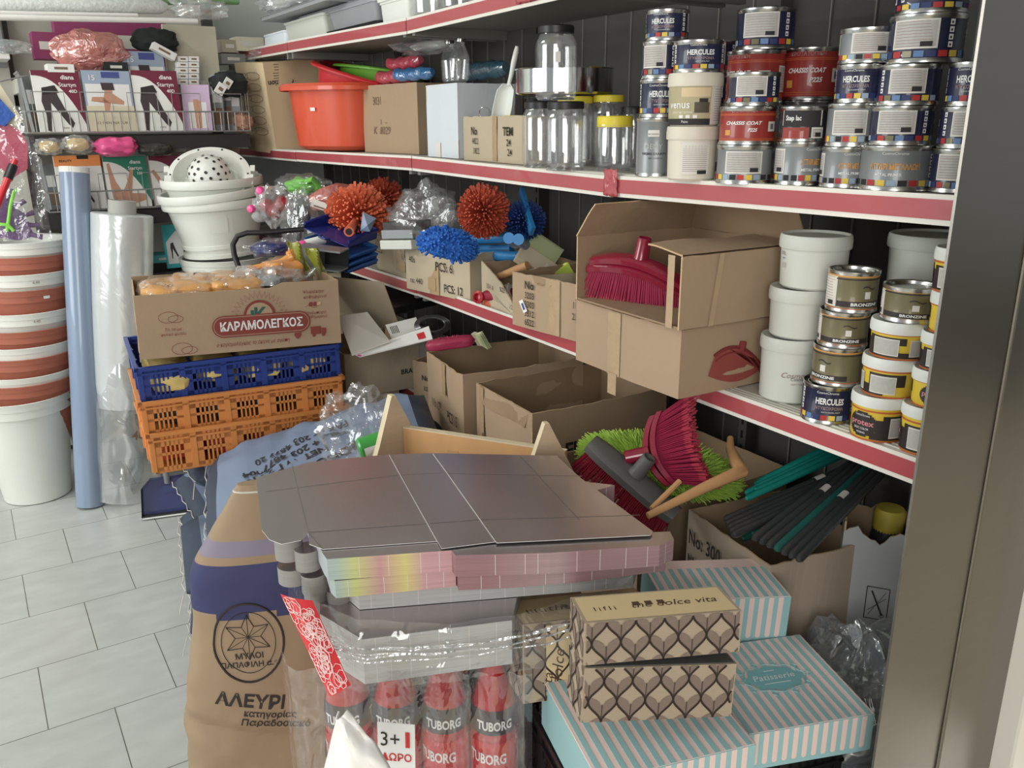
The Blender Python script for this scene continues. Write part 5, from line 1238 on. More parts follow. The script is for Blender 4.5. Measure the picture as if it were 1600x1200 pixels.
# black crates
def crate(label, name, loc, yaw, w, d, h, m, rot=None, group=None, rows=2, pad_=.10, solid=.30):
    t = thing(name, label, 'crate', loc, radians(yaw), group, rot=tuple(radians(a) for a in rot) if rot else None)
    mb = Mb(); a, b = w / 2, d / 2
    # rim
    for z, o, hh in ((h - .006, .012, .012), (h * .80, .006, .006), (.006, -.004, .012)):
        A, Bq = a + o, b + o
        for c, s in (((0, -Bq + .006, z), (2 * A, .012, hh)), ((0, Bq - .006, z), (2 * A, .012, hh)), ((-A + .006, 0, z), (.012, 2 * Bq, hh)), ((A - .006, 0, z), (.012, 2 * Bq, hh))): mb.box(c, s, m)
    mb.box((0, 0, .004), (w - .01, d - .01, .006), m)
    mb.link('rim_and_floor', t)
    def side(L, M, nm):
        s = Mb(); npan = max(2, round(L / .12)); pw = L / npan; top = h - .01; bot = .008
        for i in range(npan):
            x0 = -L / 2 + i * pw; rib = .018
            s.box((x0 + pw, 0, (top + bot) / 2) if i < npan - 1 else (L / 2 - .004, 0, (top + bot) / 2), (rib, .012, top - bot) if i < npan - 1 else (.012, .010, top - bot), m, M=M)
            if i == 0: s.box((-L / 2 + .004, 0, (top + bot) / 2), (.012, .010, top - bot), m, M=M)
            nsl = 5; pad = (pw - rib) * pad_; sw = (pw - rib - 2 * pad) / nsl; x1 = x0 + rib / 2 + pad
            rowz = [(bot + .012, bot + (top - bot) * .42), (bot + (top - bot) * .50, top - .022)]
            s.box((x0 + pw / 2, 0, top - (top - bot) * solid / 2), (pw, .003, (top - bot) * solid), m, M=M); s.box((x0 + pw / 2, 0, bot + .006), (pw, .003, .012), m, M=M); s.box((x0 + pw / 2, 0, bot + (top - bot) * .46), (pw, .003, (top - bot) * .08), m, M=M)
            s.box((x1 - pad / 2, 0, (top + bot) / 2), (pad, .003, top - bot), m, M=M); s.box((x1 + nsl * sw + pad / 2, 0, (top + bot) / 2), (pad, .003, top - bot), m, M=M)
            for k in range(1, nsl): s.box((x1 + k * sw, 0, (top + bot) / 2), (sw * .42, .003, top - bot), m, M=M)
        s.link(nm, t)
    side(w, T(0, -b, 0), 'long_side'); side(w, T(0, b, 0) @ RZ(180), 'long_side'); side(d, T(-a, 0, 0) @ RZ(-90), 'short_side'); side(d, T(a, 0, 0) @ RZ(90), 'short_side')
    return t
bk = crate('black plastic crate holding the patterned cake boxes', 'plastic_crate', (.965, 1.0, .335), -14, .48, .42, .238, 'black_plastic', group='black crates')
crate('lower black plastic crate under the one with cake boxes', 'plastic_crate', (.98, 1.0, .002), -14, .44, .40, .33, 'black_plastic', group='black crates')
# ---------------------------------------------------------------- crate stack with the bread carton
mat('crate_blue', (42, 64, 138), .42, coat=.2, var=.04, vs=10); mat('crate_orange', (214, 138, 74), .45, coat=.15, var=.05, vs=8)
crate('blue plastic crate directly under the bread-logo carton', 'plastic_crate', (.678, 2.795, .805), -5.2, .60, .40, .112, 'crate_blue', rot=(.6, -.1, -5.2), group='stacked produce crates', pad_=.19, solid=.32)
crate('upper orange plastic crate under the blue crate', 'plastic_crate', (.673, 2.775, .700), -5.4, .60, .40, .112, 'crate_orange', rot=(0, .2, -5.4), group='stacked produce crates', pad_=.19, solid=.32)
crate('lowest orange plastic crate, resting on the sacks', 'plastic_crate', (.676, 2.755, .578), -4.8, .60, .40, .13, 'crate_orange', rot=(-2, .6, -4.8), group='stacked produce crates', pad_=.19, solid=.32)
# goods visible through the crate slots
mat('goods_red', (206, 84, 56), .5, var=.4, vs=14); mat('goods_yellow', (216, 190, 120), .6, var=.3, vs=16); mat('goods_dark', (60, 58, 52), .6, var=.5, vs=18)
for z, m, lab in ((.81, 'goods_yellow', 'yellow packets lying in the blue crate'), (.705, 'goods_dark', 'dark mixed packets in the upper orange crate'), (.585, 'goods_red', 'red packets in the lowest orange crate')):
    for i in range(4):
        mb = Mb(); mb.blob((0, 0, 0), (.13, .32, .075), m, i + z * 9, .1, 6, 18, 10, sq=.5)
        o = mb.link('food_packet', label=lab, cat='packet', group=lab); o.location = (.676 - .21 + i * .138, 2.77 - i * .012, z + .05); o.rotation_euler = (0, 0, radians(-5))
mat('logo_red', (132, 60, 52), .7); mat('logo_green', (44, 92, 84), .7)
def d_kara(mb, a, b, h):
    y = -b - .0065
    cx, cz = .055, h * .40; W2, R = .138, .027
    def pill(w2, r, m, e):
        pts = [(cx + w2 - r + r * cos(t), cz + r * sin(t)) for t in [(-90 + k * 15) * pi / 180 for k in range(13)]] + [(cx - w2 + r + r * cos(t), cz + r * sin(t)) for t in [(90 + k * 15) * pi / 180 for k in range(13)]]
        mb.add([(p, y - e, q) for p, q in pts], [tuple(range(26))], m)
    # sun
    n = 36; pts = []
    for i in range(n):
        t = pi * i / (n - 1); r = .086 if i % 2 else .066; pts.append((cx - .005 + r * cos(t), y, cz + .016 + r * sin(t)))
    mb.tube(pts, .0007, 'logo_red', 4)
    for r, m, e in ((.047, 'logo_red', 0), (.039, 'kraft', .0005)):
        mb.add([(cx - .005 + r * cos(2 * pi * i / 28), y - e, cz + .028 + r * sin(2 * pi * i / 28)) for i in range(28)], [tuple(range(28))], m)
    mb.ftext('K', .058, 'logo_green', cx, y - .001, cz + .012, bold=.03); mb.box((cx - .026, y - .001, cz + .03), (.01, .0006, .03), 'logo_green')
    pill(W2 + .008, R + .006, 'logo_red', .0012); pill(W2 + .004, R + .002, 'kraft', .0016); pill(W2 + .002, R, 'logo_red', .002)
    mb.ftext('ΚΑΡΑΜΟΛΕΓΚΟΣ', .036, 'txt_white', cx, y - .0028, cz - .0125, bold=.03, fit=.245)
    mb.ftext('ο καραμολέγκος το έκανε με αγάπη', .017, 'logo_red', cx - .03, y, h * .10, shear=.2, fit=.215)
    mb.ftext('♥', .02, 'logo_red', cx + .105, y, h * .14)
    mb.ftext('Ψωράκηα', .014, 'logo_red', .215, y, h - .034, shear=.2); mb.ftext('καθημερινά', .013, 'logo_red', .22, y, h - .05, shear=.2)
    mb.tube([(.19 + .045 * k / 8, y, h * .62 + .004 * sin(k)) for k in range(9)], .0006, 'logo_red', 4); 
    for k in range(3): mb.add([(.2 + k * .013 + p, y, h * .625 + q) for p, q in ((0, 0), (.010, 0), (.012, .012), (.004, .014), (-.001, .008))], [(0, 1, 2, 3, 4)], 'logo_red' if k < 2 else 'kraft_edge')
    for k in range(2): mb.tube([(.205 + k * .016, y, h * .74 + q * .003) for q in range(5)], .0006, 'logo_red', 4)
    mb.ftext('Λιανέμπορο', .013, 'logo_red', .215, y, h * .50, shear=.2); mb.ftext('καθημερινό', .012, 'logo_red', .222, y, h * .435, shear=.2)
    mb.box((.217, y, h * .24), (.032, .0006, .024), 'logo_red'); mb.box((.242, y, h * .225), (.013, .0006, .017), 'logo_red')
    for k in (.21, .24): mb.add([(k + .0055 * cos(q), y - .0008, h * .165 + .0055 * sin(q)) for q in [2 * pi * i / 10 for i in range(10)]], [tuple(range(10))], 'logo_red')
    for q, s in (((-.21, h * .60), .03), ((-.18, h * .12), .032)):
        mb.tube([(q[0] + s * cos(t) * .9, y, q[1] + s * .55 * sin(t)) for t in [2 * pi * i / 14 for i in range(14)]], .0006, 'logo_red', 4, closed=True); mb.tube([(q[0] + .02 + s * .7 * cos(t), y, q[1] - .006 + s * .35 * sin(t)) for t in [2 * pi * i / 12 for i in range(12)]], .0006, 'logo_red', 4, closed=True)
    mb.ftext('Το 1ο με', .012, 'logo_red', -.2, y, h * .4, shear=.2); mb.ftext('φυτικό φυτίλι', .011, 'logo_red', -.2, y, h * .33, shear=.2)
carton('bread_carton', 'brown carton with a red sun logo and lettering, full of wrapped goods', (.691, 2.758, .925), -8.4, .593, .38, .20, deco=d_kara, seed=91, rot=(-2.2, 1.2, -8.4), rag=.002, m='kraft', zf={'F': lambda u: .188 + (.014 if u > .70 else 0), 'L': lambda u: .19, 'B': lambda u: .245 if u < .22 else .20})
KO = Vector((.691, 2.758, .925)); KR = Matrix.Rotation(radians(-8.4), 3, 'Z')
def K(x, y, z): return KO + KR @ Vector((x, y, z))
mat('pack_orange', (214, 158, 92), .28, coat=.6, bump=.35, bs=22); mat('pack_olive', (146, 150, 52), .3, coat=.5, bump=.4, bs=14); mat('pack_amber', (222, 150, 76), .25, coat=.7, bump=.4, bs=18)
def packet(label, p, d, m, rz, seed, check=False, rot=(0, 0), group=None, film_=True):
    t = thing('food_packet', label, 'packet', p, rot=(radians(rot[0]), radians(rot[1]), radians(rz)), group=group)
    mb = Mb(); mb.blob((0, 0, 0), d, m, seed, .07, 9, 32, 18, sq=.5); 
    z = d[2] / 2 * .93
    if check:
        for i in range(14):
            for j in range(2):
                mb.add([(-d[0] * .38 + i * d[0] * .055 + q * .35, -d[1] * (.30 - .07 * j) + s, z + .002) for q, s in ((0, 0), (.012, .004), (.020, .012), (.006, .009))], [(0, 1, 2, 3)], 'ink' if (i + j) % 2 else 'txt_white')
    mb.box((-d[0] * .2, d[1] * .12, z + .001), (d[0] * .28, d[1] * .22, .002), 'label_grey'); mb.box((d[0] * .12, d[1] * .22, z + .001), (d[0] * .16, d[1] * .12, .002), 'ink')
    mb.link('packet_body', t)
    if film_: mb = Mb(); mb.blob((0, 0, .003), (d[0] * 1.05, d[1] * 1.05, d[2] * 1.05), 'clear_film', seed + 2, .1, 11, 26, 14, sq=.6, ridge=.06); mb.link('packet_film', t)
packet('orange bread packet at the left end of the bread carton', K(-.212, -.02, .165), (.13, .26, .09), 'pack_orange', -8, 1, True)
packet('orange bread packet second from the left in the bread carton', K(-.12, .0, .172), (.14, .28, .09), 'pack_orange', -14, 2)
packet('orange bread packet with a black and white checked band', K(.0, -.02, .172), (.17, .26, .09), 'pack_orange', -4, 3, True)
packet('brown-green packet in clear film in the middle of the bread carton', K(.09, .0, .165), (.13, .2, .08), 'goods_dark', 10, 4)
mb = Mb(); mb.blob((0, 0, 0), (.22, .22, .10), 'clear_film_dense', 44, .25, 9, 34, 20, ridge=.3); o = mb.link('plastic_bag', label='crumpled clear wrapper in the middle of the bread carton', cat='bag'); o.location = K(.10, -.02, .185)
packet('amber wrapped packet with a pinched top in the bread carton', K(.17, .06, .19), (.13, .10, .10), 'pack_amber', 6, 6)
mb = Mb(); mb.tube([K(.06, .06, .215), K(.12, .05, .225), K(.17, .05, .235), (K(.205, .05, .25))], [.012, .012, .012, .016], 'pack_amber', 12); mb.blob(tuple(K(.20, .05, .25)), (.03, .02, .05), 'pack_amber', 3, .3, 9, 14, 10); mb.link('wrapped_tube', label='amber wrapped tube lying across the back of the bread carton', cat='packet')
mb = Mb()
for a, b, c in ((-.02, 0, .0), (.03, -.03, -.02)):
    mb.grid(lambda u, v: (a + (u - .5) * .035 * (1.2 - v * .3) + .05 * v, b + .012 * sin(u * 5 + v * 6), c + .10 - .12 * v + .01 * abs(noise.noise(Vector((u * 5, v * 4, a))))), 8, 10, 'pack_olive')
o = mb.link('green_wrapper', label='olive green crumpled wrapper standing up at the right of the bread carton', cat='wrapper'); o.location = K(.235, .09, .19); o.modifiers.new('t', 'SOLIDIFY').thickness = .001
mb = Mb(); mb.lathe([(0, 0), (.03, 0), (.034, .02), (.034, .07), (.02, .1), (.01, .12), (0, .122)], 'jar_glass', 24); o = mb.link('small_bottle', label='small clear bottle lying under the olive wrapper', cat='bottle'); o.location = K(.235, .03, .13); o.rotation_euler = (radians(40), 0, .3)

# ---------------------------------------------------------------- sacks
mat('sack_blue', (118, 132, 156), .6, var=.08, vs=6, bump=.5, bs=9); mat('sack_dark', (52, 62, 80), .6, bump=.4, bs=9); mat('sack_paper', (152, 130, 104), .75, var=.08, vs=4, bump=.7, bs=9); mat('sack_navy', (56, 58, 96), .7); mat('sack_lilac', (132, 124, 140), .7); mat('cord', (200, 196, 186), .9)
def sack(label, loc, rz, L, W, H, seed, text=(), rot=(0, 0), group='blue woven sacks'):
    t = thing('woven_sack', label, 'sack', loc, rot=(radians(rot[0]), radians(rot[1]), radians(rz)), group=group)
    mb = Mb(); nu, nv = 44, 28
    def fn(u, v, off=0):
        # u around, v along
        x = (v - .5) * L; a = 2 * pi * u; e = 1 - abs(2 * v - 1) ** 5
        th = H / 2 * (.10 + .90 * e ** .6); wd = W / 2 * (.93 + .07 * e) * (1 + .03 * sin(v * 9 + seed))
        c, s = cos(a), sin(a); yy = math.copysign(abs(c) ** .7, c) * wd; zz = math.copysign(abs(s) ** .8, s) * th
        k = 1 + .10 * noise.noise(Vector((x * 5, yy * 5, seed))); k2 = .018 * noise.noise(Vector((x * 16, yy * 16, seed + zz)))
        return (x, yy, H / 2 + zz * k + k2 + off)
    vs = [fn(i / nu, j / nv) for j in range(nv + 1) for i in range(nu)]
    fs = [(j * nu + i, j * nu + (i + 1) % nu, (j + 1) * nu + (i + 1) % nu, (j + 1) * nu + i) for j in range(nv) for i in range(nu)] + [tuple(range(nu - 1, -1, -1)), tuple(range(nv * nu, (nv + 1) * nu))]
    body = [f for f in fs[:-2] if 2 <= (f[0] // nu) < nv - 2]; ends = [f for f in fs if f not in body]
    mb.add(vs, body, 'sack_blue', True); mb.add(vs, ends, 'sack_dark', True)
    for s, size, x, y, ang, bold in text:
        g, gf, wd = glyphs(s, bold); out = []
        ca, sa = cos(radians(ang)), sin(radians(ang))
        for gx, gy in g:
            X = x + (gx * ca - gy * sa) * size; Y = y + (gx * sa + gy * ca) * size
            v = min(.97, max(.03, X / L + .5)); e = 1 - abs(2 * v - 1) ** 5; wdh = W / 2 * (.93 + .07 * e) * (1 + .03 * sin(v * 9 + seed)); cc = max(-1, min(1, Y / wdh)); c = math.copysign(abs(cc) ** (1 / .7), cc); q = fn(math.acos(max(-1, min(1, c))) / (2 * pi), v); out.append((X, Y, q[2] + .0025))
        mb.add(out, gf, 'ink', False)
    mb.link('sack_body', t)
    mb = Mb(); mb.tube([(-L / 2 - .006 + .004 * sin(k * 2.1), -W / 2 + W * k / 16, H / 2 + .004 * cos(k * 3)) for k in range(17)], .0015, 'cord', 6); mb.tube([(-L / 2 - .008, -W / 2, H / 2), (-L / 2 - .02, -W / 2 - .02, H / 2 - .03), (-L / 2 - .024, -W / 2 - .024, H / 2 - .045)], .0016, 'cord', 6); mb.link('seam_cord', t)
    return t
for i, z in enumerate((.004, .148, .292, .436)):
    sack('blue woven sack in the rear pile under the crates, %s from the floor' % ('first', 'second', 'third', 'fourth')[i], (.735, 2.86, z), -4 + i * 2, .50, .40, .140, 10 + i)
sack('lowest blue sack of the front pile, its dark end on the floor', (.80, 2.38, .004), -12, .84, .46, .15, 20)
sack('second blue sack from the floor in the front pile', (.79, 2.36, .152), -14, .80, .46, .15, 21)
sack('third blue sack from the floor in the front pile', (.77, 2.36, .300), -10, .78, .46, .15, 22)
sack('fourth blue sack from the floor in the front pile', (.82, 2.33, .446), -15, .72, .44, .09, 23)
TX = [('PRODUCT OF EGYPT', .046, -.07, -.06, 194, .04), ('NET WT 25 KG', .040, -.10, -.01, 194, .03), ('TEL.: + 203 4877004', .038, -.06, .04, 192, .03), ('FAX : + 203 4877 20', .034, -.04, .085, 192, .02), ('SUGAR', .075, -.18, -.12, 230, .03)]
sack('top blue sack printed PRODUCT OF EGYPT, leaning on the orange crates', (.80, 2.26, .545), -20, .70, .46, .16, 24, text=TX, rot=(16, -15))

# ---------------------------------------------------------------- paper flour sack
t = thing('flour_sack', 'brown paper flour sack with a round windmill emblem standing on the floor', 'sack', (.415, 1.63, 0), radians(-17))
SW, SD, SH = .40, .20, .88
def fs_(u, z):
    a = 2 * pi * u - pi / 2; k = z / SH; c, s = cos(a), sin(a)
    top = max(0, (k - .80) / .20); w = SW / 2 * (1.0 + .06 * sin(k * 6) - .10 * k - .50 * top ** 1.1); d = SD / 2 * (1.05 - .3 * k) * (1 - .78 * top ** 1.2)
    x = math.copysign(abs(c) ** .75, c) * w; y = math.copysign(abs(s) ** .75, s) * d
    f = .016 * noise.noise(Vector((x * 8, y * 8 + 3, z * 9))) + .010 * noise.noise(Vector((x * 20, y * 20, z * 24)))
    crease = -.02 * math.exp(-((z - .33 + x * .25) / .022) ** 2)
    return (x * (1 + f * 3) + .035 * k * k, y * (1 + f * 4) + (crease if s < 0 else 0) * -1 + .05 * k, z)
mb = Mb(); nu, nz = 56, 60
vs = [fs_(i / nu, SH * j / nz) for j in range(nz + 1) for i in range(nu)]
def bandm(j):
    k = j / nz
    return 'sack_paper' if k < .70 else 'sack_navy' if k < .82 else 'sack_paper' if k < .838 else 'sack_lilac' if k < .872 else 'sack_paper'
for m in ('sack_paper', 'sack_navy', 'sack_lilac'):
    def isn(i, j):
        b = bandm(j + (3 * noise.noise(Vector((i * .3, 1, 1))) if j / nz < .76 else 0)); return b if (b == 'sack_paper' or i / nu < .40 or j / nz > .80 or i/nu > .9) else b
    mb.add(vs, [(j * nu + i, j * nu + (i + 1) % nu, (j + 1) * nu + (i + 1) % nu, (j + 1) * nu + i) for j in range(nz) for i in range(nu) if isn(i, j) == m], m, True)
mb.add(vs, [tuple(range(nu - 1, -1, -1)), tuple(range(nz * nu, (nz + 1) * nu))], 'sack_paper', False)
def onsack(x, z, e=.002):
    # point on the sack front at across x and height z
    k = z / SH; w = SW / 2 * (1.0 + .06 * sin(k * 6) - .10 * k); xx = max(-1, min(1, (x - .035 * k * k) / w)); c = math.copysign(abs(xx) ** (1 / .75), xx); a = -math.acos(c); u = (a + pi / 2) / (2 * pi)
    p = fs_(u % 1, z); return (p[0], p[1] - e, z)
def stext(s, size, x, z, ang=0, bold=.02, m='ink', sh=0):
    g, gf, wd = glyphs(s, bold); ca, sa = cos(radians(ang)), sin(radians(ang))
    mb.add([onsack(x + (a * ca - b * sa + b * sh) * size, z + (a * sa + b * ca) * size) for a, b in g], gf, m, False)
ex, ez = -.045, .565
def circ(r, w): mb.tube([onsack(ex + r * .92 * cos(q), ez + r * 1.12 * sin(q), .001) for q in [2 * pi * i / 40 for i in range(40)]], w, 'ink', 5, closed=True)
circ(.078, .0026); circ(.06, .0008)
for s in range(12):
    a = 2 * pi * s / 12; r = .05 if s % 2 else .026; b = a + pi / 6; r2 = .026 if s % 2 else .05
    mb.tube([onsack(ex + r * cos(a), ez + .012 + r * sin(a)), onsack(ex + r2 * cos(b), ez + .012 + r2 * sin(b))], .0009, 'ink', 4); mb.tube([onsack(ex, ez + .012), onsack(ex + r * cos(a), ez + .012 + r * sin(a))], .0006, 'ink', 4)
stext('ΜΥΛΟΙ', .018, ex, ez - .035); stext('ΠΑΠΑΦΙΛΗ α.ε.', .0165, ex, ez - .054)
stext('ΑΛΕΥΡΙ', .04, ex - .01, ez - .145, -12, .03); stext('κατηγορίας', .02, ex + .03, ez - .175, -12); stext('Παραδοσιακό', .022, ex + .04, ez - .20, -12)
stext('ΜΥΛΟΙ', .02, -.10, .17, -16); stext('25 Kg', .02, -.10, .14, -16)
mb.tube([onsack(.13 + .038 * cos(q), .28 + .05 * sin(q), .001) for q in [2 * pi * i / 24 for i in range(24)]], .002, 'ink', 5, closed=True)
mb.link('sack_body', t)
mb = Mb(); mb.tube([fs_(i / 24, SH * .985) for i in range(24)], .0022, 'cord', 6, closed=True); mb.link('stitched_seam', t)

# ---------------------------------------------------------------- dustpan in front of the crates
mat('pan_blue', (30, 42, 104), .35, coat=.3)
t = thing('dustpan', 'dark blue dustpan with a white rubber lip standing under the crates', 'dustpan', tuple(onz(268, 806, .001)), radians(-14))
mb = Mb(); pts = [(-.115, 0), (.115, 0), (.105, .13), (.07, .165), (-.07, .165), (-.105, .13)]
mb.M = T(.0, .02, 0) @ RX(-10)
mb.prism(pts, -.006, .0, 'pan_blue', M=FRONT)
for a, b in zip(pts[1:] + pts[:1], pts[2:] + pts[:2]):
    if (a, b) == (pts[0], pts[1]) or (b, a) == (pts[0], pts[1]): continue
    mb.add([(a[0], 0, a[1]), (b[0], 0, b[1]), (b[0], -.04, b[1]), (a[0], -.04, a[1])], [(0, 1, 2, 3)], 'pan_blue')
mb.box((0, -.008, .115), (.06, .012, .03), 'pan_blue'); mb.link('pan', t)
mb = Mb(); mb.M = T(.0, .02, 0) @ RX(-10); mb.box((0, -.012, .003), (.235, .05, .006), 'paper_white'); mb.box((0, -.012, .010), (.232, .048, .004), 'lid_black'); mb.link('rubber_lip', t)
mb = Mb(); mb.tube([(0, .01, .15), (0, .0, .22), (0, -.01, .30)], .012, 'can_grey', 12); mb.link('handle', t)

# ---------------------------------------------------------------- flower pots
mat('terracotta', (168, 98, 78), .5, var=.05, vs=5); mat('pot_white', (222, 224, 216), .4, var=.03, vs=5)
def pot(label, x, y, z, rt, rb, h, m, group='nested flower pots', lip=.05):
    t = thing('flower_pot', label, 'flower pot', (x, y, z), group=group)
    mb = Mb(); mb.lathe([(0, .008), (rb * .8, .006), (rb * .86, 0), (rb, .004), (rt * .90, h - lip), (rt * .955, h - lip), (rt * .965, h - lip * .5), (rt * .985, h - lip * .48), (rt, h - .006), (rt * 1.01, h - .002), (rt * .99, h), (rt * .93, h - .003), (rt * .86, h - lip), (rb * .9, .016), (0, .014)], m, 56)
    mb.link('pot_body', t); return t
pc = onz(77, 785, 0); pd = Vector((pc.x, pc.y, 0)).normalized(); px_, py_ = pc.x + pd.x * .135 - .035, pc.y + pd.y * .135
pot('large white flower pot at the bottom of the tall pot stack', px_, py_, .0, .205, .135, ztop(px_, py_, .2, 632), 'pot_white', lip=.07)
rows = [('terracotta', 606, 'lowest terracotta pot of the stack'), ('pot_white', 594, 'white pot above the lowest terracotta pot'), ('terracotta', 566, 'second terracotta pot up, its rim wide'), ('pot_white', 549, 'white pot in the lower middle of the stack'), ('terracotta', 524, 'terracotta pot in the middle of the stack'),
        ('pot_white', 497, 'white pot with faint handwriting in the middle'), ('terracotta', 461, 'terracotta pot with a price sticker'), ('pot_white', 436, 'white pot marked with a pencil price'), ('terracotta', 409, 'highest terracotta pot of the stack'), ('pot_white', 386, 'top white pot holding the purple trowels')]
for i, (m, py, lab) in enumerate(rows):
    r = .198 - i * .0022; zz = ztop(px_, py_, r, py); t = pot(lab, px_ + .035 + .011 * i + .002 * (-1) ** i, py_ + .006 * i, zz - .34, r, r * .62, .34, m, lip=.052)
    if 'sticker' in lab or 'pencil' in lab or 'handwriting' in lab:
        mb = Mb(); 
        if 'sticker' in lab: mb.patch(r * .972, r * .976, .300, .312, 14, 22, 'paper_white')
        mb.ctext('4.80' if 'sticker' in lab else '4.40', .016, 'ink_faint', r * .985, .30, -2 if 'sticker' in lab else 6); o = mb.link('price_mark', t); o.rotation_euler = (0, 0, facing(px_, py_))
ptop = ztop(px_, py_, .18, 386)
mat('purple', (84, 46, 104), .4, coat=.2); mat('lime_strap', (136, 226, 70), .4)
t = thing('trowel_bundle', 'purple plastic trowels strapped with a lime green clip in the top pot', 'trowels', (px_ + .075, py_ - .06, ptop + .05))
for i in range(5):
    mb = Mb(); mb.M = T(-.02 - .012 * i, .012 * i - .03, .02 + .012 * i) @ RZ(4 * i - 8) @ RY(24 - i * 16) @ RX(78)
    ol = [(-.11, -.035), (-.02, -.055), (.06, -.04), (.095, -.012), (.095, .012), (.06, .05), (-.03, .065), (-.11, .04)]
    mb.prism(ol, -.0025, .0025, 'purple'); mb.tube([(.085, 0, 0), (.115, .0, 0), (.135, .004, 0)], [.012, .009, .012], 'purple', 10)
    mb.tube([(-.1, .0, .004), (.06, 0, .004)], .005, 'purple', 8); mb.link('trowel', t, bevel=.002)
mb = Mb(); mb.tube([(-.02, -.04, .0), (-.006, -.05, .05), (.008, -.045, .10), (.03, -.03, .155), (.045, -.02, .16)], .007, 'lime_strap', 10); mb.tube([(-.04, -.045, .03), (-.012, -.05, .025), (.004, -.05, .0)], .007, 'lime_strap', 8); mb.link('clip', t)
# ---------------------------------------------------------------- rolls of film
mat('roll_blue', (134, 150, 174), .3, var=.05, vs=3, coat=.5, bump=.08, bs=9); mat('core', (170, 170, 164), .7)
a = onz(143, 797, .0); d = Vector((a.x, a.y, 0)).normalized(); base = Vector((a.x + d.x * .055, a.y + d.y * .055, .004)); top = ony(116, 262, base.y + .16)
t = thing('film_roll', 'tall blue plastic film roll leaning against the wire baskets', 'roll', base); v = top - base; L = v.length; t.rotation_euler = v.to_track_quat('Z', 'Y').to_euler()
mb = Mb(); r = .0575
mb.lathe([(r * .75, .0), (r, .0), (r, L), (r * .75, L)], 'roll_blue', 40)
for s in range(9): mb.tube([(r * cos(-1.2 + .1 * noise.noise(Vector((s, q * .3, 0)))), r * sin(-1.2 + .14 * noise.noise(Vector((s, q * .3, 3)))), L * (.05 + s * .1) + q * .006) for q in range(9)], .0009, 'paper_white', 4)
mb.link('rolled_film', t); mb = Mb(); mb.lathe([(r * .98, L - .022), (r * 1.004, L - .022), (r * 1.004, L + .001), (r * .6, L + .001), (r * .6, L - .02)], 'paper_white', 32); mb.link('end_wrap', t)
film('roll_clear', (214, 218, 218), .86, .22, .28, bs=5, bump=.25); film('sheet_clear', (220, 224, 222), .38, .1, .5, bs=4, bump=.5)
a = onz(192, 800, 0); d = Vector((a.x, a.y, 0)).normalized(); cx_, cy_ = a.x + d.x * .20 + .012, a.y + d.y * .20
zt_ = zat(cx_, cy_ - .11, 338)
t = thing('film_roll', 'thick roll of clear plastic film standing beside the blue roll', 'roll', (cx_, cy_, .0), 0)
_tp = ony(191, 338, cy_ + .02); _v = _tp - Vector((cx_, cy_, 0)); t.rotation_euler = (_v.to_track_quat('Z', 'Y').to_matrix().to_4x4() @ RZ(-90)).to_euler()
mb = Mb(); mb.lathe([(.05, .42), (.112, .42), (.121, .52), (.121, zt_ - .004), (.116, zt_), (.055, zt_)], 'roll_clear', 48); mb.link('rolled_film', t)
mb = Mb(); mb.lathe([(.050, .43), (.055, .43), (.055, zt_ + .055), (.050, zt_ + .055), (.049, .43)], 'core', 32); mb.link('core_tube', t)
mb = Mb()
mb.grid(lambda u, v: ((.126 + .02 * v + .016 * noise.noise(Vector((u * 7, v * 4, 6)))) * cos(radians(-170 + 190 * u)) + .01, (.126 + .03 * v + .02 * noise.noise(Vector((u * 7, v * 4, 2)))) * sin(radians(-170 + 190 * u)), .008 + .62 * (1 - v)), 34, 20, 'sheet_clear')
mb.ctext('40E', .055, 'ink_faint', .156, .30, 12, bold=.02); mb.link('loose_sheet', t)
mb = Mb()
# ---------------------------------------------------------------- white planters and mop wringer
pl = ond(342, 330, 3.78); X0, Y0 = pl.x, pl.y
zb_ = zat(X0, Y0 - .15, 402)
pot('tall white planter hidden behind the crates, carrying the planter stack', X0, Y0, .0, .19, .14, zb_ - .012, 'pot_white', group='white planters')
def planter(label, z, rot, r=.225, h=.28, dx=0):
    t = thing('planter', label, 'planter', (X0 + dx, Y0, z), rot=tuple(radians(a) for a in rot), group='white planters')
    mb = Mb(); mb.lathe([(0, .01), (r * .68, .01), (r * .70, 0), (r * .74, .0), (r * .745, .016), (r * .69, .02), (r * .90, h - .04), (r * .985, h - .036), (r * 1.0, h - .028), (r * 1.0, h - .006), (r * .985, h), (r * .93, h - .002), (r * .86, h - .04), (r * .65, .03), (0, .03)], 'pot_white', 64)
    for a in (-26, 4):
        mb.patch(r * .80, r * .875, h * .45, h * .72, a, a + 24, 'pot_white')
    mb.link('planter_body', t); return t
planter('bottom white planter of the stack behind the bread carton', zb_, (0, -3, 0), h=.245)
planter('middle white planter tilted in the stack', zb_ + .045, (1, -5.5, 0), h=.24, dx=-.004)
planter('top white planter, the mop wringer resting on it', zb_ + .10, (1, -2, 0), h=.235, dx=-.008, r=.215)
wz = zb_ + .345
t = thing('mop_wringer', 'white oval mop wringer with a perforated dome on the planter stack', 'mop wringer', (X0 - .03, Y0 - .05, wz - .02), rot=(radians(52), 0, radians(-24)))
mb = Mb()
mb.lathe([(.10, -.035), (.125, -.03), (.145, .02), (.155, .035), (.165, .036), (.168, .028), (.172, .028), (.172, .04), (.150, .042), (.138, .025), (.118, -.02), (.085, -.026), (.10, -.035)], 'pot_white', 56, sx=1.0, sy=.82); 
for s in (-1, 1):
    mb.box((s * .168, -.03, .03), (.03, .05, .03), 'pot_white'); mb.box((s * .178, .03, .03), (.02, .03, .02), 'pot_white')
for i in range(10): a_ = 2 * pi * i / 10; mb.box((.16 * cos(a_), .131 * sin(a_), .0425), (.007, .007, .002), 'brown_dark')
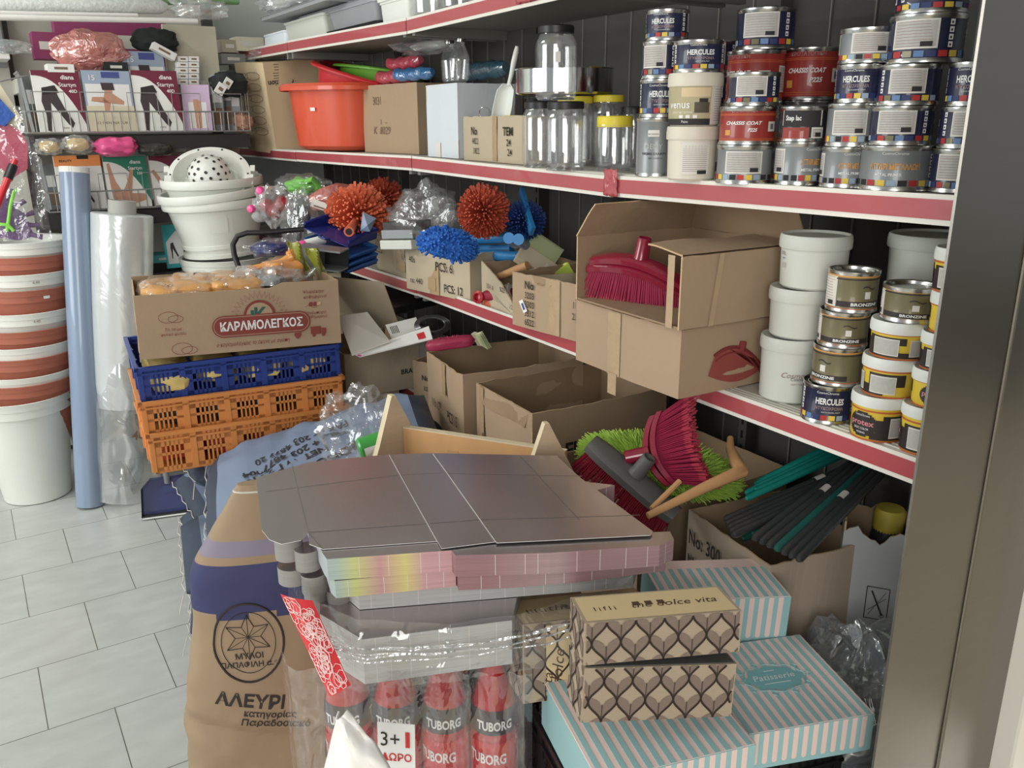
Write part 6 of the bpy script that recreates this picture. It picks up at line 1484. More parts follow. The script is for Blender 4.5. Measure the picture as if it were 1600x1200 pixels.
mb.link('tray', t)
mb = Mb(); R_ = .088
mb.lathe([(R_ * 1.12, -.03), (R_ * 1.05, .0), (R_, .04)] + [(R_ * cos(radians(k * 10)), .04 + R_ * .8 * sin(radians(k * 10))) for k in range(1, 9)] + [(0, .04 + R_ * .8)], 'pot_white', 40)
for lat in (12, 30, 48, 66):
    n_ = int(12 * cos(radians(lat))) + 2
    for k in range(n_):
        lo = 2 * pi * (k + (.5 if lat in (30, 66) else 0)) / n_; nrm = Vector((cos(lo) * cos(radians(lat)), sin(lo) * cos(radians(lat)), sin(radians(lat)))); c = Vector((nrm.x * R_, nrm.y * R_, .04 + nrm.z * R_ * .8)) * 1.0; u_ = nrm.orthogonal().normalized(); w_ = nrm.cross(u_)
        mb.add([tuple(c + nrm * .0022 + (u_ * cos(q) + w_ * sin(q)) * .0068) for q in [2 * pi * i / 10 for i in range(10)]], [tuple(range(10))], 'brown_dark')
mb.link('perforated_dome', t)
# ---------------------------------------------------------------- wire basket rack on the back wall
YB = 4.10
mat('wire', (158, 158, 156), .4, .5); mat('rack_shelf', (52, 50, 50), .5)
def Y(px, py, dy=0): return ony(px, py, YB + dy)
xl, xr = Y(44, 205).x, Y(392, 208).x
zb1, zt1 = Y(200, 207).z, Y(60, 112).z
zb2, zt2 = Y(150, 329).z, Y(150, 245).z
u = thing('display_rack', 'grey metal display rack with wire baskets of hosiery at the back left', 'rack', (xl, YB, 0))
def P_(mb): mb.M = T(-xl, -YB, 0); return mb
mb = P_(Mb()); mb.box(((xl + xr) / 2, YB + .62, 1.15), (xr - xl + .04, .02, 2.3), 'shelf_paint'); mb.link('back_panel', u)
for x in (xl + .0, xr - .0):
    mb = P_(Mb()); mb.box((x, YB + .59, 1.15), (.05, .03, 2.3), 'rack_dark'); mb.link('upright', u)
for z, nm in ((zb1 - .012, 'shelf'), (zb2 - .012, 'shelf'), (.95, 'shelf'), (.55, 'shelf'), (Y(100, 120).z, 'shelf'), (.12, 'shelf')):
    mb = P_(Mb()); d0 = 0 if z < 1.7 else .12; xs = xl + (.32 if z < 1.0 else 0); mb.box(((xs + xr) / 2, YB + .31 + d0 / 2, z - .03), (xr - xs, .58 - d0, .058), 'rack_shelf' if z < 1.7 else 'shelf_paint'); mb.link(nm, u)
def basket(zb, h, x0, x1, lab):
    mb = P_(Mb())
    r = .0034
    for k, z in enumerate((zb + .002, zb + h * .36, zb + h)): mb.tube([(x0, YB + .25, z), (x0, YB, z), (x1, YB, z), (x1, YB + .25, z)] if k != 2 else [(x0, YB + .25, z), (x0, YB - .0, z * 1.0), (x0, YB + .02, z)], r * (1.3 if k == 2 else 1), 'wire', 6)
    n = int((x1 - x0) / .032)
    for i in range(n + 1):
        x = x0 + (x1 - x0) * i / n; mb.tube([(x, YB + .02, zb + .002), (x, YB, zb + .002), (x, YB, zb + h * .36)], .0023, 'wire', 5)
    # card holders standing above the low front wires
    w = (x1 - x0) / 5
    for i in range(5):
        a, b = x0 + i * w + .03, x0 + (i + 1) * w - .03; mb.tube([(a, YB - .002, zb + h * .36), (a, YB - .002, zb + h * .68), (b, YB - .002, zb + h * .68), (b, YB - .002, zb + h * .36)], .0022, 'wire', 5)
    for i in range(6): mb.tube([(x0, YB + .04 * i, zb), (x0, YB + .04 * i, zb + h)], .0014, 'wire', 5); mb.tube([(x1, YB + .04 * i, zb), (x1, YB + .04 * i, zb + h * .7)], .0014, 'wire', 5)
    mb.link('wire_basket', u)
basket(zb1, zt1 - zb1, xl, xr, 'a'); basket(zb2, zt2 - zb2, xl + .03, xr, 'b')
# hosiery packets
mat('plum', (112, 34, 58), .45, coat=.3); mat('pack_blue', (156, 170, 190), .45, coat=.3); mat('pack_lilac', (200, 176, 204), .45); mat('pack_green', (40, 124, 98), .45, coat=.3); mat('pack_orange_card', (236, 150, 84), .45); mat('pack_teal', (60, 176, 182), .45, coat=.3)
mat('skin', (196, 146, 120), .55); mat('hose_dark', (66, 56, 58), .6); mat('card_beige', (216, 208, 182), .6)
LEG_A = [(-.30, .30), (-.05, .34), (.02, .16), (.14, -.06), (.30, -.28), (.24, -.36), (.16, -.30), (-.02, -.10), (-.16, .06), (-.18, -.10), (-.22, -.30), (-.24, -.42), (-.32, -.40), (-.30, -.14), (-.36, .08)]
LEG_B = [(-.42, .44), (-.36, .46), (-.26, .10), (-.12, -.12), (.02, .08), (.14, .34), (.22, .36), (.14, .02), (.10, -.14), (.42, -.16), (.46, -.28), (.10, -.36), (-.28, -.36), (-.38, -.22), (-.40, .10)]
LEG_C = [(-.10, .28), (.14, .30), (.14, .06), (.42, -.12), (.40, -.2), (.05, -.17), (.10, -.04), (.0, -.34), (-.12, -.34), (-.12, -.02), (-.40, -.02), (-.44, -.12), (-.14, -.13), (-.06, .1)]
LEG_D = [(-.48, .28), (-.40, .30), (-.22, .08), (.1, -.06), (.45, -.1), (.45, -.22), (.1, -.2), (-.2, -.3), (-.42, -.34), (-.36, -.24), (-.12, -.16), (-.3, .0)]
def hose_pack(label, x, y, z, w, h, style, rz=0, d=.022, tilt=-8, group='hosiery packets in the wire baskets'):
    t = thing('hosiery_packet', label, 'packet', (x, y, z), rot=(radians(tilt), 0, radians(rz)), group=group)
    mb = Mb(); base = {'plum': 'paper_white', 'blue': 'pack_blue', 'orange': 'paper_white', 'green': 'paper_white', 'lilac': 'pack_lilac', 'teal': 'pack_teal', 'grey': 'can_grey'}[style]
    mb.box((0, 0, h / 2), (w, d, h), base); yf = -d / 2 - .0006
    def poly(pts, m, e=0): mb.add([(a, yf - e, b) for a, b in pts], [tuple(range(len(pts)))], m)
    if style in ('plum', 'green'):
        c = 'plum' if style == 'plum' else 'pack_green'
        arc = [(-w / 2 + w * (k / 10), h - .02 - .8 * h * (k / 10) ** 2.4) for k in range(11)]
        poly([(-w / 2, h), (-w / 2, h - .02)] + arc[1:] + [(w / 2, h)], c)
        mb.ftext('diana', h * .10, 'txt_white', w * .24, yf - .001, h * .86, bold=.02); mb.ftext('Startyn', h * .095, 'txt_white', w * .22, yf - .001, h * .74, bold=.01); mb.ftext('40D' if style == 'plum' else '150', h * .075, 'txt_white', w * .32, yf - .001, h * .64, bold=.02)
        L = LEG_A if style == 'plum' else LEG_B
        if 'orange-brown' in label: L = LEG_D
        cl = 'skin' if (style == 'green' or L is LEG_D) else 'hose_dark'
        poly([(a * w * .95 - w * .03, h * .42 + b * h) for a, b in L], cl, .0004)
        if cl == 'hose_dark': poly([(-.33 * w, h * .72), (-.05 * w, h * .76), (.02 * w, h * .64), (-.34 * w, h * .6)], 'ink', .0008); mb.ftext('diana', h * .05, 'ink_faint', w * .05, yf - .001, h * .05)
    elif style == 'blue':
        poly([(-w / 2, 0), (w / 2, 0), (w / 2, h * .42), (-w / 2, h * .42)], 'card_beige'); poly([(-w * .46, h * .42), (w * .46, h * .42), (w * .46, h * .78), (-w * .46, h * .78)], 'txt_white')
        mb.ftext('15', h * .12, 'txt_white', -w * .3, yf - .001, h * .84, bold=.01); poly([(-.1 * w, h * .88), (.28 * w, h * .88), (.28 * w, h * .98), (-.1 * w, h * .98)], 'label_blue', .0005)
        poly([(a * w * .8 - w * .03, h * .58 + b * h * .7) for a, b in LEG_C], 'skin', .0008); poly([(-.14 * w, h * .80), (.12 * w, h * .80), (.14 * w, h * .68), (-.12 * w, h * .68)], 'hose_dark', .0012)
        mb.ftext('12 DEN NATUR', h * .06, 'ink_faint', 0, yf - .001, h * .12, sx=1.2)
    elif style == 'orange':
        poly([(-w / 2, h * .8), (w / 2, h * .8), (w / 2, h), (-w / 2, h)], 'pack_orange_card'); mb.ftext('BEAUTY', h * .06, 'ink', -w * .25, yf - .001, h * .88, bold=.02); mb.ftext('15', h * .1, 'ink', -w * .32, yf - .001, h * .66); poly([(.0, h), (.25 * w, h), (.25 * w, h * .93), (0, h * .93)], 'ink', .0005)
        for k in range(2): poly([(a * w * .3 - w * .2 + k * w * .35, h * .26 + b * h * .4) for a, b in LEG_A], 'pack_orange_card' if k == 0 else 'hose_dark', .0004)
    elif style == 'lilac':
        poly([(-.3 * w, h * .05), (.35 * w, h * .05), (.35 * w, h * .62), (-.3 * w, h * .62)], 'txt_white'); poly([(-.08 * w, h * .05), (.02 * w, h * .05), (.06 * w, h * .68), (-.12 * w, h * .68)], 'skin', .0005); poly([(.04 * w, h * .05), (.12 * w, h * .05), (.16 * w, h * .66), (.04 * w, h * .66)], 'skin', .0005)
    elif style == 'teal':
        poly([(-.44 * w, h * .1), (.46 * w, h * .1), (.46 * w, h * .8), (-.1 * w, h * .85), (-.44 * w, h * .6)], 'txt_white')
        for k in range(2): poly([(a * w * .35 - w * .2 + k * w * .38, h * .42 + b * h * .5) for a, b in LEG_A], 'hose_dark', .0005)
    else:
        poly([(-.4 * w, h * .1), (.4 * w, h * .1), (.4 * w, h * .4), (-.4 * w, h * .4)], 'ink_faint'); poly([(-.4 * w, h * .5), (.4 * w, h * .5), (.4 * w, h * .75), (-.4 * w, h * .75)], 'txt_white')
    mb.link('printed_card', t)
    return t
def packpx(label, x0, x1, ytop, zb, style, dy=.03, **k):
    a, b = ony(x0, 200, YB + dy), ony(x1, 200, YB + dy); w = b.x - a.x; x = (a.x + b.x) / 2
    zt = ony((x0 + x1) / 2, ytop, YB + dy + .03).z
    return hose_pack(label, x, YB + dy, zb + .004, w, zt - zb, style, **k)
packpx('plum and white hosiery packet at the left end of the upper basket', 62, 136, 112, zb1, 'plum')
packpx('blue-grey hosiery packet marked 15 with a beige foot, in the upper basket', 140, 214, 112, zb1, 'blue')
packpx('plum and white hosiery packet right of the packet marked 15', 216, 286, 112, zb1, 'plum', rz=-4)
packpx('lilac hosiery packet with bare legs in the upper basket', 290, 332, 134, zb1, 'lilac', rz=-14, dy=.04)
for i, (x0, x1, yt, dy, rz) in enumerate(((334, 352, 118, .08, -30), (350, 366, 112, .12, -34), (364, 378, 130, .10, -28))):
    packpx('grey striped hosiery packet at the right end of the upper basket', x0, x1, yt, zb1, 'grey', rz=rz, dy=dy, group='grey hosiery packets')
packpx('white hosiery packet edge behind the leftmost plum one', 50, 64, 120, zb1, 'grey', dy=.09, rz=30, group='packets standing edge-on')
packpx('second row blue packet marked 15 above the upper basket', 206, 270, 82, zb1 + .05, 'blue', dy=.13)
packpx('orange-topped hosiery packet marked 15 in the lower basket', 76, 150, 244, zb2, 'orange')
packpx('orange packet standing behind the orange-topped one', 84, 157, 248, zb2, 'orange', dy=.075)
packpx('green hosiery packet marked 150 in the lower basket', 154, 222, 246, zb2, 'green')
packpx('plum packet with orange-brown legs beside the green one', 227, 292, 244, zb2, 'plum', dy=.04)
packpx('clear-wrapped grey packet at the left edge of the lower basket', 58, 76, 258, zb2, 'grey', dy=.1, rz=20)
packpx('teal hosiery packet standing on the shelf under the baskets', 234, 286, 352, .955 + .0, 'teal', dy=.06)
# small things above the baskets
mat('dark_cloth', (46, 50, 50), .9, bump=.3, bs=30); mat('purple_board', (146, 62, 104), .6); mat('cream_board', (214, 208, 188), .7, var=.03, vs=4); mat('hot_pink', (222, 84, 140), .4, coat=.3, bump=.3, bs=14); mat('yellow_pkt', (228, 190, 96), .4, coat=.4, bump=.3, bs=12)
def blobpx(label, x0, x1, y0, y1, dy, m, seed, name='packet', cat='packet', dep=.13, ridge=.1, amp=.12, rz=0, sq=.8, group=None, m2=None):
    a = ony(x0, (y0 + y1) / 2, YB + dy); b = ony(x1, (y0 + y1) / 2, YB + dy); t_ = ony((x0 + x1) / 2, y0, YB + dy).z; bo = ony((x0 + x1) / 2, y1, YB + dy).z
    mb = Mb(); mb.blob((0, 0, 0), (b.x - a.x, dep, t_ - bo), m, seed, amp, 8, 36, 20, ridge=ridge, sq=sq)
    if m2: mb.blob((0, 0, 0), ((b.x - a.x) * .7, dep * .7, (t_ - bo) * .7), m2, seed + 3, amp, 8, 24, 14, sq=sq)
    o = mb.link(name, label=label, cat=cat, group=group); o.location = ((a.x + b.x) / 2, YB + dy, (t_ + bo) / 2); o.rotation_euler = (0, 0, radians(rz)); return o
def boxpx(label, x0, x1, y0, y1, dy, m, name='carton', cat='box', dep=.12, rz=0, group=None, ry=0):
    a = ony(x0, (y0 + y1) / 2, YB + dy); b = ony(x1, (y0 + y1) / 2, YB + dy); t_ = ony((x0 + x1) / 2, y0, YB + dy).z; bo = ony((x0 + x1) / 2, y1, YB + dy).z
    mb = Mb(); mb.box((0, 0, 0), (b.x - a.x, dep, t_ - bo), m); mb.box((0, -dep / 2 - .0008, 0), ((b.x - a.x) * .5, .001, (t_ - bo) * .3), 'label_white' if m != 'paper_white' else 'ink_faint'); o = mb.link(name, label=label, cat=cat, group=group, bevel=.002); o.location = ((a.x + b.x) / 2, YB + dy + dep / 2, (t_ + bo) / 2); o.rotation_euler = (0, radians(ry), radians(rz)); return o
boxpx('purple box standing behind the pink bag on the upper rack shelf', 52, 90, 50, 92, .25, 'purple_board')
boxpx('wide plum box along the back of the upper rack shelf', 88, 262, 30, 100, .40, 'purple_board', dep=.1)
film('pink_bag', (232, 140, 130), .8, .2, .3, bs=16, bump=.9)
blobpx('crumpled translucent pink bag above the upper basket', 82, 200, 48, 112, .17, 'pink_bag', 61, name='plastic_bag', cat='bag', ridge=.16, amp=.14, sq=1)
blobpx('black folded cloth packet between pink bag and cream board', 207, 275, 44, 84, .22, 'dark_cloth', 62, dep=.12, ridge=.05)
boxpx('small white carton in front of the pink bag', 74, 116, 100, 113, .05, 'paper_white')
boxpx('dark small packet in front of the pink bag knot', 163, 200, 97, 112, .10, 'dark_cloth', name='packet', cat='packet')
boxpx('large cream board standing at the right end of the upper rack shelf', 263, 344, 40, 200, .27, 'cream_board', name='cream_board', cat='board', dep=.03)
boxpx('white card lying tilted on the packet marked 15', 238, 276, 74, 86, .09, 'paper_white', name='white_card', cat='card', dep=.06, ry=28)
for j in range(5): 
    for i in range(2): boxpx('tiny white carton with a dark mark in the small pile by the cream board', 278 + i * 17, 294 + i * 17, 88 + j * 9, 96.3 + j * 9, .10, 'paper_white', name='small_carton', group='tiny white cartons', dep=.06)
blobpx('black packet with white price tags right of the tiny cartons', 330, 385, 112, 152, .10, 'dark_cloth', 66, ridge=.1)
for i, (a_, b_, c_, d_) in enumerate(((338, 352, 130, 148), (350, 362, 122, 138))): boxpx('white price tag card leaning on the black packet', a_, b_, c_, d_, .005 + .008 * i, 'paper_white', name='tag_card', cat='card', dep=.01, ry=35, group='price tag cards')
blobpx('brown packet at the far right of the upper basket', 362, 392, 178, 206, .12, 'skin', 67)
boxpx('long cream box lying on the shelf end near the cream board', 370, 412, 58, 80, .32, 'cream_board'); boxpx('grey-green box beside the long cream box', 346, 372, 62, 82, .34, 'grey_card')
boxpx('small grey box below the long cream box', 346, 384, 84, 100, .34, 'can_grey')
blobpx('yellow packets in clear film above the lower basket, left', 54, 98, 216, 242, .0, 'clear_film_dense', 68, m2='yellow_pkt', ridge=.2); blobpx('yellow packets in clear film above the lower basket, right', 96, 146, 212, 240, .0, 'clear_film_dense', 69, m2='yellow_pkt', ridge=.2)
blobpx('hot pink packet above the green hosiery', 146, 214, 214, 244, .0, 'hot_pink', 70, ridge=.15); blobpx('dark brown hose packet above the plum hosiery', 216, 268, 224, 243, .0, 'goods_dark', 71, ridge=.15, m2=None)
boxpx('white-green box at the right of the lower basket', 266, 300, 224, 244, .2, 'grey_card'); boxpx('grey tilted box behind the mop wringer', 322, 372, 224, 262, .2, 'grey_card', ry=18)
for i in range(3): blobpx('black and white ribbon card right of the mop wringer', 368 + i * 6, 396 + i * 6, 256 + i * 9, 268 + i * 9, -.05, ('dark_cloth', 'paper_white', 'dark_cloth')[i], 73 + i, dep=.06, group='ribbon cards')
boxpx('teal packet lying flat below the standing teal packet', 236, 284, 398, 410, .06, 'pack_teal', name='hosiery_packet', cat='packet')
# rods, net roll and grey shelf at the top left
mat('rod_white', (232, 230, 226), .35); mat('net_green', (120, 160, 110), .6, var=.3, vs=40); mat('net_white', (206, 210, 206), .5, var=.25, vs=60, bump=.4, bs=60)
zr = ony(150, 30, YB - .1).z
for i, (a_, b_, r_) in enumerate((((-60, 26), (308, 33), .011), ((-60, 19), (215, 24), .008))):
    mb = Mb(); mb.tube([ony(*a_, YB - .12), ony(*b_, YB - .02)], r_, 'rod_white', 12); mb.link('curtain_rod', label=('thick white curtain rod running along the top of the rack', 'thinner white curtain rod above the thick one')[i], cat='rod')
mb = Mb(); mb.tube([ony(294, 26, YB - .02) + Vector((.02 * cos(q * .6), 0, .02 * sin(q * .6))) for q in range(11)], .0016, 'chrome', 6); mb.link('rod_ring', label='metal ring hanging at the end of the white curtain rod', cat='ring')
mb = Mb(); mb.tube([ony(-60, 8, YB + .02), ony(120, 9, YB), ony(250, 10, YB), ony(262, 10, YB)], [.03, .032, .03, .012], 'net_white', 16); mb.link('net_roll', label='rolled white net in clear film above the curtain rods', cat='roll')
mb = Mb(); mb.tube([ony(-60, -6, YB + .1), ony(200, -4, YB + .1), ony(372, 0, YB + .1)], [.03, .03, .02], 'net_green', 16); mb.link('net_roll', label='green net roll at the very top left corner', cat='roll')
mb = Mb(); mb.blob((0, 0, 0), (.24, .12, .09), 'clear_film_dense', 81, .2, 9, 30, 18, ridge=.3); o = mb.link('plastic_bag', label='loose clear film end of the net roll at the top', cat='bag'); o.location = ony(310, 14, YB)
mb = P_(Mb()); zz = ony(0, 84, YB + .2).z; zs = ony(0, 52, YB + .2).z
mb.box((xl + .0 - .35, YB + .33, zz - .01), (.68, .3, .02), 'rod_white'); mb.box((xl - .35, YB + .45, zs), (.68, .03, .24), 'can_grey'); mb.link('side_shelf', u)
mb = P_(Mb()); mb.box((xl - .35, YB + .50, 1.15), (.70, .02, 2.2), 'shelf_paint'); mb.link('side_panel', u)
blobpx('clear film packet on the grey side shelf at the far left', -40, 48, 62, 84, .2, 'clear_film_dense', 83, ridge=.3)
mb = Mb(); mb.tube([ony(-30, 134, YB - .1), ony(42, 118, YB - .05)], .003, 'wire', 6); mb.link('wire_hook', label='bare wire hook pointing at the upper basket from the left', cat='hook')
# far left: sponge, pink dustpan in film, red broom stick
mat('sponge_blue', (58, 96, 176), .7, bump=.4, bs=60); mat('red_plastic', (196, 42, 52), .35, coat=.4); mat('rose', (186, 64, 96), .45, coat=.3)
sp = ony(6, 165, 3.9); t = thing('scrub_pad', 'blue scrub pad on a beige card hanging at the far left', 'scrub pad', sp, rot=(radians(90), 0, 0))
mb = Mb(); mb.prism([(-.09, -.05), (.03, -.09), (.055, -.05), (-.0, .075), (-.09, .09)], -.004, 0, 'card_beige'); mb.link('card', t)
mb = Mb(); mb.prism([(-.09, -.045), (-.01, -.075), (.03, -.035), (-.02, .04), (-.09, .06)], .0005, .018, 'sponge_blue'); mb.link('pad', t)
dp = ony(10, 235, 3.88); t = thing('dustpan', 'rose pink dustpan in clear film hanging at the far left', 'dustpan', dp, rot=(radians(80), 0, radians(0)))
mb = Mb(); mb.prism([(-.12, .10), (-.02, .12), (.06, .07), (.075, .02), (.06, -.07), (.01, -.10), (-.05, -.05), (-.12, -.03)], -.012, .004, 'rose'); mb.link('pan', t, bevel=.004)
mb = Mb(); mb.grid(lambda u, v: (-.14 + .24 * u, -.34 + .5 * v, .02 + .03 * noise.noise(Vector((u * 5, v * 6, 1)))), 20, 24, 'clear_film'); mb.link('film_sleeve', t)
mb = Mb(); q0, q1 = ony(-14, 345, 3.72), ony(24, 250, 3.80); v = Vector(q1) - Vector(q0); L = v.length
t = thing('broom_stick', 'red broom stick with a black collar standing in the top pot', 'broom stick', q0); t.rotation_euler = v.to_track_quat('Z', 'Y').to_euler()
mb.lathe([(0, 0), (.013, 0), (.013, L * .66), (.016, L * .68)], 'red_plastic', 18); mb.lathe([(.013, L * .9), (.011, L), (0, L + .004)], 'red_plastic', 18); mb.link('stick', t)
mb = Mb(); mb.lathe([(.0165, L * .68), (.017, L * .8), (.0165, L * .91), (.012, L * .915)], 'lid_black', 18); mb.link('collar', t)
mb = Mb()
mat('red_plastic_', (170, 34, 44), .35, coat=.4); mat('dark_hose', (64, 64, 66), .2, coat=.5); mat('green_can', (64, 160, 70), .3, coat=.4); mat('hot_pink_', (236, 84, 152), .35, coat=.4)
# ---------------------------------------------------------------- left end of the third shelf
def onshelf(px, py, z): return onz(px, py, z)
def fan_brush(label, c, axis, R, m, hm, n=90, hl=.10, spread=95, name='round_brush', seed=1, handle=True, group=None, w=.006):
    # brush whose tufts fan out from the end of a tube handle; axis points away from the handle
    t = thing(name, label, 'brush', c, group=group); t.rotation_euler = Vector(axis).to_track_quat('Z', 'Y').to_euler()
    rr = random.Random(seed); mb = Mb()
    for i in range(n):
        ph = i * 2.39996; th = radians(spread) * math.sqrt((i + .5) / n); d = Vector((sin(th) * cos(ph), sin(th) * sin(ph), cos(th)))
        d = (d + Vector((rr.uniform(-.06, .06), rr.uniform(-.06, .06), rr.uniform(-.06, .06)))).normalized(); l = R * rr.uniform(.86, 1.04)
        blade(mb, d * .012, d * l * .8, w * .35, w, m); blade(mb, d * l * .8, d * l, w, w * 1.25, m)
    mb.link('bristles', t)
    if handle:
        mb = Mb(); mb.lathe([(.0, .012), (.016, .006), (.014, -.02), (.0125, -hl), (.0155, -hl - .002), (.0155, -hl - .012), (.0115, -hl - .012), (.0115, -hl + .03), (0, -hl + .03)], hm, 20); mb.link('handle', t)
    return t
c1 = ond(560, 338, 3.22)
t = fan_brush('orange fan-shaped round brush with an orange tube handle', c1, (.05, -.30, .95), .125, 'orange_bristle', 'orange_bristle', n=420, spread=102, seed=1, w=.0045, handle=False)
q = t.rotation_euler.to_quaternion().inverted(); mb = Mb(); e_ = q @ (ond(545, 362, 2.98) - c1); mb.tube([(0, 0, 0), tuple(e_ * .5), tuple(e_ * .98), tuple(e_)], [.012, .014, .018, .018], 'orange_bristle', 18); mb.tube([tuple(e_ * .985), tuple(e_ * 1.004)], .012, 'lid_black', 14); mb.link('handle', t)
fan_brush('darker orange round brush behind the bright orange one', ond(598, 312, 3.45), (.2, -.3, .9), .09, 'rust_bristle', 'rust_bristle', n=260, spread=110, seed=2, handle=False, w=.004)
c2 = ond(757, 330, 2.62)
fan_brush('bushy rust orange round brush above the blue handles', c2, (-.2, -.6, .5), .085, 'rust_bristle', 'rust_bristle', n=1100, spread=170, seed=3, handle=False, w=.003)
c3 = ond(820, 345, 2.62)
fan_brush('dark blue round brush in the shade right of the rust orange one', c3, (-.2, -.6, .5), .065, 'blue_bristle', 'blue_bristle', n=700, spread=170, seed=4, handle=False, w=.0026)
def hollow_handle(label, a, b, r=.015, m='blue_handle', group='blue tube handles', grip=False):
    a = Vector(a); b = Vector(b); v = b - a; L = v.length; t = thing('tube_handle_brush', label, 'brush', a, group=group); t.rotation_euler = v.to_track_quat('Z', 'Y').to_euler()
    mb = Mb(); mb.lathe([(r * .72, .03), (r * .76, .0), (r, .0), (r * 1.02, .004), (r, .01), (r * .92, L * .4), (r * .8, L), (0, L)], m, 22); mb.lathe([(0, .028), (r * .74, .03)], 'lid_black', 16)
    k = radians(-60)
    mb.add([tuple(Vector((r * 1.01 * cos(k), r * 1.01 * sin(k), .035)) + Vector((-sin(k), cos(k), 0)) * .004 * cos(q) + Vector((0, 0, 1)) * .004 * sin(q)) for q in [2 * pi * i / 10 for i in range(10)]], [tuple(range(10))], 'lid_black')
    mb.link('tube', t); return t
for (ax, ay, bx, by, X) in ((731, 374, 800, 368, 1.44), (742, 373, 826, 370, 1.405), (735, 391, 800, 388, 1.44), (742, 400, 812, 400, 1.40), (784, 436, 812, 430, 1.43)):
    hollow_handle('blue hollow tube handle lying in the pile of blue handles', onx(ax, ay, X), onx(bx, by, X + .05), .019 if X < 1.42 else .017)
a, b = ond(814, 298, 2.62), ond(832, 362, 2.55)
t = thing('angled_handle', 'blue flat handle standing upright under the second shelf', 'handle', a); v = Vector(b) - Vector(a); L = v.length; t.rotation_euler = v.to_track_quat('Z', 'X').to_euler()
mb = Mb(); mb.prism([(-.018, 0), (.018, 0), (.014, L * .7), (.02, L), (-.02, L), (-.012, L * .7)], -.006, .006, 'blue_handle', M=FRONT.inverted() @ FRONT @ FRONT); mb.link('handle_blade', t, bevel=.003)
for lab, px, py, D in (('pair of blue handle butts behind the pale green brush, left', 795, 372, 2.35), ('pair of blue handle butts behind the pale green brush, right', 810, 374, 2.33)):
    mb = Mb(); mb.tube([ond(px, py, D), ond(px + 10, py + 8, D + .12)], .016, 'blue_handle', 14); mb.link('handle_butt', label=lab, cat='brush handle')
# blue chenille mop head in the PCS box
mb = Mb(); mb.blob((0, 0, 0), (.15, .12, .075), 'blue_chenille', 5, .08, 7, sq=.8); rr = random.Random(4)
for i in range(520):
    a = rr.uniform(0, 2 * pi); b = math.asin(rr.uniform(-.6, 1)); n_ = Vector((cos(a) * cos(b), sin(a) * cos(b), sin(b))); p = Vector((n_.x * .075, n_.y * .06, n_.z * .038)); q = p + (n_ + Vector((rr.uniform(-.7, .7), rr.uniform(-.7, .7), rr.uniform(-.7, .3)))) * .012
    mb.tube([p, q], [.0045, .0035], 'blue_chenille', 5)
o = mb.link('chenille_duster', label='bright blue chenille duster sticking out of the PCS: 6 box', cat='duster'); o.location = ond(700, 382, 2.48); o.rotation_euler = (radians(10), radians(12), radians(-30))
# paint rollers, scrub brush and mallet-like handle in the next box
def paint_roller(label, p, rot, L=.075, r=.033):
    t = thing('paint_roller', label, 'paint roller', p, rot=tuple(radians(a) for a in rot), group='white fluffy paint rollers')
    mb = Mb(); mb.lathe([(r * .45, 0), (r * .9, .0), (r, .008), (r, L - .008), (r * .9, L), (r * .45, L)], 'wool_white', 32)
    rr = random.Random(int(L * 1e4))
    for i in range(1500):
        a = rr.uniform(0, 2 * pi); z = rr.uniform(0, L); p0 = Vector((r * .95 * cos(a), r * .95 * sin(a), z)); blade(mb, p0, p0 * 1.0 + Vector((cos(a + rr.uniform(-.6, .6)), sin(a + rr.uniform(-.6, .6)), rr.uniform(-.6, .6))) * .0045, .0014, .0008, 'wool_white')
    mb.link('fleece', t)
    mb = Mb(); mb.lathe([(0, L - .002), (r * .5, L - .002), (r * .52, L + .003), (r * .2, L + .003), (r * .18, L - .01), (0, L - .01)], 'darkred_bristle', 24); mb.link('end_cap', t)
paint_roller('upper white fluffy paint roller with a dark red end', onx(748, 455, 1.385), (-12, -14, 0), .085, .036)
paint_roller('lower white fluffy paint roller beside the orange brush', onx(764, 474, 1.36), (60, 30, 20), .09, .030)
mb = Mb(); mb.tube([onx(763, 437, 1.36), onx(785, 430, 1.37), onx(812, 419, 1.39), onx(824, 414, 1.40)], [.008, .011, .013, .012], 'wood', 14)
mb.link('wooden_grip', label='short wooden brush grip lying over the white rollers', cat='grip')
t = thing('scrub_brush', 'dark maroon scrub brush with stiff orange bristles', 'brush', onx(775, 470, 1.345), rot=(radians(10), radians(-6), radians(-68)))
mb = Mb(); mb.blob((0, 0, .02), (.085, .05, .032), 'darkred_bristle', 3, .05, 5, sq=.7); mb.tube([(-.02, 0, .03), (.01, 0, .048), (.04, 0, .04)], [.006, .011, .008], 'darkred_bristle', 12); mb.lathe([(0, .004), (.019, .002), (.02, .012), (.012, .016), (.012, .004), (0, .004)], 'red_plastic_', 22, M=T(-.045, -.018, .018) @ RX(70)); mb.link('block', t)
mb = Mb()
for i in range(13):
    for j in range(3): x = -.038 + i * .0063; blade(mb, (x, -.012 + j * .01, .012), (x * 1.15, -.030 + j * .014, -.026), .0024, .0032, 'orange_bristle')
mb.link('bristles', t)
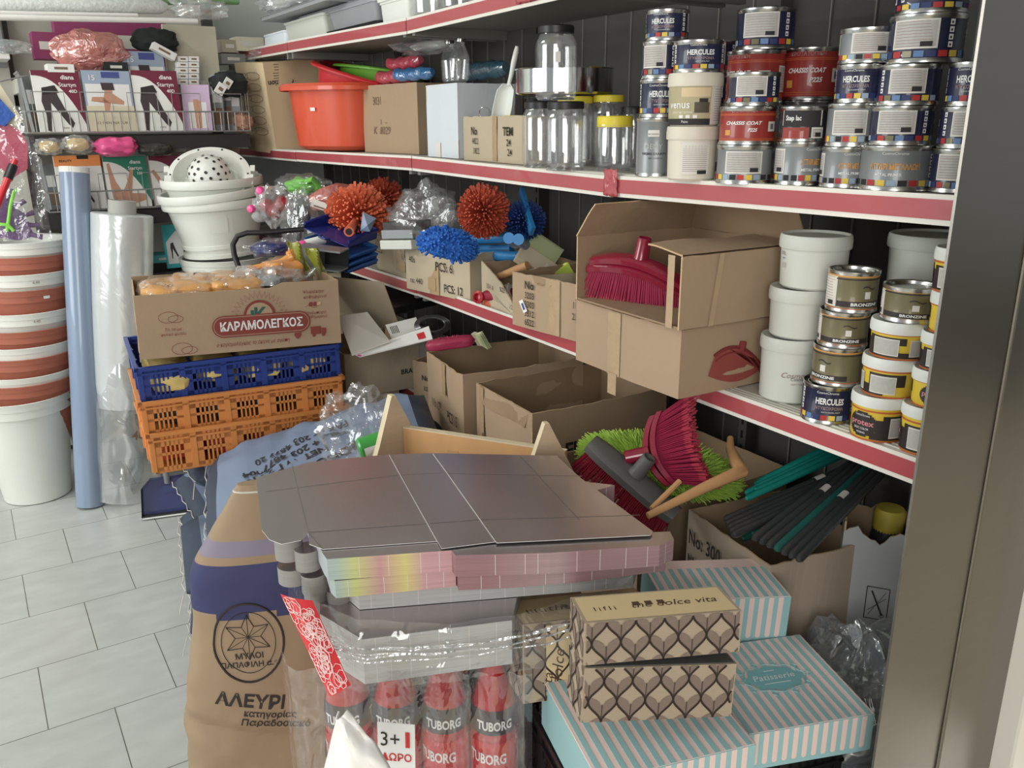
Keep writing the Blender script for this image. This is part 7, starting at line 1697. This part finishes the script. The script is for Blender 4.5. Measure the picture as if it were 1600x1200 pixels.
# pale green flat brush block
t = thing('wall_brush', 'wide flat brush with a pale wooden block and pale green bristles', 'brush', onx(838, 412, 1.46), rot=(radians(-38), radians(34), radians(-30)))
mb = Mb(); mb.box((0, 0, 0), (.13, .035, .055), 'wood_pale'); mb.box((.03, -.018, .0), (.012, .001, .02), 'label_white'); mb.link('block', t, bevel=.004)
mb = Mb()
for i in range(30):
    for j in range(5): x = -.05 + i * .0034; blade(mb, (x, -.012 + j * .006, .026), (x * 1.1, -.016 + j * .008, .088), .0011, .0013, 'pale_green_bristle')
mb.link('bristles', t)
t = thing('hand_brush', 'lime bristled brush in the box numbered 3203', 'brush', onx(866, 446, 1.42), rot=(radians(-20), radians(60), radians(-40)))
mb = Mb()
for i in range(24):
    for j in range(6): x = -.03 + i * .0026; blade(mb, (x, -.015 + j * .006, .0), (x * 1.25, -.02 + j * .008, .065), .0011, .0013, 'lime_bristle')
mb.link('bristles', t); mb = Mb(); mb.box((0, 0, -.012), (.07, .035, .024), 'wood_pale'); mb.link('block', t, bevel=.003)
# big clear bag with grouting trowels in the pale box
mb = Mb(); mb.blob((0, 0, 0), (.22, .34, .22), 'clear_film', 41, .25, 6, 46, 30, ridge=.3); mb.blob((.01, .02, -.01), (.17, .28, .17), 'clear_film', 43, .3, 8, 36, 24, ridge=.35)
o = mb.link('plastic_bag', label='big puffed clear plastic bag above the pale open box', cat='bag'); o.location = ond(664, 345, 2.90)
for i, (px, py, m, lab, dz) in enumerate(((632, 380, 'dull_white_plastic', 'white box inside the big clear bag, lower one', 0), (634, 364, 'can_grey', 'grey box inside the big clear bag, middle one', 0), (636, 352, 'rack_shelf', 'dark strip box inside the big clear bag, top one', 0))):
    mb = Mb(); mb.box((0, 0, 0), (.13, .10, .03), m); o = mb.link('small_carton', label=lab, cat='box', bevel=.003); o.location = ond(px, py, 2.85); o.rotation_euler = (0, radians(-4), radians(-62))
# stacked blue dustpans
mat('blue_plastic', (36, 84, 150), .4, coat=.3); mat('navy_plastic', (30, 44, 120), .4, coat=.3)
for i, (py, m) in enumerate(((405, 'blue_plastic'), (396, 'blue_plastic'), (385, 'blue_plastic'), (366, 'navy_plastic'))):
    t = thing('dustpan', ('lowest mid blue dustpan of the stack left of the big clear bag', 'second mid blue dustpan of the stack left of the big clear bag', 'third mid blue dustpan of the stack left of the big clear bag', 'dark blue dustpan on top of the stack left of the big clear bag')[i], 'dustpan', ond(534, py, 3.12), rot=(radians(4), radians(14), radians(-66)), group='stacked blue dustpans')
    mb = Mb(); w_, d_ = .22, .16; mb.prism([(-w_ / 2, -d_ / 2), (w_ / 2, -d_ / 2), (w_ * .45, d_ / 2), (-w_ * .45, d_ / 2)], 0, .004, m)
    hh = .014 if i < 3 else .035
    for a_, b_ in (((-w_ / 2, -d_ / 2), (-w_ * .45, d_ / 2)), ((w_ / 2, -d_ / 2), (w_ * .45, d_ / 2)), ((-w_ * .45, d_ / 2), (w_ * .45, d_ / 2))): mb.tube([(a_[0], a_[1], hh * .6), ((a_[0] + b_[0]) / 2, (a_[1] + b_[1]) / 2, hh), (b_[0], b_[1], hh)], .0055, m, 8); mb.add([(a_[0], a_[1], 0), (b_[0], b_[1], 0), (b_[0], b_[1], hh), (a_[0], a_[1], hh * .6)], [(0, 1, 2, 3)], m)
    mb.link('pan', t)
    mb = Mb(); mb.tube([(-.02, -d_ / 2, .004), (-.015, -d_ / 2 - .018, .004), (.015, -d_ / 2 - .018, .004), (.02, -d_ / 2, .004)], .004, m, 8); mb.link('hanging_loop', t)
# blue-grey pyramid cone of folded plastic
mat('ice_blue', (156, 180, 208), .35, coat=.3)
t = thing('plastic_scraper', 'pale blue pointed plastic scraper next to the orange brush handle', 'scraper', ond(578, 345, 3.02))
p = [ond(563, 361, 3.02) - t.location, ond(567, 331, 3.05) - t.location, ond(588, 341, 3.04) - t.location, ond(578, 362, 2.99) - t.location, ond(574, 352, 2.95) - t.location]
mb = Mb(); mb.add([tuple(q) for q in p], [(0, 1, 4), (1, 2, 4), (2, 3, 4), (3, 0, 4), (0, 3, 2, 1)], 'ice_blue'); mb.link('scraper_body', t)
# bags, toys, tube and boxes further left
def bag(label, px, py, D, d, m, seed, m2=None, d2=.7, rz=-60, ridge=.3, amp=.22, name='plastic_bag', cat='bag'):
    mb = Mb(); mb.blob((0, 0, 0), d, m, seed, amp, 8, 38, 24, ridge=ridge)
    if m2: mb.blob((0, 0, 0), tuple(q * d2 for q in d), m2, seed + 7, .15, 6, 24, 16)
    o = mb.link(name, label=label, cat=cat); o.location = ond(px, py, D); o.rotation_euler = (0, 0, radians(rz)); return o
mat('red_ball', (176, 44, 58), .4, coat=.4)
bag('clear bag with dark red balls beside the white planters', 425, 322, 3.45, (.14, .14, .15), 'clear_film_dense', 51)
for i, (px, py) in enumerate(((418, 322), (428, 330), (441, 318))):
    mb = Mb(); mb.blob((0, 0, 0), (.06, .06, .06), 'red_ball', i, .05, 4, 20, 12); o = mb.link('toy_ball', label='dark red ball inside the clear bag by the planters', cat='ball', group='dark red balls in a bag'); o.location = ond(px, py, 3.44)
bag('clear bag with a green mop cloth high on the third shelf', 474, 290, 3.62, (.26, .14, .09), 'clear_film', 54, m2=None)
mat('toy_green', (120, 190, 88), .45); mb = Mb(); mb.blob((0, 0, 0), (.15, .10, .07), 'toy_green', 6, .15, 6); mb.tube([(.05, -.02, .02), (.09, -.03, .03), (.10, .0, .0), (.05, .02, -.02)], .012, 'toy_green', 10); o = mb.link('green_sponge_mitt', label='light green sponge mitt in clear film near the second shelf', cat='sponge'); o.location = ond(470, 290, 3.60); o.rotation_euler = (0, 0, radians(-60))
mb = Mb(); mb.tube([ond(486, 318, 3.42), ond(505, 312, 3.42), ond(530, 303, 3.45), ond(548, 300, 3.5)], [.03, .045, .045, .03], 'salmon_film', 18); mb.link('wrapped_roll', label='salmon coloured wrapped roll lying left of the orange brush', cat='roll')
mb = Mb(); mb.add([tuple(ond(*q, 3.30)) for q in ((484, 322), (489, 311), (512, 318), (508, 330))], [(3, 2, 1, 0)], 'label_white'); mb.add([tuple(ond(*q, 3.297)) for q in ((489, 322), (491, 320), (506, 325), (505, 327))], [(3, 2, 1, 0)], 'ink_faint'); o = mb.link('price_card', label='small handwritten white card on the salmon wrapped roll', cat='card'); o.modifiers.new('t', 'SOLIDIFY').thickness = .001
bag('tall clear bag with a black grater-like tool in the middle of the left shelf end', 470, 352, 3.20, (.16, .10, .24), 'clear_film', 57, amp=.15, ridge=.2)
t = thing('shoe_brush', 'black rounded tool with white tags inside the tall clear bag', 'tool', ond(472, 340, 3.20), rot=(0, radians(10), radians(-60)))
mb = Mb(); mb.blob((0, 0, 0), (.07, .04, .09), 'black_plastic', 3, .1, 5); mb.tube([(0, 0, -.03), (-.01, -.0, -.09)], .01, 'black_plastic', 10); mb.link('tool_body', t); mb = Mb(); mb.box((-.012, -.025, .02), (.014, .004, .014), 'paper_white'); mb.box((.0, -.028, -.02), (.010, .004, .026), 'paper_white'); mb.link('white_tag', t)
def cap_tube(label, a, b, D, D2):
    a = ond(*a, D); b = ond(*b, D2); v = b - a; L = v.length; t = thing('plastic_tube', label, 'tube', a); t.rotation_euler = v.to_track_quat('Z', 'Y').to_euler()
    mb = Mb(); mb.lathe([(.015, .018), (.016, .02), (.016, L), (0, L)], 'paper_white', 20); mb.link('tube_body', t)
    mb = Mb(); mb.lathe([(0, 0), (.012, .001), (.0165, .008), (.0165, .02)], 'hot_pink_', 20); mb.link('cap', t)
cap_tube('white tube with a hot pink cap in front of the tall clear bag', (468, 384), (506, 374), 3.02, 3.08)
cap_tube('white tube with a pink cap right beside the top planter', (404, 298), (420, 297), 3.40, 3.5)
cap_tube('white tube with a pink cap half hidden beside the middle planter', (390, 327), (404, 324), 3.38, 3.45)
t = thing('metal_box', 'small grey metal box with a dark open side near the bread carton', 'box', ond(500, 402, 2.95), rot=(0, radians(6), radians(-40)))
mb = Mb(); mb.box((-.035, 0, 0), (.075, .11, .07), 'can_grey'); mb.box((.045, 0, 0), (.085, .10, .006), 'can_grey', M=T(0, 0, -.033)); mb.box((.045, 0, 0), (.085, .10, .006), 'can_grey', M=T(0, 0, .033)); mb.box((.045, .048, 0), (.085, .006, .07), 'black_plastic'); mb.box((-.05, -.0555, .01), (.016, .001, .016), 'label_white'); mb.link('box_body', t, bevel=.002)
# black U shaped handle and dark film in front of the planters
mb = Mb(); mb.tube([ond(374, 420, 3.0), ond(366, 398, 3.0), ond(364, 382, 3.0), ond(371, 369, 3.0), ond(386, 364, 3.0), ond(420, 363, 3.02), ond(475, 358, 3.05)], .0095, 'black_plastic', 12)
mb.link('black_tube_handle', label='bent black tube in front of the white planters', cat='tube')
bag('dark clear-wrapped item beneath the bent black tube', 425, 388, 3.05, (.17, .12, .07), 'clear_film', 59, m2='pan_blue', d2=.8, rz=-10)
# pale carton carrying these things, its flap hanging beside the bread carton
carton('cardboard_box', 'pale grey-beige carton behind the bread carton with a drooping side flap', (1.08, 3.38, .652), -22, .40, .42, .325, m='kraft_pale', closed=True, group='cartons at the far end', seed=111)
carton('cardboard_box', 'lower carton supporting the pale carton at the shelf end', (1.08, 3.38, .1), -22, .38, .40, .548, closed=True, group='cartons at the far end', seed=112)
fm = flap_mesh(.30, .22, 'kraft_pale', 'kraft_pale', seed=9, cut=.01); o = fm.link('loose_flap', label='loose pale cardboard flap slanting beside the bread carton', cat='cardboard'); o.location = ond(545, 436, 2.98); o.rotation_euler = (radians(-118), radians(0), radians(118))
# blister packs, hose coil and sponge in the beige box
def blister(label, corners, D, m='paper_white'):
    P = [ond(x, y, D + dd) for (x, y, dd) in corners]; mb = Mb(); n_ = (P[1] - P[0]).cross(P[3] - P[0]).normalized() * .0015
    if n_.dot(FW) > 0: n_ = -n_
    mb.add([tuple(p + n_) for p in P] + [tuple(p - n_) for p in P], [(0, 1, 2, 3), (7, 6, 5, 4), (0, 4, 5, 1), (1, 5, 6, 2), (2, 6, 7, 3), (3, 7, 4, 0)], m)
    def q(u, v): return P[0].lerp(P[1], u).lerp(P[3].lerp(P[2], u), v) + n_ * 1.3
    return mb, q
mb, q = blister('', [(528, 494, .12), (574, 488, .14), (610, 534, .0), (550, 556, -.02)], 2.82, 'label_white')
for i in range(7): v = .25 + i * .07; mb.add([tuple(q(.15, v)), tuple(q(.15, v + .012)), tuple(q(.75 - .03 * (i % 3), v + .012)), tuple(q(.75 - .03 * (i % 3), v))], [(0, 1, 2, 3)], 'txt_grey')
for i in range(12): u = .45 + i * .03; mb.add([tuple(q(u, .84)), tuple(q(u + .014, .84)), tuple(q(u + .014, .95)), tuple(q(u, .95))], [(0, 1, 2, 3)], 'ink')
mb.add([tuple(q(.35, .05)), tuple(q(.6, .05)), tuple(q(.6, .085)), tuple(q(.35, .085))], [(0, 1, 2, 3)], 'ink'); mb.link('blister_card', label='grey-white blister card with a barcode in the beige box', cat='blister card')
mb, q = blister('', [(550, 552, -.02), (670, 510, .02), (676, 530, .0), (562, 558, -.05)], 2.84)
mb.add([tuple(q(.82, .3)), tuple(q(.92, .3)), tuple(q(.92, .8)), tuple(q(.82, .8))], [(0, 1, 2, 3)], 'label_red'); mb.add([tuple(q(.0, .6)), tuple(q(.04, .6)), tuple(q(.04, 1)), tuple(q(.0, 1))], [(0, 1, 2, 3)], 'hot_pink_'); mb.link('blister_card', label='long white blister card with red lettering across the beige box', cat='blister card')
mb, q = blister('', [(602, 508, .06), (650, 496, .08), (660, 520, .04), (612, 530, .02)], 2.92)
for i in range(5): mb.add([tuple(q(.1 + i * .05, .2)), tuple(q(.125 + i * .05, .2)), tuple(q(.125 + i * .05, .7)), tuple(q(.1 + i * .05, .7))], [(0, 1, 2, 3)], 'ink')
mb.link('blister_card', label='small white blister card under the coiled hose', cat='blister card')
cc_ = ond(676, 508, 2.93)
for k in range(4):
    mb = Mb(); r0 = .060 - .005 * k; mb.tube([cc_ + RT * (r0 * cos(q)) + (UP * .75 + FW * .5) * (r0 * .75 * sin(q)) + FW * (-.006 * k) for q in [2 * pi * i / 30 for i in range(30)]], .0042, 'dark_hose', 8, closed=True)
    if k == 0: full = mb
    else: full.add(mb.v, mb.f, 'dark_hose', True)
full.link('hose_coil', label='coiled dark shiny hose in clear packing on the blister cards', cat='hose')
mb = Mb(); mb.blob((0, 0, 0), (.155, .06, .035), 'magenta', 8, .05, 5, sq=.5); fluff(mb, 500, (.15, .055, .035), 'magenta', .005, 8, .0014); o = mb.link('scrub_sponge', label='dark pink scrubbing sponge on the narrow open box', cat='sponge'); o.location = ond(703, 536, 2.70); o.rotation_euler = (0, radians(-7), radians(-30))
t = thing('paint_brush', 'flat paint brush with grey-green bristles beside the pink sponge', 'brush', ond(748, 530, 2.78), rot=(radians(70), radians(62), radians(-30)))
mb = Mb()
for i in range(16):
    for j in range(3): x = -.02 + i * .0026; blade(mb, (x, -.004 + j * .004, 0), (x * 1.5, -.006 + j * .006, .07), .0012, .0014, 'pale_green_bristle')
mb.link('bristles', t); mb = Mb(); mb.box((0, 0, -.015), (.045, .014, .03), 'wood_pale'); mb.tube([(0, 0, -.03), (0, 0, -.1)], [.012, .006], 'wood', 8); mb.link('ferrule_and_handle', t)
for i, (px, py) in enumerate(((610, 485), (588, 492), (560, 480))):
    mb = Mb(); mb.blob((0, 0, 0), (.07, .05, .05), 'orange_bristle', i, .1, 4); o = mb.link('orange_sponge', label='orange item in the dark gap under the third shelf', cat='sponge', group='orange items under the third shelf'); o.location = ond(px, py, 3.15)
mb = Mb(); mb.box((0, 0, 0), (.30, .25, .03), 'black_plastic'); o = mb.link('black_tray', label='black plastic tray in the gap under the third shelf end', cat='tray', bevel=.006); o.location = ond(610, 470, 3.2); o.rotation_euler = (0, 0, radians(-70))
# clear bag with a green packet behind the boards
bag('crumpled clear bag between the orange crates and the wooden stand', 560, 670, 2.15, (.19, .16, .20), 'clear_film', 91, rz=0)
mb = Mb(); mb.lathe([(0, 0), (.022, 0), (.026, .005), (.026, .075), (.022, .08), (0, .08)], 'green_can', 24); mb.patch(.0265, .0265, .05, .072, -60, 60, 'goods_yellow'); mb.patch(.0265, .0265, .01, .04, -20, 50, 'txt_white'); o = mb.link('drink_can', label='green and gold can lying in the clear bag by the crates', cat='can'); o.location = ond(560, 702, 2.05); o.rotation_euler = (radians(20), radians(78), radians(10))
